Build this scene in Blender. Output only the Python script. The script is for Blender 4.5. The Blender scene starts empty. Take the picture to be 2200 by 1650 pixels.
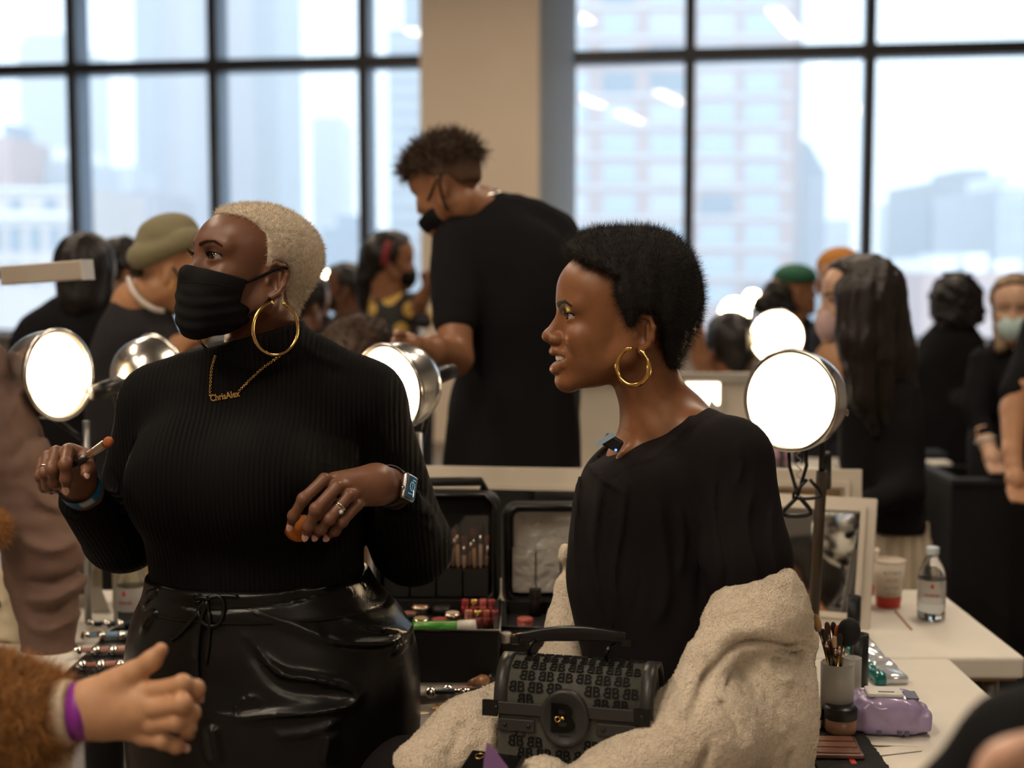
# Backstage make-up room: two women in the foreground, make-up stations, people and tall windows behind.
import bpy, bmesh, math, random
import numpy as np
from mathutils import Vector, Matrix, Euler
random.seed(7)
RNG = np.random.default_rng(11)
scene = bpy.context.scene
COL = scene.collection
PI = math.pi

# ------------------------------------------------------------------ camera
F, CX, CY, CAMZ = 3055.0, 1100.0, 825.0, 1.52
PITCH = math.atan(265.0 / F)
cam_data = bpy.data.cameras.new('camera')
cam = bpy.data.objects.new('camera', cam_data)
COL.objects.link(cam)
cam.location = (0, 0, CAMZ)
cam.rotation_euler = (PI / 2 - PITCH, 0, 0)
cam_data.sensor_width = 36.0
cam_data.lens = 36.0 * F / 2200.0
cam_data.clip_start = 0.05
cam_data.clip_end = 3000
cam_data.dof.use_dof = True
cam_data.dof.focus_distance = 2.2
cam_data.dof.aperture_fstop = 2.6
scene.camera = cam

# ------------------------------------------------------------------ view, world, lights
scene.view_settings.view_transform = 'Standard'
scene.view_settings.look = 'None'
scene.view_settings.exposure = 0.65
scene.view_settings.gamma = 1.0
scene.view_settings.use_curve_mapping = False
cy = scene.cycles
cy.use_denoising = True
cy.use_light_tree = False
cy.use_adaptive_sampling = True
cy.adaptive_threshold = 0.04
cy.adaptive_min_samples = 16
cy.max_bounces = 5
cy.diffuse_bounces = 2
cy.glossy_bounces = 2
cy.transmission_bounces = 4
cy.transparent_max_bounces = 10
cy.volume_bounces = 0
cy.sample_clamp_indirect = 4.0
cy.caustics_reflective = False
cy.caustics_refractive = False

world = bpy.data.worlds.new('overcast_sky')
scene.world = world
world.use_nodes = True
wn = world.node_tree
bg = wn.nodes['Background']
bg.inputs['Color'].default_value = (0.72, 0.865, 1.0, 1)      # even, overcast winter daylight
bg.inputs['Strength'].default_value = 2.75

WIN_SLOPE, WIN_Y = 0.163, 12.0                 # window wall: Y = WIN_Y - WIN_SLOPE * X
WIN_ANG = -math.atan(WIN_SLOPE)

def area_light(name, loc, rot, sx, sy, power, color, portal=False):
    ld = bpy.data.lights.new(name, 'AREA')
    ld.shape = 'RECTANGLE'
    ld.size, ld.size_y = sx, sy
    ld.energy = power
    ld.color = color
    if portal:
        ld.cycles.is_portal = True
    o = bpy.data.objects.new(name, ld)
    COL.objects.link(o)
    o.location = loc
    o.rotation_euler = rot
    return o

# daylight portals in the two window openings (they only guide sampling)
for xa, xb in ((-6.0, -0.72), (0.55, 5.6)):
    xm = (xa + xb) / 2
    area_light('window_portal', (xm, WIN_Y - WIN_SLOPE * xm - 0.12, 2.55), (PI / 2, 0, WIN_ANG + PI), (xb - xa), 3.4, 1, (1, 1, 1), True)

WARM = (1.0, 0.82, 0.62)
CEIL_POWER = 34.0
CEIL_LIGHTS = [(-2.6, -2.6), (1.6, -2.6), (-2.6, 0.4), (-1.2, 0.4), (-2.6, 3.6), (1.6, 3.6), (-2.6, 7.2), (1.6, 7.2), (-0.5, 8.9)]  # weighted to the left as face key; window-side one added to light the column

# ------------------------------------------------------------------ pixel -> world
_cp, _sp = math.cos(PITCH), math.sin(PITCH)
def P(px, py, Y):
    """world point seen at photo pixel (px,py), Y metres in front of the camera"""
    x = (px - CX) / F
    y = (CY - py) / F
    d = np.array([x, _cp + y * _sp, -_sp + y * _cp])
    t = Y / d[1]
    return np.array([d[0] * t, Y, CAMZ + d[2] * t])
def M(px, Y):
    return px * Y / F
def T(px, py, z):
    """world point seen at photo pixel (px,py) on the horizontal plane z"""
    x = (px - CX) / F
    y = (CY - py) / F
    d = np.array([x, _cp + y * _sp, -_sp + y * _cp])
    t = (z - CAMZ) / d[2]
    return np.array([d[0] * t, d[1] * t, z])

# ------------------------------------------------------------------ materials
MATS = {}
def mat(name, color=(0.5, 0.5, 0.5), rough=0.6, metal=0.0, spec=0.5, bump=None, var=0.0, var_scale=8.0, emit=None,
        sheen=0.0, coat=0.0, tint=False, trans=0.0, ior=1.45, wave=None, alpha=1.0, stretch=(1, 1, 1), sss=0.0):
    if name in MATS:
        return MATS[name]
    m = bpy.data.materials.new(name)
    m.use_nodes = True
    nt = m.node_tree
    b = nt.nodes['Principled BSDF']
    L = nt.links.new
    b.inputs['Base Color'].default_value = (*color, 1)
    b.inputs['Roughness'].default_value = rough
    b.inputs['Metallic'].default_value = metal
    b.inputs['Specular IOR Level'].default_value = spec
    b.inputs['IOR'].default_value = ior
    if coat:
        b.inputs['Coat Weight'].default_value = coat
        b.inputs['Coat Roughness'].default_value = 0.15
    if sheen:
        b.inputs['Sheen Weight'].default_value = sheen
        b.inputs['Sheen Roughness'].default_value = 0.5
    if trans:
        b.inputs['Transmission Weight'].default_value = trans
    if sss:
        b.inputs['Subsurface Weight'].default_value = sss
        b.inputs['Subsurface Radius'].default_value = (0.012, 0.005, 0.003)
        b.inputs['Subsurface Scale'].default_value = 1.0
    b.inputs['Alpha'].default_value = alpha
    tc = nt.nodes.new('ShaderNodeTexCoord')
    mp = nt.nodes.new('ShaderNodeMapping')
    mp.inputs['Scale'].default_value = stretch
    L(tc.outputs['Object'], mp.inputs['Vector'])
    vec = mp.outputs['Vector']
    colout = None
    if tint:
        at = nt.nodes.new('ShaderNodeAttribute')
        at.attribute_name = 'tint'
        colout = at.outputs['Color']
    if var > 0:
        n = nt.nodes.new('ShaderNodeTexNoise')
        n.inputs['Scale'].default_value = var_scale
        n.inputs['Detail'].default_value = 5
        L(vec, n.inputs['Vector'])
        mr = nt.nodes.new('ShaderNodeMapRange')
        mr.inputs['From Min'].default_value = 0.3
        mr.inputs['From Max'].default_value = 0.7
        mr.inputs['To Min'].default_value = 1 - var
        mr.inputs['To Max'].default_value = 1 + var
        L(n.outputs['Fac'], mr.inputs['Value'])
        mx = nt.nodes.new('ShaderNodeVectorMath')
        mx.operation = 'SCALE'
        if colout is not None:
            L(colout, mx.inputs[0])
        else:
            mx.inputs[0].default_value = color
        L(mr.outputs['Result'], mx.inputs['Scale'])
        colout = mx.outputs['Vector']
    if colout is not None:
        L(colout, b.inputs['Base Color'])
    if emit:
        b.inputs['Emission Color'].default_value = (*emit[:3], 1)
        b.inputs['Emission Strength'].default_value = emit[3]
    last = None
    if bump:
        sc, st, dist = bump
        n2 = nt.nodes.new('ShaderNodeTexNoise')
        n2.inputs['Scale'].default_value = sc
        n2.inputs['Detail'].default_value = 4
        L(vec, n2.inputs['Vector'])
        bp = nt.nodes.new('ShaderNodeBump')
        bp.inputs['Strength'].default_value = st
        bp.inputs['Distance'].default_value = dist
        L(n2.outputs['Fac'], bp.inputs['Height'])
        last = bp.outputs['Normal']
    if wave:
        direction, sc, st, dist = wave
        w = nt.nodes.new('ShaderNodeTexWave')
        w.bands_direction = direction
        w.inputs['Scale'].default_value = sc
        w.inputs['Distortion'].default_value = 0.6
        w.inputs['Detail'].default_value = 1
        w.inputs['Detail Scale'].default_value = 0.3
        L(vec, w.inputs['Vector'])
        bp = nt.nodes.new('ShaderNodeBump')
        bp.inputs['Strength'].default_value = st
        bp.inputs['Distance'].default_value = dist
        L(w.outputs['Fac'], bp.inputs['Height'])
        if last is not None:
            L(last, bp.inputs['Normal'])
        last = bp.outputs['Normal']
    if last is not None:
        L(last, b.inputs['Normal'])
    MATS[name] = m
    return m

def glass_pane_mat(name, tint=(0.97, 0.985, 1.0), refl=0.05):
    m = bpy.data.materials.new(name)
    m.use_nodes = True
    nt = m.node_tree
    nt.nodes.remove(nt.nodes['Principled BSDF'])
    out = nt.nodes['Material Output']
    t = nt.nodes.new('ShaderNodeBsdfTransparent')
    t.inputs['Color'].default_value = (*tint, 1)
    g = nt.nodes.new('ShaderNodeBsdfGlossy')
    g.inputs['Roughness'].default_value = 0.02
    mx = nt.nodes.new('ShaderNodeMixShader')
    mx.inputs[0].default_value = refl
    nt.links.new(t.outputs[0], mx.inputs[1])
    nt.links.new(g.outputs[0], mx.inputs[2])
    nt.links.new(mx.outputs[0], out.inputs['Surface'])
    MATS[name] = m
    return m

# ------------------------------------------------------------------ objects
ORG = {}          # object -> world origin that its vertices are relative to
def thing(name, label, cat, loc=(0, 0, 0), group=None):
    o = bpy.data.objects.new(name, None)
    o.empty_display_size = 0.05
    COL.objects.link(o)
    o.location = tuple(float(v) for v in loc)
    ORG[o] = np.array(loc, float)
    tag(o, label, cat, group)
    return o
def tag(o, label, cat=None, group=None):
    o['label'] = label
    if cat:
        o['category'] = cat
    if group:
        o['group'] = group
    return o
def mesh_np(name, verts, faces, smooth=True, tint=None):
    me = bpy.data.meshes.new(name)
    verts = np.asarray(verts, np.float32)
    if isinstance(faces, np.ndarray):
        k = faces.shape[1]
        me.vertices.add(len(verts))
        me.vertices.foreach_set('co', verts.ravel())
        me.loops.add(faces.size)
        me.loops.foreach_set('vertex_index', faces.astype(np.int32).ravel())
        me.polygons.add(len(faces))
        me.polygons.foreach_set('loop_start', np.arange(0, faces.size, k, dtype=np.int32))
        me.update(calc_edges=True)
    else:
        me.from_pydata([tuple(map(float, v)) for v in verts], [], [list(map(int, f)) for f in faces])
        me.update()
    if smooth:
        me.polygons.foreach_set('use_smooth', np.ones(len(me.polygons), bool))
    if tint is not None:
        ca = me.color_attributes.new('tint', 'FLOAT_COLOR', 'POINT')
        c = np.ones((len(verts), 4), np.float32)
        c[:, :3] = tint
        ca.data.foreach_set('color', c.ravel())
    return me
def link(name, me, m, parent=None, label=None):
    o = bpy.data.objects.new(name, me)
    if m is not None and not me.materials:
        me.materials.append(m)
    COL.objects.link(o)
    if parent is not None:
        o.parent = parent
    if label:
        o['label'] = label
    return o
def mk(name, verts, faces, m, parent=None, smooth=True, tint=None, label=None):
    """mesh object from world coordinates; stored relative to its thing's origin"""
    verts = np.asarray(verts, float)
    org = ORG[parent] if parent is not None else np.zeros(3)
    me = mesh_np(name, verts - org, faces, smooth, tint)
    o = link(name, me, m, parent, label)
    ORG[o] = org
    return o
def mk_at(name, verts, faces, m, loc, smooth=True, tint=None):
    """top-level one-mesh thing whose origin is loc"""
    loc = np.asarray(loc, float)
    me = mesh_np(name, np.asarray(verts, float) - loc, faces, smooth, tint)
    o = link(name, me, m)
    o.location = tuple(loc)
    ORG[o] = loc
    return o
def struct(o):
    o['kind'] = 'structure'
    return o
def copy_tree(o, parent=None):
    c = o.copy()
    COL.objects.link(c)
    c.parent = parent
    for ch in list(o.children):
        copy_tree(ch, c)
    return c
def bevel(o, w=0.004, seg=2):
    md = o.modifiers.new('bevel', 'BEVEL')
    md.width = w
    md.segments = seg
    md.limit_method = 'ANGLE'
    return o

# ------------------------------------------------------------------ shape builders (verts, faces)
def Rz(a):
    c, s = math.cos(a), math.sin(a)
    return np.array([[c, -s, 0], [s, c, 0], [0, 0, 1.0]])
def Rx(a):
    c, s = math.cos(a), math.sin(a)
    return np.array([[1.0, 0, 0], [0, c, -s], [0, s, c]])
def Ry(a):
    c, s = math.cos(a), math.sin(a)
    return np.array([[c, 0, s], [0, 1.0, 0], [-s, 0, c]])
def merge(*parts):
    V, Fc, n = [], [], 0
    for v, f in parts:
        v = np.asarray(v, float)
        V.append(v)
        Fc += [[int(i) + n for i in q] for q in f]
        n += len(v)
    return np.concatenate(V), Fc
def xform(vf, R=None, t=(0, 0, 0), s=1.0):
    v, f = vf
    v = np.asarray(v, float) * s
    if R is not None:
        v = v @ np.asarray(R).T
    return v + np.asarray(t, float), f
BOXF = [(0, 1, 3, 2), (4, 6, 7, 5), (0, 4, 5, 1), (2, 3, 7, 6), (0, 2, 6, 4), (1, 5, 7, 3)]
def box(lo, hi):
    v = [(x, y, z) for x in (lo[0], hi[0]) for y in (lo[1], hi[1]) for z in (lo[2], hi[2])]
    return np.array(v, float), [list(f) for f in BOXF]
def cbox(c, s):
    c, s = np.array(c, float), np.array(s, float) / 2
    return box(c - s, c + s)
def lathe(profile, n=32, axis='z', cap=False):
    """revolve (r, h) profile about +z"""
    V, Fc = [], []
    k = len(profile)
    for i in range(n):
        a = 2 * PI * i / n
        for r, h in profile:
            V.append((r * math.cos(a), r * math.sin(a), h))
    for i in range(n):
        j = (i + 1) % n
        for q in range(k - 1):
            Fc.append([i * k + q, j * k + q, j * k + q + 1, i * k + q + 1])
    if cap:
        Fc.append([i * k for i in range(n)][::-1])
        Fc.append([i * k + k - 1 for i in range(n)])
    return np.array(V), Fc
def frame_from(d, up=(0, 0, 1)):
    d = np.asarray(d, float); d = d / np.linalg.norm(d)
    u = np.asarray(up, float)
    if abs(np.dot(d, u)) > 0.98:
        u = np.array([1.0, 0, 0])
    x = np.cross(u, d); x /= np.linalg.norm(x)
    y = np.cross(d, x)
    return np.stack([x, y, d], 1)          # local z -> d
def tube(pts, r, n=10, closed=False, flat=1.0):
    pts = np.asarray(pts, float)
    m = len(pts)
    rr = np.broadcast_to(np.asarray(r, float), (m,))
    V, Fc = [], []
    up = None
    for i in range(m):
        if closed:
            d = pts[(i + 1) % m] - pts[i - 1]
        else:
            d = pts[min(i + 1, m - 1)] - pts[max(i - 1, 0)]
        d = d / (np.linalg.norm(d) + 1e-12)
        if up is None:
            up = np.array([0, 0, 1.0]) if abs(d[2]) < 0.9 else np.array([1.0, 0, 0])
        x = np.cross(up, d); x /= np.linalg.norm(x) + 1e-12
        y = np.cross(d, x)
        up = y
        for j in range(n):
            a = 2 * PI * j / n
            V.append(pts[i] + rr[i] * (math.cos(a) * x + flat * math.sin(a) * y))
    for i in range(m if closed else m - 1):
        k = (i + 1) % m
        for j in range(n):
            l = (j + 1) % n
            Fc.append([i * n + j, i * n + l, k * n + l, k * n + j])
    if not closed:
        Fc.append(list(range(n))[::-1])
        Fc.append([(m - 1) * n + j for j in range(n)])
    return np.array(V), Fc
def cyl(a, b, r1, r2=None, n=16):
    r2 = r1 if r2 is None else r2
    return tube([a, b], [r1, r2], n)
def sphere(c, r, nu=20, nv=12, R=None):
    r = np.broadcast_to(np.asarray(r, float), (3,))
    V = [(0, 0, 1)]
    for i in range(1, nv):
        t = PI * i / nv
        for j in range(nu):
            a = 2 * PI * j / nu
            V.append((math.sin(t) * math.cos(a), math.sin(t) * math.sin(a), math.cos(t)))
    V.append((0, 0, -1))
    Fc = [[0, 1 + j, 1 + (j + 1) % nu] for j in range(nu)]
    for i in range(nv - 2):
        for j in range(nu):
            l = (j + 1) % nu
            Fc.append([1 + i * nu + j, 1 + (i + 1) * nu + j, 1 + (i + 1) * nu + l, 1 + i * nu + l])
    b = 1 + (nv - 2) * nu
    Fc += [[len(V) - 1, b + (j + 1) % nu, b + j] for j in range(nu)]
    V = np.array(V) * r
    if R is not None:
        V = V @ np.asarray(R).T
    return V + np.asarray(c, float), Fc
def smooth_path(pts, n=8):
    """Catmull-Rom through pts"""
    p = np.asarray(pts, float)
    p = np.concatenate([[2 * p[0] - p[1]], p, [2 * p[-1] - p[-2]]])
    out = []
    for i in range(1, len(p) - 2):
        for k in range(n):
            t = k / n
            out.append(0.5 * ((2 * p[i]) + (-p[i - 1] + p[i + 1]) * t + (2 * p[i - 1] - 5 * p[i] + 4 * p[i + 1] - p[i + 2]) * t * t
                              + (-p[i - 1] + 3 * p[i] - 3 * p[i + 1] + p[i + 2]) * t ** 3))
    out.append(p[-2])
    return np.array(out)
def prism(poly, t):
    """extrude 2-D polygon (x,z) by thickness t along y, centred"""
    n = len(poly)
    V = [(x, -t / 2, z) for x, z in poly] + [(x, t / 2, z) for x, z in poly]
    Fc = [list(range(n)), list(range(2 * n - 1, n - 1, -1))]
    for i in range(n):
        j = (i + 1) % n
        Fc.append([j, i, n + i, n + j])
    return np.array(V, float), Fc
def text_vf(s, size=1.0, extrude=0.02, bold=0.0):
    """mesh of lettering in the local xz plane, reading along +x, facing -y; centred"""
    cu = bpy.data.curves.new('lettering', 'FONT')
    cu.body = s
    cu.size = size
    cu.extrude = extrude
    cu.offset = bold
    cu.resolution_u = 3
    cu.align_x = 'CENTER'
    cu.align_y = 'CENTER'
    o = bpy.data.objects.new('lettering', cu)
    COL.objects.link(o)
    bpy.context.view_layer.update()
    dg = bpy.context.evaluated_depsgraph_get()
    me = o.evaluated_get(dg).to_mesh()
    v = np.array([tuple(q.co) for q in me.vertices])
    f = [list(pl.vertices) for pl in me.polygons]
    o.evaluated_get(dg).to_mesh_clear()
    bpy.data.objects.remove(o)
    bpy.data.curves.remove(cu)
    v = np.stack([v[:, 0], -v[:, 2], v[:, 1]], 1)
    return v, f
# ------------------------------------------------------------------ implicit modelling
f32 = np.float32
class Prim:
    def __init__(s, fn, lo, hi):
        s.fn, s.lo, s.hi = fn, np.asarray(lo, float), np.asarray(hi, float)
def rc(a, b, r1, r2=None):
    a, b = np.asarray(a, float), np.asarray(b, float)
    r2 = r1 if r2 is None else r2
    ab = b - a; L2 = float(ab @ ab) + 1e-12
    a32, ab32 = a.astype(f32), ab.astype(f32)
    def fn(p):
        q = p - a32
        t = np.clip((q @ ab32) / f32(L2), 0, 1)
        q = q - t[:, None] * ab32
        return np.sqrt(np.einsum('ij,ij->i', q, q)) - (f32(r1) + f32(r2 - r1) * t)
    r = max(r1, r2)
    return Prim(fn, np.minimum(a, b) - r, np.maximum(a, b) + r)
def chain(pts, rads):
    return [rc(pts[i], pts[i + 1], rads[i], rads[i + 1]) for i in range(len(pts) - 1)]
def el(c, r, R=None):
    c = np.asarray(c, float); r = np.broadcast_to(np.asarray(r, float), (3,))
    c32, r32 = c.astype(f32), r.astype(f32)
    R32 = None if R is None else np.asarray(R).astype(f32)
    def fn(p):
        q = p - c32
        if R32 is not None:
            q = q @ R32
        q1 = q / r32
        k0 = np.sqrt(np.einsum('ij,ij->i', q1, q1))
        q2 = q1 / r32
        k1 = np.sqrt(np.einsum('ij,ij->i', q2, q2))
        return k0 * (k0 - 1) / (k1 + f32(1e-9))
    e = r if R is None else np.sqrt(((np.asarray(R) * r) ** 2).sum(1))
    return Prim(fn, c - e, c + e)
def bx(c, half, rad=0.005, R=None):
    c = np.asarray(c, float); half = np.asarray(half, float)
    c32, h32 = c.astype(f32), (half - rad).astype(f32)
    R32 = None if R is None else np.asarray(R).astype(f32)
    def fn(p):
        q = p - c32
        if R32 is not None:
            q = q @ R32
        q = np.abs(q) - h32
        o = np.maximum(q, 0)
        return np.sqrt(np.einsum('ij,ij->i', o, o)) + np.minimum(q.max(1), 0) - f32(rad)
    e = half if R is None else np.abs(np.asarray(R)) @ half
    return Prim(fn, c - e, c + e)
def loft(rows, n=2.3, cap=0.02):
    """rows: (z, xc, yc, half_x, half_y[, shear]) -> vertical body of super-elliptic slices"""
    A = np.array(sorted(rows), float)
    z = A[:, 0]
    zz = np.linspace(z[0], z[-1], 160)
    sm = []
    for k in range(1, A.shape[1]):
        v = np.interp(zz, z, A[:, k])
        w = max(3, int(160 / len(z) * 0.8)) | 1
        vp = np.pad(v, w // 2, mode='edge')
        sm.append(np.convolve(vp, np.ones(w) / w, 'valid'))
    xc, yc, ha, hb = sm[:4]
    def fn(p):
        pz = p[:, 2]
        cx_, cy_ = np.interp(pz, zz, xc).astype(f32), np.interp(pz, zz, yc).astype(f32)
        a, b = np.interp(pz, zz, ha).astype(f32), np.interp(pz, zz, hb).astype(f32)
        dx, dy = np.abs(p[:, 0] - cx_) / a, np.abs(p[:, 1] - cy_) / b
        k0 = (dx ** n + dy ** n + f32(1e-12)) ** f32(1 / n)
        g = np.sqrt((dx / a) ** 2 + (dy / b) ** 2) / np.sqrt(dx * dx + dy * dy + f32(1e-12))
        d = (k0 - 1) / (g + f32(1e-6))
        e = np.maximum(pz - z[-1], z[0] - pz).astype(f32)
        k = f32(cap)
        h = np.clip(0.5 - 0.5 * (e - d) / k, 0, 1)
        return e + (d - e) * h + k * h * (1 - h)
    lo = (np.min(xc - ha), np.min(yc - hb), z[0]); hi = (np.max(xc + ha), np.max(yc + hb), z[-1])
    return Prim(fn, lo, hi)
def poly2(poly, ax=(0, 2)):
    """signed distance to a polygon in the plane of two axes, extruded along the third"""
    V = np.asarray(poly, float).astype(f32)
    def fn(p):
        q = p[:, list(ax)]
        d = np.full(len(q), 1e9, f32)
        s = np.zeros(len(q), bool)
        n = len(V)
        for i in range(n):
            a, b = V[i], V[(i + 1) % n]
            e = b - a
            w = q - a
            t = np.clip((w @ e) / (e @ e + f32(1e-12)), 0, 1)
            r = w - t[:, None] * e
            d = np.minimum(d, np.einsum('ij,ij->i', r, r))
            c = (a[1] > q[:, 1]) != (b[1] > q[:, 1])
            xi = (b[0] - a[0]) * (q[:, 1] - a[1]) / (b[1] - a[1] + f32(1e-12)) + a[0]
            s ^= c & (q[:, 0] < xi)
        d = np.sqrt(d)
        return np.where(s, -d, d)
    return Prim(fn, (-9,) * 3, (9,) * 3)
def fnprim(fn):
    return Prim(fn, (-9,) * 3, (9,) * 3)
def smin(a, b, k):
    if k <= 0:
        return np.minimum(a, b)
    h = np.clip(0.5 + 0.5 * (b - a) / f32(k), 0, 1)
    return b + (a - b) * h - f32(k) * h * (1 - h)
class Field:
    def __init__(s, k=0.01):
        s.ops, s.k = [], k
    def add(s, *prims, k=None):
        for p in prims:
            for q in (p if isinstance(p, list) else [p]):
                s.ops.append(('u', q, s.k if k is None else k))
        return s
    def sub(s, *prims, k=0.003):
        for q in prims:
            s.ops.append(('s', q, k))
        return s
    def inter(s, *prims, k=0.003):
        for q in prims:
            s.ops.append(('i', q, k))
        return s
    def disp(s, fn):
        s.ops.append(('d', fn, 0))
        return s
    def bounds(s):
        lo = np.min([o[1].lo for o in s.ops if o[0] == 'u'], 0)
        hi = np.max([o[1].hi for o in s.ops if o[0] == 'u'], 0)
        return lo, hi
    def eval(s, p, prune=None):
        d = np.full(len(p), 1.0, f32)
        for op, q, k in s.ops:
            if op == 'd':
                near = np.abs(d) < 0.06 if prune is not None else slice(None)
                d[near] = d[near] + q(p[near]).astype(f32)
                continue
            if prune is not None and op in ('u', 's'):
                m = prune + k
                near = np.all((p > (q.lo - m).astype(f32)) & (p < (q.hi + m).astype(f32)), 1)
                if not near.any():
                    continue
                v = q.fn(p[near], prune) if hasattr(q, 'grp') else q.fn(p[near])
                dn = d[near]
            else:
                near = slice(None)
                v = q.fn(p)
                dn = d
            if op == 'u':
                d[near] = smin(dn, v, k)
            elif op == 's':
                d[near] = -smin(-dn, v, k)
            else:
                d[near] = -smin(-dn, -v, k)
        return d
def group(field, c, R, s=1.0):
    """a field moved by rotation R, scale s and translation c"""
    c32, R32 = np.asarray(c).astype(f32), np.asarray(R).astype(f32)
    lo, hi = field.bounds()
    cs = np.array([(x, y, z) for x in (lo[0], hi[0]) for y in (lo[1], hi[1]) for z in (lo[2], hi[2])])
    w = cs @ np.asarray(R).T * s + np.asarray(c)
    def fn(p, prune=0.05):
        return field.eval(((p - c32) @ R32) / f32(s), prune=prune) * f32(s)
    g = Prim(fn, w.min(0), w.max(0))
    g.grp = True
    return g
CORN = np.array([(0, 0, 0), (1, 0, 0), (0, 1, 0), (1, 1, 0), (0, 0, 1), (1, 0, 1), (0, 1, 1), (1, 1, 1)])
EDG = [(0, 1), (2, 3), (4, 5), (6, 7), (0, 2), (1, 3), (4, 6), (5, 7), (0, 4), (1, 5), (2, 6), (3, 7)]
def polygonize(field, h, lo=None, hi=None, pad=None):
    blo, bhi = field.bounds()
    pad = 3 * h + 0.012 if pad is None else pad
    lo = blo - pad if lo is None else np.maximum(np.asarray(lo, float), blo - pad)
    hi = bhi + pad if hi is None else np.minimum(np.asarray(hi, float), bhi + pad)
    B = 6
    nb = np.maximum(1, np.ceil((hi - lo) / (h * B)).astype(int))
    n = nb * B
    bc = np.stack(np.meshgrid(*[np.arange(k) for k in nb], indexing='ij'), -1).reshape(-1, 3)
    cen = (lo + (bc + 0.5) * B * h).astype(f32)
    dc = field.eval(cen)
    act = np.abs(dc) < B * h * 1.25 + 0.006
    D = np.repeat(np.repeat(np.repeat(np.where(dc < 0, f32(-1), f32(1)).reshape(nb), B, 0), B, 1), B, 2)
    off = np.stack(np.meshgrid(*[np.arange(B)] * 3, indexing='ij'), -1).reshape(-1, 3)
    ab = bc[act]
    for s in range(0, len(ab), 4000):
        idx = (ab[s:s + 4000, None, :] * B + off[None]).reshape(-1, 3)
        pts = (lo + (idx + 0.5) * h).astype(f32)
        D[idx[:, 0], idx[:, 1], idx[:, 2]] = field.eval(pts, prune=4 * h + 0.006)
    org = lo + 0.5 * h
    ins = D < 0
    cnt = np.zeros(tuple(n - 1), np.int8)
    for c in CORN:
        cnt += ins[c[0]:n[0] - 1 + c[0], c[1]:n[1] - 1 + c[1], c[2]:n[2] - 1 + c[2]]
    cell = np.argwhere((cnt > 0) & (cnt < 8))
    if len(cell) == 0:
        return np.zeros((0, 3)), np.zeros((0, 4), int)
    vals = np.stack([D[cell[:, 0] + c[0], cell[:, 1] + c[1], cell[:, 2] + c[2]] for c in CORN], 1)
    acc = np.zeros((len(cell), 3)); num = np.zeros(len(cell))
    for i, j in EDG:
        m = (vals[:, i] < 0) != (vals[:, j] < 0)
        t = vals[m, i] / (vals[m, i] - vals[m, j])
        acc[m] += CORN[i] + t[:, None] * (CORN[j] - CORN[i])
        num[m] += 1
    V = org + (cell + acc / num[:, None]) * h
    ix = np.full(tuple(n - 1), -1, np.int32)
    ix[cell[:, 0], cell[:, 1], cell[:, 2]] = np.arange(len(cell))
    Q = []
    for ax in range(3):
        u, w = [(1, 2), (2, 0), (0, 1)][ax]
        s0 = [slice(1, -1)] * 3; s1 = [slice(1, -1)] * 3
        s0[ax] = slice(0, n[ax] - 1); s1[ax] = slice(1, n[ax])
        a, b = ins[tuple(s0)], ins[tuple(s1)]
        e = np.argwhere(a != b)
        fl = a[e[:, 0], e[:, 1], e[:, 2]]
        e = e + 1; e[:, ax] -= 1
        def at(du, dw):
            c = e.copy(); c[:, u] += du; c[:, w] += dw
            return ix[c[:, 0], c[:, 1], c[:, 2]]
        q = np.stack([at(-1, -1), at(0, -1), at(0, 0), at(-1, 0)], 1)
        q[~fl] = q[~fl][:, ::-1]
        Q.append(q)
    Q = np.concatenate(Q)
    Q = Q[(Q >= 0).all(1)]
    return V, Q
def vnormals(V, Q):
    n = np.zeros_like(V)
    fn = np.cross(V[Q[:, 2]] - V[Q[:, 0]], V[Q[:, 3]] - V[Q[:, 1]])
    for k in range(4):
        np.add.at(n, Q[:, k], fn)
    return n / (np.linalg.norm(n, axis=1, keepdims=True) + 1e-12)
def vnoise(p, s, seed=0):
    """cheap smooth noise in about -1..1 from a few warped sine waves"""
    r = np.random.default_rng(seed)
    q = p * s
    out = np.zeros(len(p), np.float32)
    for i in range(5):
        d = r.normal(size=3); d /= np.linalg.norm(d)
        e = r.normal(size=3); e /= np.linalg.norm(e)
        f = 1 + 0.55 * i
        out += np.sin((q @ d) * f + 1.7 * np.sin((q @ e) * f * 0.7 + r.uniform(0, 6)) + r.uniform(0, 6)) / f ** 0.7
    return out / 2.4
def join_np(parts):
    V, Q, n = [], [], 0
    for v, q in parts:
        V.append(v); Q.append(q + n); n += len(v)
    return np.concatenate(V), np.concatenate(Q)
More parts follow.
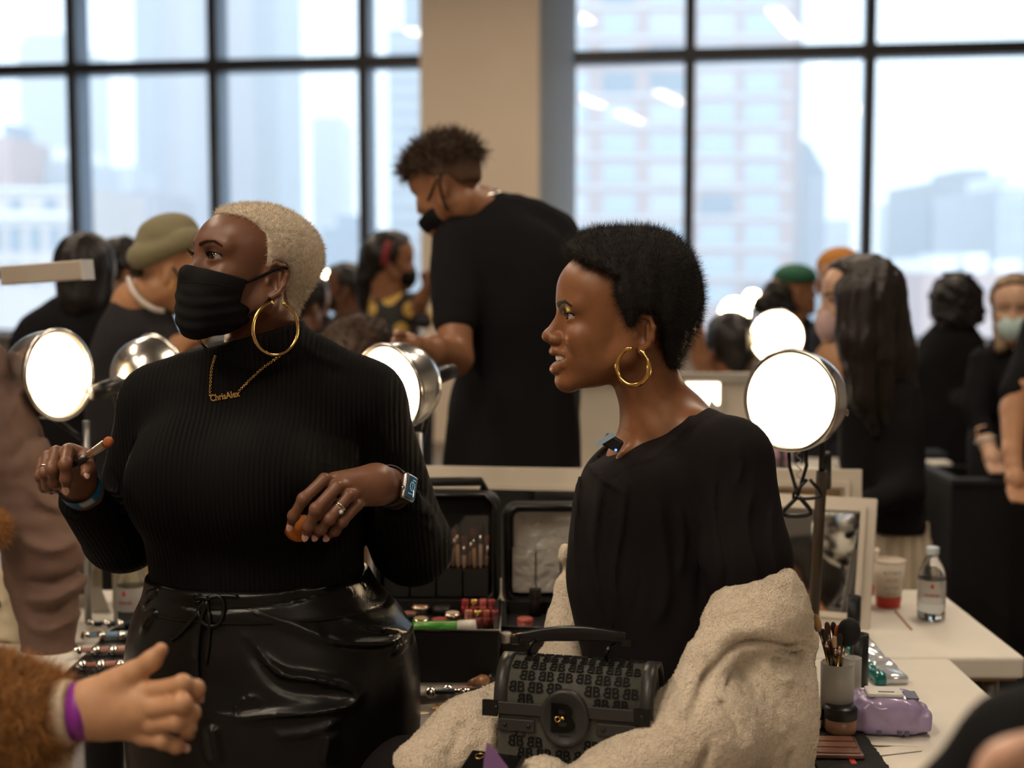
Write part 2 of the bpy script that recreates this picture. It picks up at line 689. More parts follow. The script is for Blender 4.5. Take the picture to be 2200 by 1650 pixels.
def fibres(V, Q, count, length, width, bend=0.5, seed=0, keep=None, droop=(0, 0, 0), segs=2, sink=0.15):
    """tapered curved hairs standing on a surface; returns quads array"""
    r = np.random.default_rng(seed)
    c = V[Q].mean(1)
    a = np.linalg.norm(np.cross(V[Q[:, 2]] - V[Q[:, 0]], V[Q[:, 3]] - V[Q[:, 1]]), axis=1)
    if keep is not None:
        a = a * keep(c)
    if a.sum() <= 0:
        return np.zeros((0, 3)), np.zeros((0, 4), int)
    pick = r.choice(len(Q), count, p=a / a.sum())
    w = r.dirichlet((1, 1, 1, 1), count)
    base = (V[Q[pick]] * w[:, :, None]).sum(1)
    N = vnormals(V, Q)
    nn = N[Q[pick]].mean(1); nn /= np.linalg.norm(nn, axis=1, keepdims=True) + 1e-9
    rd = r.normal(size=(count, 3))
    side = np.cross(nn, rd); side /= np.linalg.norm(side, axis=1, keepdims=True) + 1e-9
    ln = length * r.uniform(0.6, 1.3, count)[:, None]
    dirn = nn + bend * r.normal(size=(count, 3)) * 0.5 + np.asarray(droop)
    dirn /= np.linalg.norm(dirn, axis=1, keepdims=True)
    curl = np.cross(dirn, side) * bend
    vs = []
    for k in range(segs + 1):
        t = k / segs
        p = base + dirn * ln * (t - sink) + curl * ln * t * t * 0.8
        wd = width * (1 - 0.8 * t)
        vs += [p - side * wd, p + side * wd]
    Vv = np.stack(vs, 1).reshape(-1, 3)
    m = 2 * (segs + 1)
    b = np.arange(count)[:, None] * m
    Qs = [np.concatenate([b + 2 * k, b + 2 * k + 1, b + 2 * k + 3, b + 2 * k + 2], 1) for k in range(segs)]
    return Vv, np.concatenate(Qs)
# ------------------------------------------------------------------ heads (local: x forward, y left, z up, metres)
def head_rot(yaw, pitch=0.0, roll=0.0):
    return Rz(math.radians(yaw)) @ Ry(-math.radians(pitch)) @ Rx(math.radians(roll))
FORE_STD = ((0.040, 0, 0.052), (0.055, 0.059, 0.050))
def skull_prims(cr, fore):
    return [el(*cr), el(*fore)]
CR_STD = ((-0.006, 0, 0.042), (0.099, 0.075, 0.084))
EYE = (0.0755, 0.031, 0.011)
def eye_open(side, a=0.0165, hu=0.0062, hl=0.0042, tilt=0.12):
    ex, ey, ez = EYE
    def fn(p):
        u = (p[:, 1] * side - ey) - 0.002
        w = p[:, 2] - ez - u * f32(tilt)
        q = 1 - (u / f32(a)) ** 2
        g = np.maximum(w - hu * q, -hl * q - w)
        return np.maximum(g, f32(ex) - p[:, 0]) * f32(0.8)
    return Prim(fn, (ex - 0.01, ey * side - 0.025, ez - 0.02), (ex + 0.05, ey * side + 0.025, ez + 0.02))
def head_field(cr=CR_STD, mouth='closed', detail=True, jaw=1.0, nose_w=1.0, eyes=1.0, ear_x=-0.024, lips=1.0, nose_dx=0.0, chin_dx=0.0, fore=FORE_STD):
    f = Field(0.014)
    for q in skull_prims(cr, fore):
        f.add(q, k=0.03)
    f.add(el((0.036, 0, -0.018), (0.053, 0.060, 0.070)), k=0.025)
    f.add(el((0.046, 0, -0.064), (0.046, 0.042 * jaw, 0.038)), k=0.02)
    for s in (1, -1):
        f.add(rc((-0.004, 0.050 * s * jaw, -0.045), (0.080, 0.012 * s, -0.091), 0.0165, 0.0145), k=0.02)
        f.add(rc((-0.012, 0.056 * s, -0.005), (-0.002, 0.051 * s * jaw, -0.048), 0.017, 0.016), k=0.02)
        f.add(el((0.066, 0.036 * s, -0.021), (0.023, 0.021, 0.021)), k=0.016)
        f.add(rc((0.0845, 0.010 * s, 0.030), (0.070, 0.046 * s, 0.031), 0.011, 0.010), k=0.016)
    f.add(el((0.087 + chin_dx, 0, -0.092), (0.0155, 0.019, 0.0145)), k=0.014)
    f.add(el((0.082, 0, -0.055), (0.023, 0.031, 0.026)), k=0.014)
    if not detail:
        f.add(rc((0.088, 0, 0.016), (0.103, 0, -0.020), 0.009, 0.012), k=0.010)
        for s in (1, -1):
            f.sub(el((0.098, 0.031 * s, 0.011), (0.016, 0.016, 0.009)), k=0.012)
            f.add(el((ear_x, 0.074 * s, -0.014), (0.017, 0.009, 0.030), Rz(-0.35 * s)), k=0.008)
        return f
    # eye sockets, lids
    for s in (1, -1):
        f.sub(el((0.101, 0.032 * s, 0.012), (0.020, 0.019, 0.0125)), k=0.014)
    # nose
    nx = nose_dx
    f.add(rc((0.0855, 0, 0.022), (0.1035 + nx, 0, -0.015), 0.0072, 0.0080), k=0.010)
    f.add(el((0.1055 + nx, 0, -0.0205), (0.0122, 0.0110, 0.0102)), k=0.007)
    for s in (1, -1):
        f.add(el((0.0975 + nx * 0.6, 0.0135 * s * nose_w, -0.0245), (0.0115, 0.0085, 0.0088)), k=0.005)
    f.add(rc((0.080, 0, 0.012), (0.086, 0, -0.030), 0.013, 0.015), k=0.012)
    f.add(rc((0.102 + nx * 0.7, 0, -0.030), (0.097, 0, -0.040), 0.0055, 0.006), k=0.006)
    for s in (1, -1):
        f.sub(el((0.1035 + nx * 0.7, 0.0072 * s * nose_w, -0.0345), (0.0062, 0.0036, 0.0042)), k=0.002)
        # lids: a ball around the eyeball, then an almond opening
        f.add(el((EYE[0], EYE[1] * s, EYE[2]), 0.0143), k=0.006)
        if eyes > 0:
            f.sub(eye_open(s, hu=0.0060 * eyes, hl=0.0042 * eyes), k=0.0012)
        # upper-lid crease fold
    up, lo, cor = lip_lines(mouth)
    if mouth == 'smile':
        f.sub(el((0.095, 0, -0.0555), (0.028, 0.0320, 0.0095)), k=0.003)
    for s in (1, -1):
        U = [(x, y * s, z) for x, y, z in up]
        Lw = [(x, y * s, z) for x, y, z in lo]
        f.add(chain(U, [0.0062 * lips, 0.0062 * lips, 0.0052 * lips, 0.0030]), k=0.004)
        f.add(chain(Lw, [0.0074 * lips, 0.0072 * lips, 0.0060 * lips, 0.0030]), k=0.005)
        if mouth != 'smile':
            f.sub(rc((0.1085, 0, -0.0575), (0.092, 0.026 * s, -0.0575), 0.0016), k=0.002)
        # smile fold / cheek
        if mouth == 'smile':
            f.add(el((0.066, 0.036 * s, -0.022), (0.018, 0.017, 0.016)), k=0.016)
            f.add(el((0.056, 0.036 * s, -0.046), (0.021, 0.017, 0.024)), k=0.018)
        # ear
        ex = ear_x
        A = Rz(-0.42 * s)
        c = np.array((ex, 0.074 * s, -0.013))
        def e(dx, dy, dz):
            return c + A @ np.array((dx, dy * s, dz))
        f.add(el(e(0, 0, 0), (0.0175, 0.0055, 0.0290), A @ Ry(0.15)), k=0.007)
        hel = [e(0.010, 0.002, 0.006), e(0.012, 0.004, 0.020), e(0.002, 0.0055, 0.0285), e(-0.011, 0.0065, 0.024), e(-0.0175, 0.007, 0.010), e(-0.0155, 0.006, -0.006), e(-0.008, 0.005, -0.019), e(0.002, 0.003, -0.027)]
        f.add(chain(hel, [0.003, 0.0035, 0.0038, 0.004, 0.004, 0.004, 0.0045, 0.006]), k=0.003)
        f.sub(el(e(0.000, 0.0075, -0.002), (0.0075, 0.0075, 0.0125), A), k=0.004)
        f.sub(el(e(-0.006, 0.0075, 0.014), (0.0065, 0.0035, 0.007), A), k=0.003)
        f.add(el(e(0.0115, 0.003, -0.004), (0.0038, 0.004, 0.006), A), k=0.003)
        f.add(rc(e(-0.007, 0.004, 0.014), e(-0.008, 0.0045, -0.008), 0.0024, 0.003), k=0.003)
    return f
def lip_lines(mouth):
    if mouth == 'smile':
        up = [(0.1055, 0, -0.0445), (0.1025, 0.010, -0.0430), (0.0915, 0.0225, -0.0455), (0.0770, 0.0325, -0.0485)]
        lo = [(0.1030, 0, -0.0725), (0.1005, 0.010, -0.0715), (0.0905, 0.0225, -0.0630), (0.0770, 0.0325, -0.0510)]
        cor = (0.0805, 0.030, -0.0515)
    else:
        up = [(0.1015, 0, -0.0520), (0.0995, 0.008, -0.0505), (0.0930, 0.017, -0.0540), (0.0850, 0.0245, -0.0570)]
        lo = [(0.0995, 0, -0.0645), (0.0975, 0.009, -0.0640), (0.0910, 0.017, -0.0610), (0.0850, 0.0245, -0.0580)]
        cor = (0.085, 0.0245, -0.0575)
    return up, lo, cor
def seg_dist(p, a, b):
    a, b = np.asarray(a, float), np.asarray(b, float)
    t = np.clip(((p - a) @ (b - a)) / ((b - a) @ (b - a)), 0, 1)
    return np.linalg.norm(p - a - t[:, None] * (b - a), axis=1), t
def head_tint(p, base, lip=None, mouth='closed', brow=None, lid=None, brow_w=0.0042, deep=(0.62, 0.5, 0.45)):
    """skin colours by place on the face; p in head-local metres"""
    c = np.tile(np.asarray(base, float), (len(p), 1))
    if lip is not None:
        up, lo, _ = lip_lines(mouth)
        d = np.full(len(p), 1.0)
        for L, w in ((up, 0.0058), (lo, 0.0070)):
            for s in (1, -1):
                Q = [(x, y * s, z) for x, y, z in L]
                for i in range(3):
                    dd, tt = seg_dist(p, Q[i], Q[i + 1])
                    d = np.minimum(d, dd - w * (1 - 0.2 * (i + tt)))
        m = np.clip(1 - d / 0.0012, 0, 1)[:, None] * (p[:, 0] > 0.075)[:, None]
        c = c * (1 - m) + np.asarray(lip) * m
    for s in (1, -1):
        if lid is not None:
            e = np.array((EYE[0] + 0.008, EYE[1] * s, EYE[2]))
            q = p - e
            u = q[:, 1] * s
            w = q[:, 2]
            for (u0, w0, ru, rw, col, st) in lid:
                m = np.exp(-(((u - u0) / ru) ** 2 + ((w - w0) / rw) ** 2) ** 2)[:, None] * (p[:, 0] > 0.05)[:, None] * st
                c = c * (1 - m) + np.asarray(col) * m
        if brow is not None:
            B = [(0.094, 0.011 * s, 0.0285), (0.0905, 0.024 * s, 0.0335), (0.079, 0.038 * s, 0.0350), (0.062, 0.051 * s, 0.0285)]
            d = np.full(len(p), 1.0)
            for i in range(3):
                dd, t = seg_dist(p[:, 1:], B[i][1:], B[i + 1][1:])
                d = np.minimum(d, dd / (1 - 0.18 * (i + t)))
            m = np.clip((brow_w - d) / 0.0018, 0, 1)[:, None] * (p[:, 0] > 0.03)[:, None]
            c = c * (1 - m) + np.asarray(brow) * m
    return c
HAIRLINE_SHORT = [(0.066, 0.098), (0.050, 0.084), (0.030, 0.080), (0.016, 0.066), (0.022, 0.045), (0.011, 0.022), (0.000, -0.006), (-0.008, -0.006), (-0.010, 0.012), (-0.022, 0.022), (-0.046, 0.014), (-0.056, -0.010), (-0.060, -0.045), (-0.072, -0.078), (-0.2, -0.085), (-0.2, 0.25), (0.09, 0.25), (0.078, 0.11)]
def hair_field(cr, t, line, amp=0.003, freq=70, flat_top=None, lump=None, seed=1, fore=FORE_STD):
    c, r = cr
    f = Field(0.02)
    f.add(el(np.array(c), np.array(r) + t), k=0.03)
    f.add(el(fore[0], np.array(fore[1]) + t), k=0.03)
    f.add(rc((-0.045, 0, 0.02), (-0.050, 0, -0.05), 0.055 + t * 0.6, 0.040 + t * 0.3), k=0.03)
    for q in (lump or []):
        f.add(q, k=0.02)
    f.inter(poly2(line), k=0.012)
    if amp:
        f.disp(lambda p: vnoise(p, freq, seed) * f32(amp))
    return f
def eyeball(parent, Hc, HR, s, side, iris=(0.03, 0.014, 0.008), look=(1, 0, 0)):
    e = np.array((EYE[0] + 0.0006, EYE[1] * side, EYE[2]))
    c = Hc + HR @ e * s
    look = np.asarray(look, float); look /= np.linalg.norm(look)
    V, Fc = sphere((0, 0, 0), 0.0124 * s, 28, 28)
    d = V @ (HR @ look) / (0.0124 * s)
    V = V * (1 + 0.06 * np.clip((d - 0.86) / 0.14, 0, 1)[:, None])
    tint = np.tile((0.44, 0.39, 0.36), (len(V), 1))
    tint[d > 0.84] = iris
    tint[d > 0.965] = (0.003, 0.003, 0.003)
    o = mk('eye', V + c, Fc, mat('eye_surface', tint=True, rough=0.06, spec=0.8), parent, tint=tint)
    return o
def lashes(parent, Hc, HR, s, side, length=0.008, n=26, seed=0, tilt=0.12, hu=0.0060, a=0.0165, up=0.6, name='eyelashes'):
    r = random.Random(seed)
    V, Fc = [], []
    for i in range(n):
        u = -a + 2 * a * (i + 0.5) / n
        zz = hu * (1 - (u / a) ** 2) + u * tilt
        yy = EYE[1] + u + 0.002
        rr = 0.0142
        dy, dz = yy - EYE[1], zz
        xx = EYE[0] + math.sqrt(max(1e-6, rr * rr - dy * dy - dz * dz))
        b = np.array((xx, yy * side, EYE[2] + zz))
        ln = length * (0.7 + 0.5 * i / n) * r.uniform(0.85, 1.1)
        d1 = np.array((0.9, side * (0.15 + 0.9 * u / a), 0.15)); d1 /= np.linalg.norm(d1)
        d2 = np.array((0.5, side * (0.15 + 0.9 * u / a), up + 0.3)); d2 /= np.linalg.norm(d2)
        p1 = b + d1 * ln * 0.5
        p2 = p1 + d2 * ln * 0.55
        w = np.array((0, 0.0007, 0.0004))
        k = len(V)
        V += [b - w, b + w, p1 - w * 0.7, p1 + w * 0.7, p2]
        Fc += [[k, k + 1, k + 3, k + 2], [k + 2, k + 3, k + 4]]
    V = np.array(V) * s @ HR.T + Hc
    return mk(name, V, Fc, mat('black_lash', (0.004, 0.004, 0.005), 0.5), parent, smooth=False)

# ------------------------------------------------------------------ hands
def finger(f, pts, rads, k=0.004):
    f.add(chain(pts, rads), k=k)
def hand_field(wrist, palm, fingers, thumb, r=0.0085, wrist_r=0.026, palm_k=0.012):
    """wrist: list of (pt, r) forearm chain; palm: list of prims; fingers: lists of joint points root->tip"""
    f = Field(palm_k)
    for i in range(len(wrist) - 1):
        f.add(rc(wrist[i][0], wrist[i + 1][0], wrist[i][1], wrist[i + 1][1]), k=0.012)
    for q in palm:
        f.add(q, k=palm_k)
    for j, pts in enumerate(fingers):
        s = (1.0, 1.04, 0.98, 0.86)[j % 4]
        rr = [r * s * 1.12, r * s * 1.08, r * s * 0.98, r * s * 0.84, r * s * 0.62][-len(pts):] if len(pts) < 5 else [r * s * 1.15, r * s * 1.08, r * s, r * s * 0.9, r * s * 0.66]
        f.add(chain(pts, rr), k=0.0035)
        for q in pts[2:-1]:
            f.add(el(q, r * s * 1.03), k=0.005)
    if thumb is not None:
        rr = [r * 1.7, r * 1.35, r * 1.1, r * 0.8][-len(thumb):]
        f.add(chain(thumb, rr), k=0.006)
    return f
def nail(parent, base, tip, out, w, m, length_out=0.0, curve=0.35):
    """a small almond nail plate from base to tip, facing `out`"""
    base, tip, out = (np.asarray(q, float) for q in (base, tip, out))
    d = tip - base; L = np.linalg.norm(d); d /= L
    out = out - d * (out @ d); out /= np.linalg.norm(out)
    sd = np.cross(d, out)
    V, Fc = [], []
    prof = [(0.0, 0.62), (0.15, 0.9), (0.4, 1.0), (0.65, 0.92), (0.85, 0.62), (0.96, 0.3), (1.0, 0.08)]
    for t, ww in prof:
        for u in (-1, -0.5, 0, 0.5, 1):
            V.append(base + d * L * t + sd * w * ww * u + out * w * curve * (1 - (u * ww) ** 2) * (1.0 - 0.4 * t))
    n = 5
    for i in range(len(prof) - 1):
        for j in range(n - 1):
            Fc.append([i * n + j, (i + 1) * n + j, (i + 1) * n + j + 1, i * n + j + 1])
    V = np.array(V)
    # give it thickness
    m2 = len(V)
    V2 = V - out * 0.0012
    Fc2 = [[q + m2 for q in f][::-1] for f in Fc]
    return mk('fingernail', np.concatenate([V, V2]), Fc + Fc2, m, parent)
# ------------------------------------------------------------------ helpers for clothing
def hs(point, normal):
    pt, n = np.asarray(point, float).astype(f32), np.asarray(normal, float)
    n = (n / np.linalg.norm(n)).astype(f32)
    return Prim(lambda p: (p - pt) @ n, (-9,) * 3, (9,) * 3)
def lrow(py, xl, xr, Yc, th):
    a, b = P(xl, py, Yc), P(xr, py, Yc)
    return (a[2], (a[0] + b[0]) / 2, Yc, (b[0] - a[0]) / 2, th)
def ridge(polys, Yref, Yc, front=True):
    """raised (or sunk) soft folds: each (list of photo pixels, half-width px, height m), drawn on the side facing the room's front"""
    segs = []
    for pts, w, h in polys:
        q = smooth_path([P(x, y, Yref) for x, y in pts], 3)[:, [0, 2]].astype(f32)
        segs.append((q, f32(M(w, Yref)), f32(h), q.min(0), q.max(0)))
    def fn(p):
        out = np.zeros(len(p), f32)
        u = p[:, [0, 2]]
        fr = p[:, 1] < Yc
        for q, w, h, lo, hi in segs:
            m = fr & np.all((u > lo - 3 * w) & (u < hi + 3 * w), 1)
            if not m.any():
                continue
            d2 = np.full(m.sum(), 1e9, f32)
            um = u[m]
            L = len(q) - 1
            tpos = np.zeros(m.sum(), f32)
            for i in range(L):
                e = q[i + 1] - q[i]
                wv = um - q[i]
                t = np.clip((wv @ e) / (e @ e + f32(1e-12)), 0, 1)
                r = wv - t[:, None] * e
                dd = np.einsum('ij,ij->i', r, r)
                b = dd < d2
                d2[b] = dd[b]
                tpos[b] = (i + t[b]) / L
            fade = np.clip(np.minimum(tpos, 1 - tpos) * 5, 0.15, 1)
            out[m] -= h * fade * np.exp(-d2 / (w * w))
        return out
    return fn
def on_surf(field, px, py, Y0, Y1, lift=0.0, n=500):
    """first point of the field's surface along the view ray through a photo pixel"""
    Ys = np.linspace(Y0, Y1, n)
    pts = np.array([P(px, py, Y) for Y in Ys]).astype(f32)
    d = field.eval(pts) - f32(lift)
    i = np.argmax(d < 0)
    if not (d < 0).any():
        i = int(np.argmin(d))
    return pts[i].astype(float)
def surf_path(field, pix, Y0, Y1, lift=0.001, n=4):
    q = smooth_path([(x, y, 0) for x, y in pix], n)
    return np.array([on_surf(field, x, y, Y0, Y1, lift) for x, y, _ in q])
def to_np(vf):
    """(verts, list faces of any size) -> verts, quads array (triangles repeat a vertex)"""
    v, f = vf
    q = []
    for a in f:
        if len(a) == 4:
            q.append(a)
        elif len(a) == 3:
            q.append([a[0], a[1], a[2], a[2]])
        else:
            for i in range(1, len(a) - 1, 2):
                q.append([a[0], a[i], a[i + 1], a[min(i + 2, len(a) - 1)]])
    return np.asarray(v, float), np.array(q)
def torus(c, axis, R, r, n=48, m=8, a0=0.0, a1=2 * PI, start=(0, 0, 1)):
    A = frame_from(axis, start)
    closed = abs(a1 - a0 - 2 * PI) < 1e-6
    k = n if closed else n + 1
    pts = [np.asarray(c) + A @ np.array([R * math.cos(a0 + (a1 - a0) * i / n), R * math.sin(a0 + (a1 - a0) * i / n), 0]) for i in range(k)]
    return tube(pts, r, m, closed)

def SKIN(nm='skin'):
    m = mat(nm, tint=True, rough=0.40, var=0.07, var_scale=70, bump=(900, 0.12, 0.0006), spec=0.45)
    nt = m.node_tree                      # brow hair and lash lines are matt, skin has its natural sheen
    b = nt.nodes['Principled BSDF']
    at = [n for n in nt.nodes if n.type == 'ATTRIBUTE'][0]
    bwn = nt.nodes.new('ShaderNodeRGBToBW')
    mr = nt.nodes.new('ShaderNodeMapRange')
    mr.inputs['From Min'].default_value = 0.012
    mr.inputs['From Max'].default_value = 0.06
    mr.inputs['To Min'].default_value = 0.03
    mr.inputs['To Max'].default_value = 0.45
    nt.links.new(at.outputs['Color'], bwn.inputs[0])
    nt.links.new(bwn.outputs[0], mr.inputs['Value'])
    nt.links.new(mr.outputs['Result'], b.inputs['Specular IOR Level'])
    return m
# ------------------------------------------------------------------ the room
CEIL = 4.30
XL, XR, YB = -7.0, 6.5, -4.5
def wallY(X):
    return WIN_Y - WIN_SLOPE * X
def WX(px):
    x = (px - CX) / F
    return WIN_Y * x / (1 + WIN_SLOPE * x)
UDIR = np.array([1.0, -WIN_SLOPE, 0]); UDIR /= np.linalg.norm(UDIR)
NDIR = np.array([WIN_SLOPE, 1.0, 0]); NDIR /= np.linalg.norm(NDIR)      # outwards
def WPt(X, z, off=0.0):
    p = np.array([X, wallY(X), z]) + NDIR * off
    return p
def wbox(X0, X1, z0, z1, o0, o1):
    V = [WPt(X, z, o) for X in (X0, X1) for o in (o0, o1) for z in (z0, z1)]
    return np.array(V), [list(f) for f in BOXF]

m_floor = mat('poured_floor', (0.22, 0.18, 0.145), 0.45, var=0.10, var_scale=1.5, bump=(30, 0.05, 0.002))
m_wall = mat('painted_plaster', (0.46, 0.41, 0.36), 0.8, var=0.03, var_scale=3, bump=(90, 0.06, 0.002))
m_ceil = mat('ceiling_paint', (0.30, 0.29, 0.28), 0.85, var=0.03, var_scale=2, bump=(60, 0.05, 0.002))
m_col = mat('column_paint', (0.78, 0.66, 0.53), 0.75, var=0.03, var_scale=2, bump=(90, 0.05, 0.002))
m_jamb = mat('reveal_paint', (0.62, 0.64, 0.66), 0.7, var=0.03, var_scale=3)
m_frame = mat('dark_window_frame', (0.035, 0.037, 0.042), 0.5, var=0.08, var_scale=9)
m_fin = mat('grey_aluminium_fin', (0.13, 0.19, 0.27), 0.45, var=0.05, var_scale=9)
m_glass = glass_pane_mat('window_glass', refl=0.022)

struct(mk('floor', *box((XL, YB, -0.2), (XR, 14.0, 0.0)), m_floor, smooth=False))
struct(mk('ceiling', *box((XL, YB, CEIL), (XR, 14.0, CEIL + 0.2)), m_ceil, smooth=False))
struct(mk('wall_left', *box((XL - 0.2, YB, 0), (XL, 14.0, CEIL)), m_wall, smooth=False))
struct(mk('wall_right', *box((XR, YB, 0), (XR + 0.2, 14.0, CEIL)), m_wall, smooth=False))
struct(mk('wall_back', *box((XL, YB - 0.2, 0), (XR, YB, CEIL)), m_wall, smooth=False))
W1A, W1B = -6.0, WX(920)
W2A, W2B = WX(1232), 5.6
SILL, HEAD = 0.85, 4.2
struct(mk('wall_window_low', *wbox(XL, XR, 0, SILL, 0, 0.3), m_wall, smooth=False))
struct(mk('wall_window_high', *wbox(XL, XR, HEAD, CEIL, 0, 0.3), m_wall, smooth=False))
struct(mk('wall_window_left', *wbox(XL, W1A, SILL, HEAD, 0, 0.3), m_wall, smooth=False))
struct(mk('wall_window_right', *wbox(W2B, XR, SILL, HEAD, 0, 0.3), m_wall, smooth=False))
# the beige column between the two windows, with its splayed white reveal on the right
xc0, xc1 = WX(917), WX(1166)
struct(mk('wall_column', *wbox(xc0, xc1, 0, CEIL, -0.22, 0.3), m_col, smooth=False))
# (reveal built as a thin translucent sheet so daylight behind brightens it)
m_reveal = bpy.data.materials.new('translucent_reveal'); m_reveal.use_nodes = True
_n = m_reveal.node_tree; _n.nodes.remove(_n.nodes['Principled BSDF'])
_d = _n.nodes.new('ShaderNodeBsdfDiffuse'); _d.inputs['Color'].default_value = (0.62, 0.64, 0.66, 1)
_t = _n.nodes.new('ShaderNodeBsdfTranslucent'); _t.inputs['Color'].default_value = (0.62, 0.66, 0.70, 1)
_m = _n.nodes.new('ShaderNodeMixShader'); _m.inputs[0].default_value = 0.55
_n.links.new(_d.outputs[0], _m.inputs[1]); _n.links.new(_t.outputs[0], _m.inputs[2]); _n.links.new(_m.outputs[0], _n.nodes['Material Output'].inputs['Surface'])
jv = [WPt(xc1, z, o) for z in (SILL, HEAD) for o in (-0.20, -0.196)] + [WPt(W2A, z, o) for z in (SILL, HEAD) for o in (0.14, 0.144)]
struct(mk('trim_1', np.array(jv), [[0, 1, 3, 2], [0, 2, 6, 4], [4, 6, 7, 5], [1, 5, 7, 3], [0, 4, 5, 1], [2, 3, 7, 6]], m_reveal, smooth=False))
zt = float(P(1100, 127, 12.0)[2])
def window(name, xa, xb, mulls, label):
    root = thing(name, label, None, (float((xa + xb) / 2), wallY((xa + xb) / 2), SILL))
    root['kind'] = 'structure'
    edges = [xa] + list(mulls) + [xb]
    for x in mulls:
        a = mk('mullion', *wbox(x - 0.042, x + 0.042, SILL, HEAD, -0.06, 0.0), m_frame, root, smooth=False)
        mk('mullion_fin', *wbox(x - 0.036, x + 0.036, SILL, HEAD, 0.001, 0.24), m_fin, a, smooth=False)
    for i in range(len(edges) - 1):
        a, b = edges[i], edges[i + 1]
        t = mk('transom', *wbox(a, b, zt - 0.05, zt + 0.05, -0.055, 0.0), m_frame, root, smooth=False)
        mk('transom_fin', *wbox(a, b, zt - 0.045, zt + 0.045, 0.001, 0.20), m_fin, t, smooth=False)
        mk('pane', *wbox(a + 0.04, b - 0.04, SILL + 0.03, zt - 0.05, 0.14, 0.152), m_glass, root, smooth=False)
        mk('pane', *wbox(a + 0.04, b - 0.04, zt + 0.05, HEAD - 0.03, 0.14, 0.152), m_glass, root, smooth=False)
    for z0, z1 in ((SILL, SILL + 0.05), (HEAD - 0.05, HEAD)):
        mk('window_frame', *wbox(xa, xb, z0, z1, -0.04, 0.22), m_frame, root, smooth=False)
    return root
pitch1 = (WX(785) - WX(172)) / 2
window('window_1', W1A, W1B, [WX(172) - 3 * pitch1, WX(172) - 2 * pitch1, WX(172) - pitch1, WX(172), WX(470), WX(787)], 'tall dark-framed window left of the beige column')
pitch2 = WX(1857) - WX(1477)
window('window_2', W2A, W2B, [WX(1477), WX(1857), WX(1857) + pitch2, WX(1857) + 2 * pitch2], 'tall dark-framed window right of the beige column')
struct(mk('trim_2', *wbox(XL, XR, SILL, SILL + 0.03, -0.16, 0.0), m_jamb, smooth=False))
# recessed linear ceiling lamps
m_strip = mat('ceiling_diffuser', (0.9, 0.85, 0.75), 0.6, emit=(*WARM, CEIL_POWER))
m_house = mat('lamp_housing', (0.4, 0.4, 0.4), 0.5, metal=0.5)
for i, (x, y) in enumerate(CEIL_LIGHTS):
    side = {-2.6: 'left', -1.2: 'middle', 1.6: 'right', -0.5: 'only'}[x]
    row = {-2.6: 'rearmost', 0.4: 'second', 3.6: 'third', 7.2: 'fourth', 8.9: 'added window-side'}[y]
    t = thing('ceiling_light', f'long warm linear ceiling light, {side} one of the {row} row', 'ceiling light', (x, y, CEIL), 'linear ceiling lights')
    mk('housing', *box((x - 0.1, y - 0.95, CEIL - 0.10), (x + 0.1, y + 0.95, CEIL)), m_house, t, smooth=False)
    mk('diffuser', *box((x - 0.085, y - 0.92, CEIL - 0.118), (x + 0.085, y + 0.92, CEIL - 0.101)), m_strip, t, smooth=False)

# ------------------------------------------------------------------ the city outside, in winter haze
GROUND = -45.0
m_street = mat('street_ground', (0.35, 0.36, 0.38), 0.9, var=0.2, var_scale=0.05)
gr = struct(mk('ground_outside', *box((-600, 16, GROUND - 1), (600, 900, GROUND)), m_street, smooth=False))
def bcol(name, c, s=0.3):
    return mat(name, c, 0.85, var=0.06, var_scale=s)
m_brick = bcol('pink_brick', (0.36, 0.24, 0.21))
m_tan = bcol('tan_stone', (0.42, 0.36, 0.33))
m_grey = bcol('grey_concrete', (0.20, 0.21, 0.23))
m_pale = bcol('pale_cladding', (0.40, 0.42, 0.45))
m_mauve = bcol('mauve_brick', (0.26, 0.22, 0.25))
m_blue = bcol('blue_grey_cladding', (0.20, 0.24, 0.29))
m_snow = bcol('white_roof', (0.75, 0.76, 0.78))
m_bwin = mat('far_window_glass', (0.10, 0.14, 0.18), 0.25, spec=0.8)
m_bwin2 = mat('far_window_blind', (0.32, 0.38, 0.42), 0.4)
m_band = mat('pale_floor_band', (0.55, 0.56, 0.58), 0.7)
def bpt(px, py, Y):
    return P(px, py, Y)
def building(name, label, x0, x1, ytop, Y, m, depth=30, ybot=None, extra=()):
    """front face spans photo columns x0..x1 at distance Y; roof seen at row ytop"""
    a, b = P(x0, ytop, Y), P(x1, ytop, Y)
    root = thing(name, label, 'building', ((a[0] + b[0]) / 2, Y + depth / 2, GROUND))
    mk('walls', *box((a[0], Y, GROUND), (b[0], Y + depth, a[2])), m, root, smooth=False)
    for (e0, e1, et, mm, nm) in extra:
        c, d = P(e0, et, Y), P(e1, et, Y)
        mk(nm, *box((c[0], Y + 1, a[2] - 0.5), (d[0], Y + depth * 0.6, c[2])), mm, root, smooth=False)
    return root
def windows_on(root, cols, rows, Y, w_mat=None, proud=0.25, mats=None):
    """recess-framed windows: each its own slab; cols/rows are lists of photo spans"""
    r = random.Random(len(cols) * 31 + len(rows))
    cache = {}
    for (x0, x1) in cols:
        for (y0, y1) in rows:
            a, b = P(x0, y0, Y), P(x1, y1, Y)
            w, h = b[0] - a[0], a[2] - b[2]
            mm = w_mat or r.choice(mats)
            key = (round(w, 2), round(h, 2), mm.name)
            if key not in cache:
                me = mesh_np('window', *cbox((0, 0, 0), (w, 0.3, h)), smooth=False)
                cache[key] = me
            o = link('window', cache[key], mm, root)
            o.location = tuple(np.array([(a[0] + b[0]) / 2, Y - 0.05, (a[2] + b[2]) / 2]) - ORG[root])
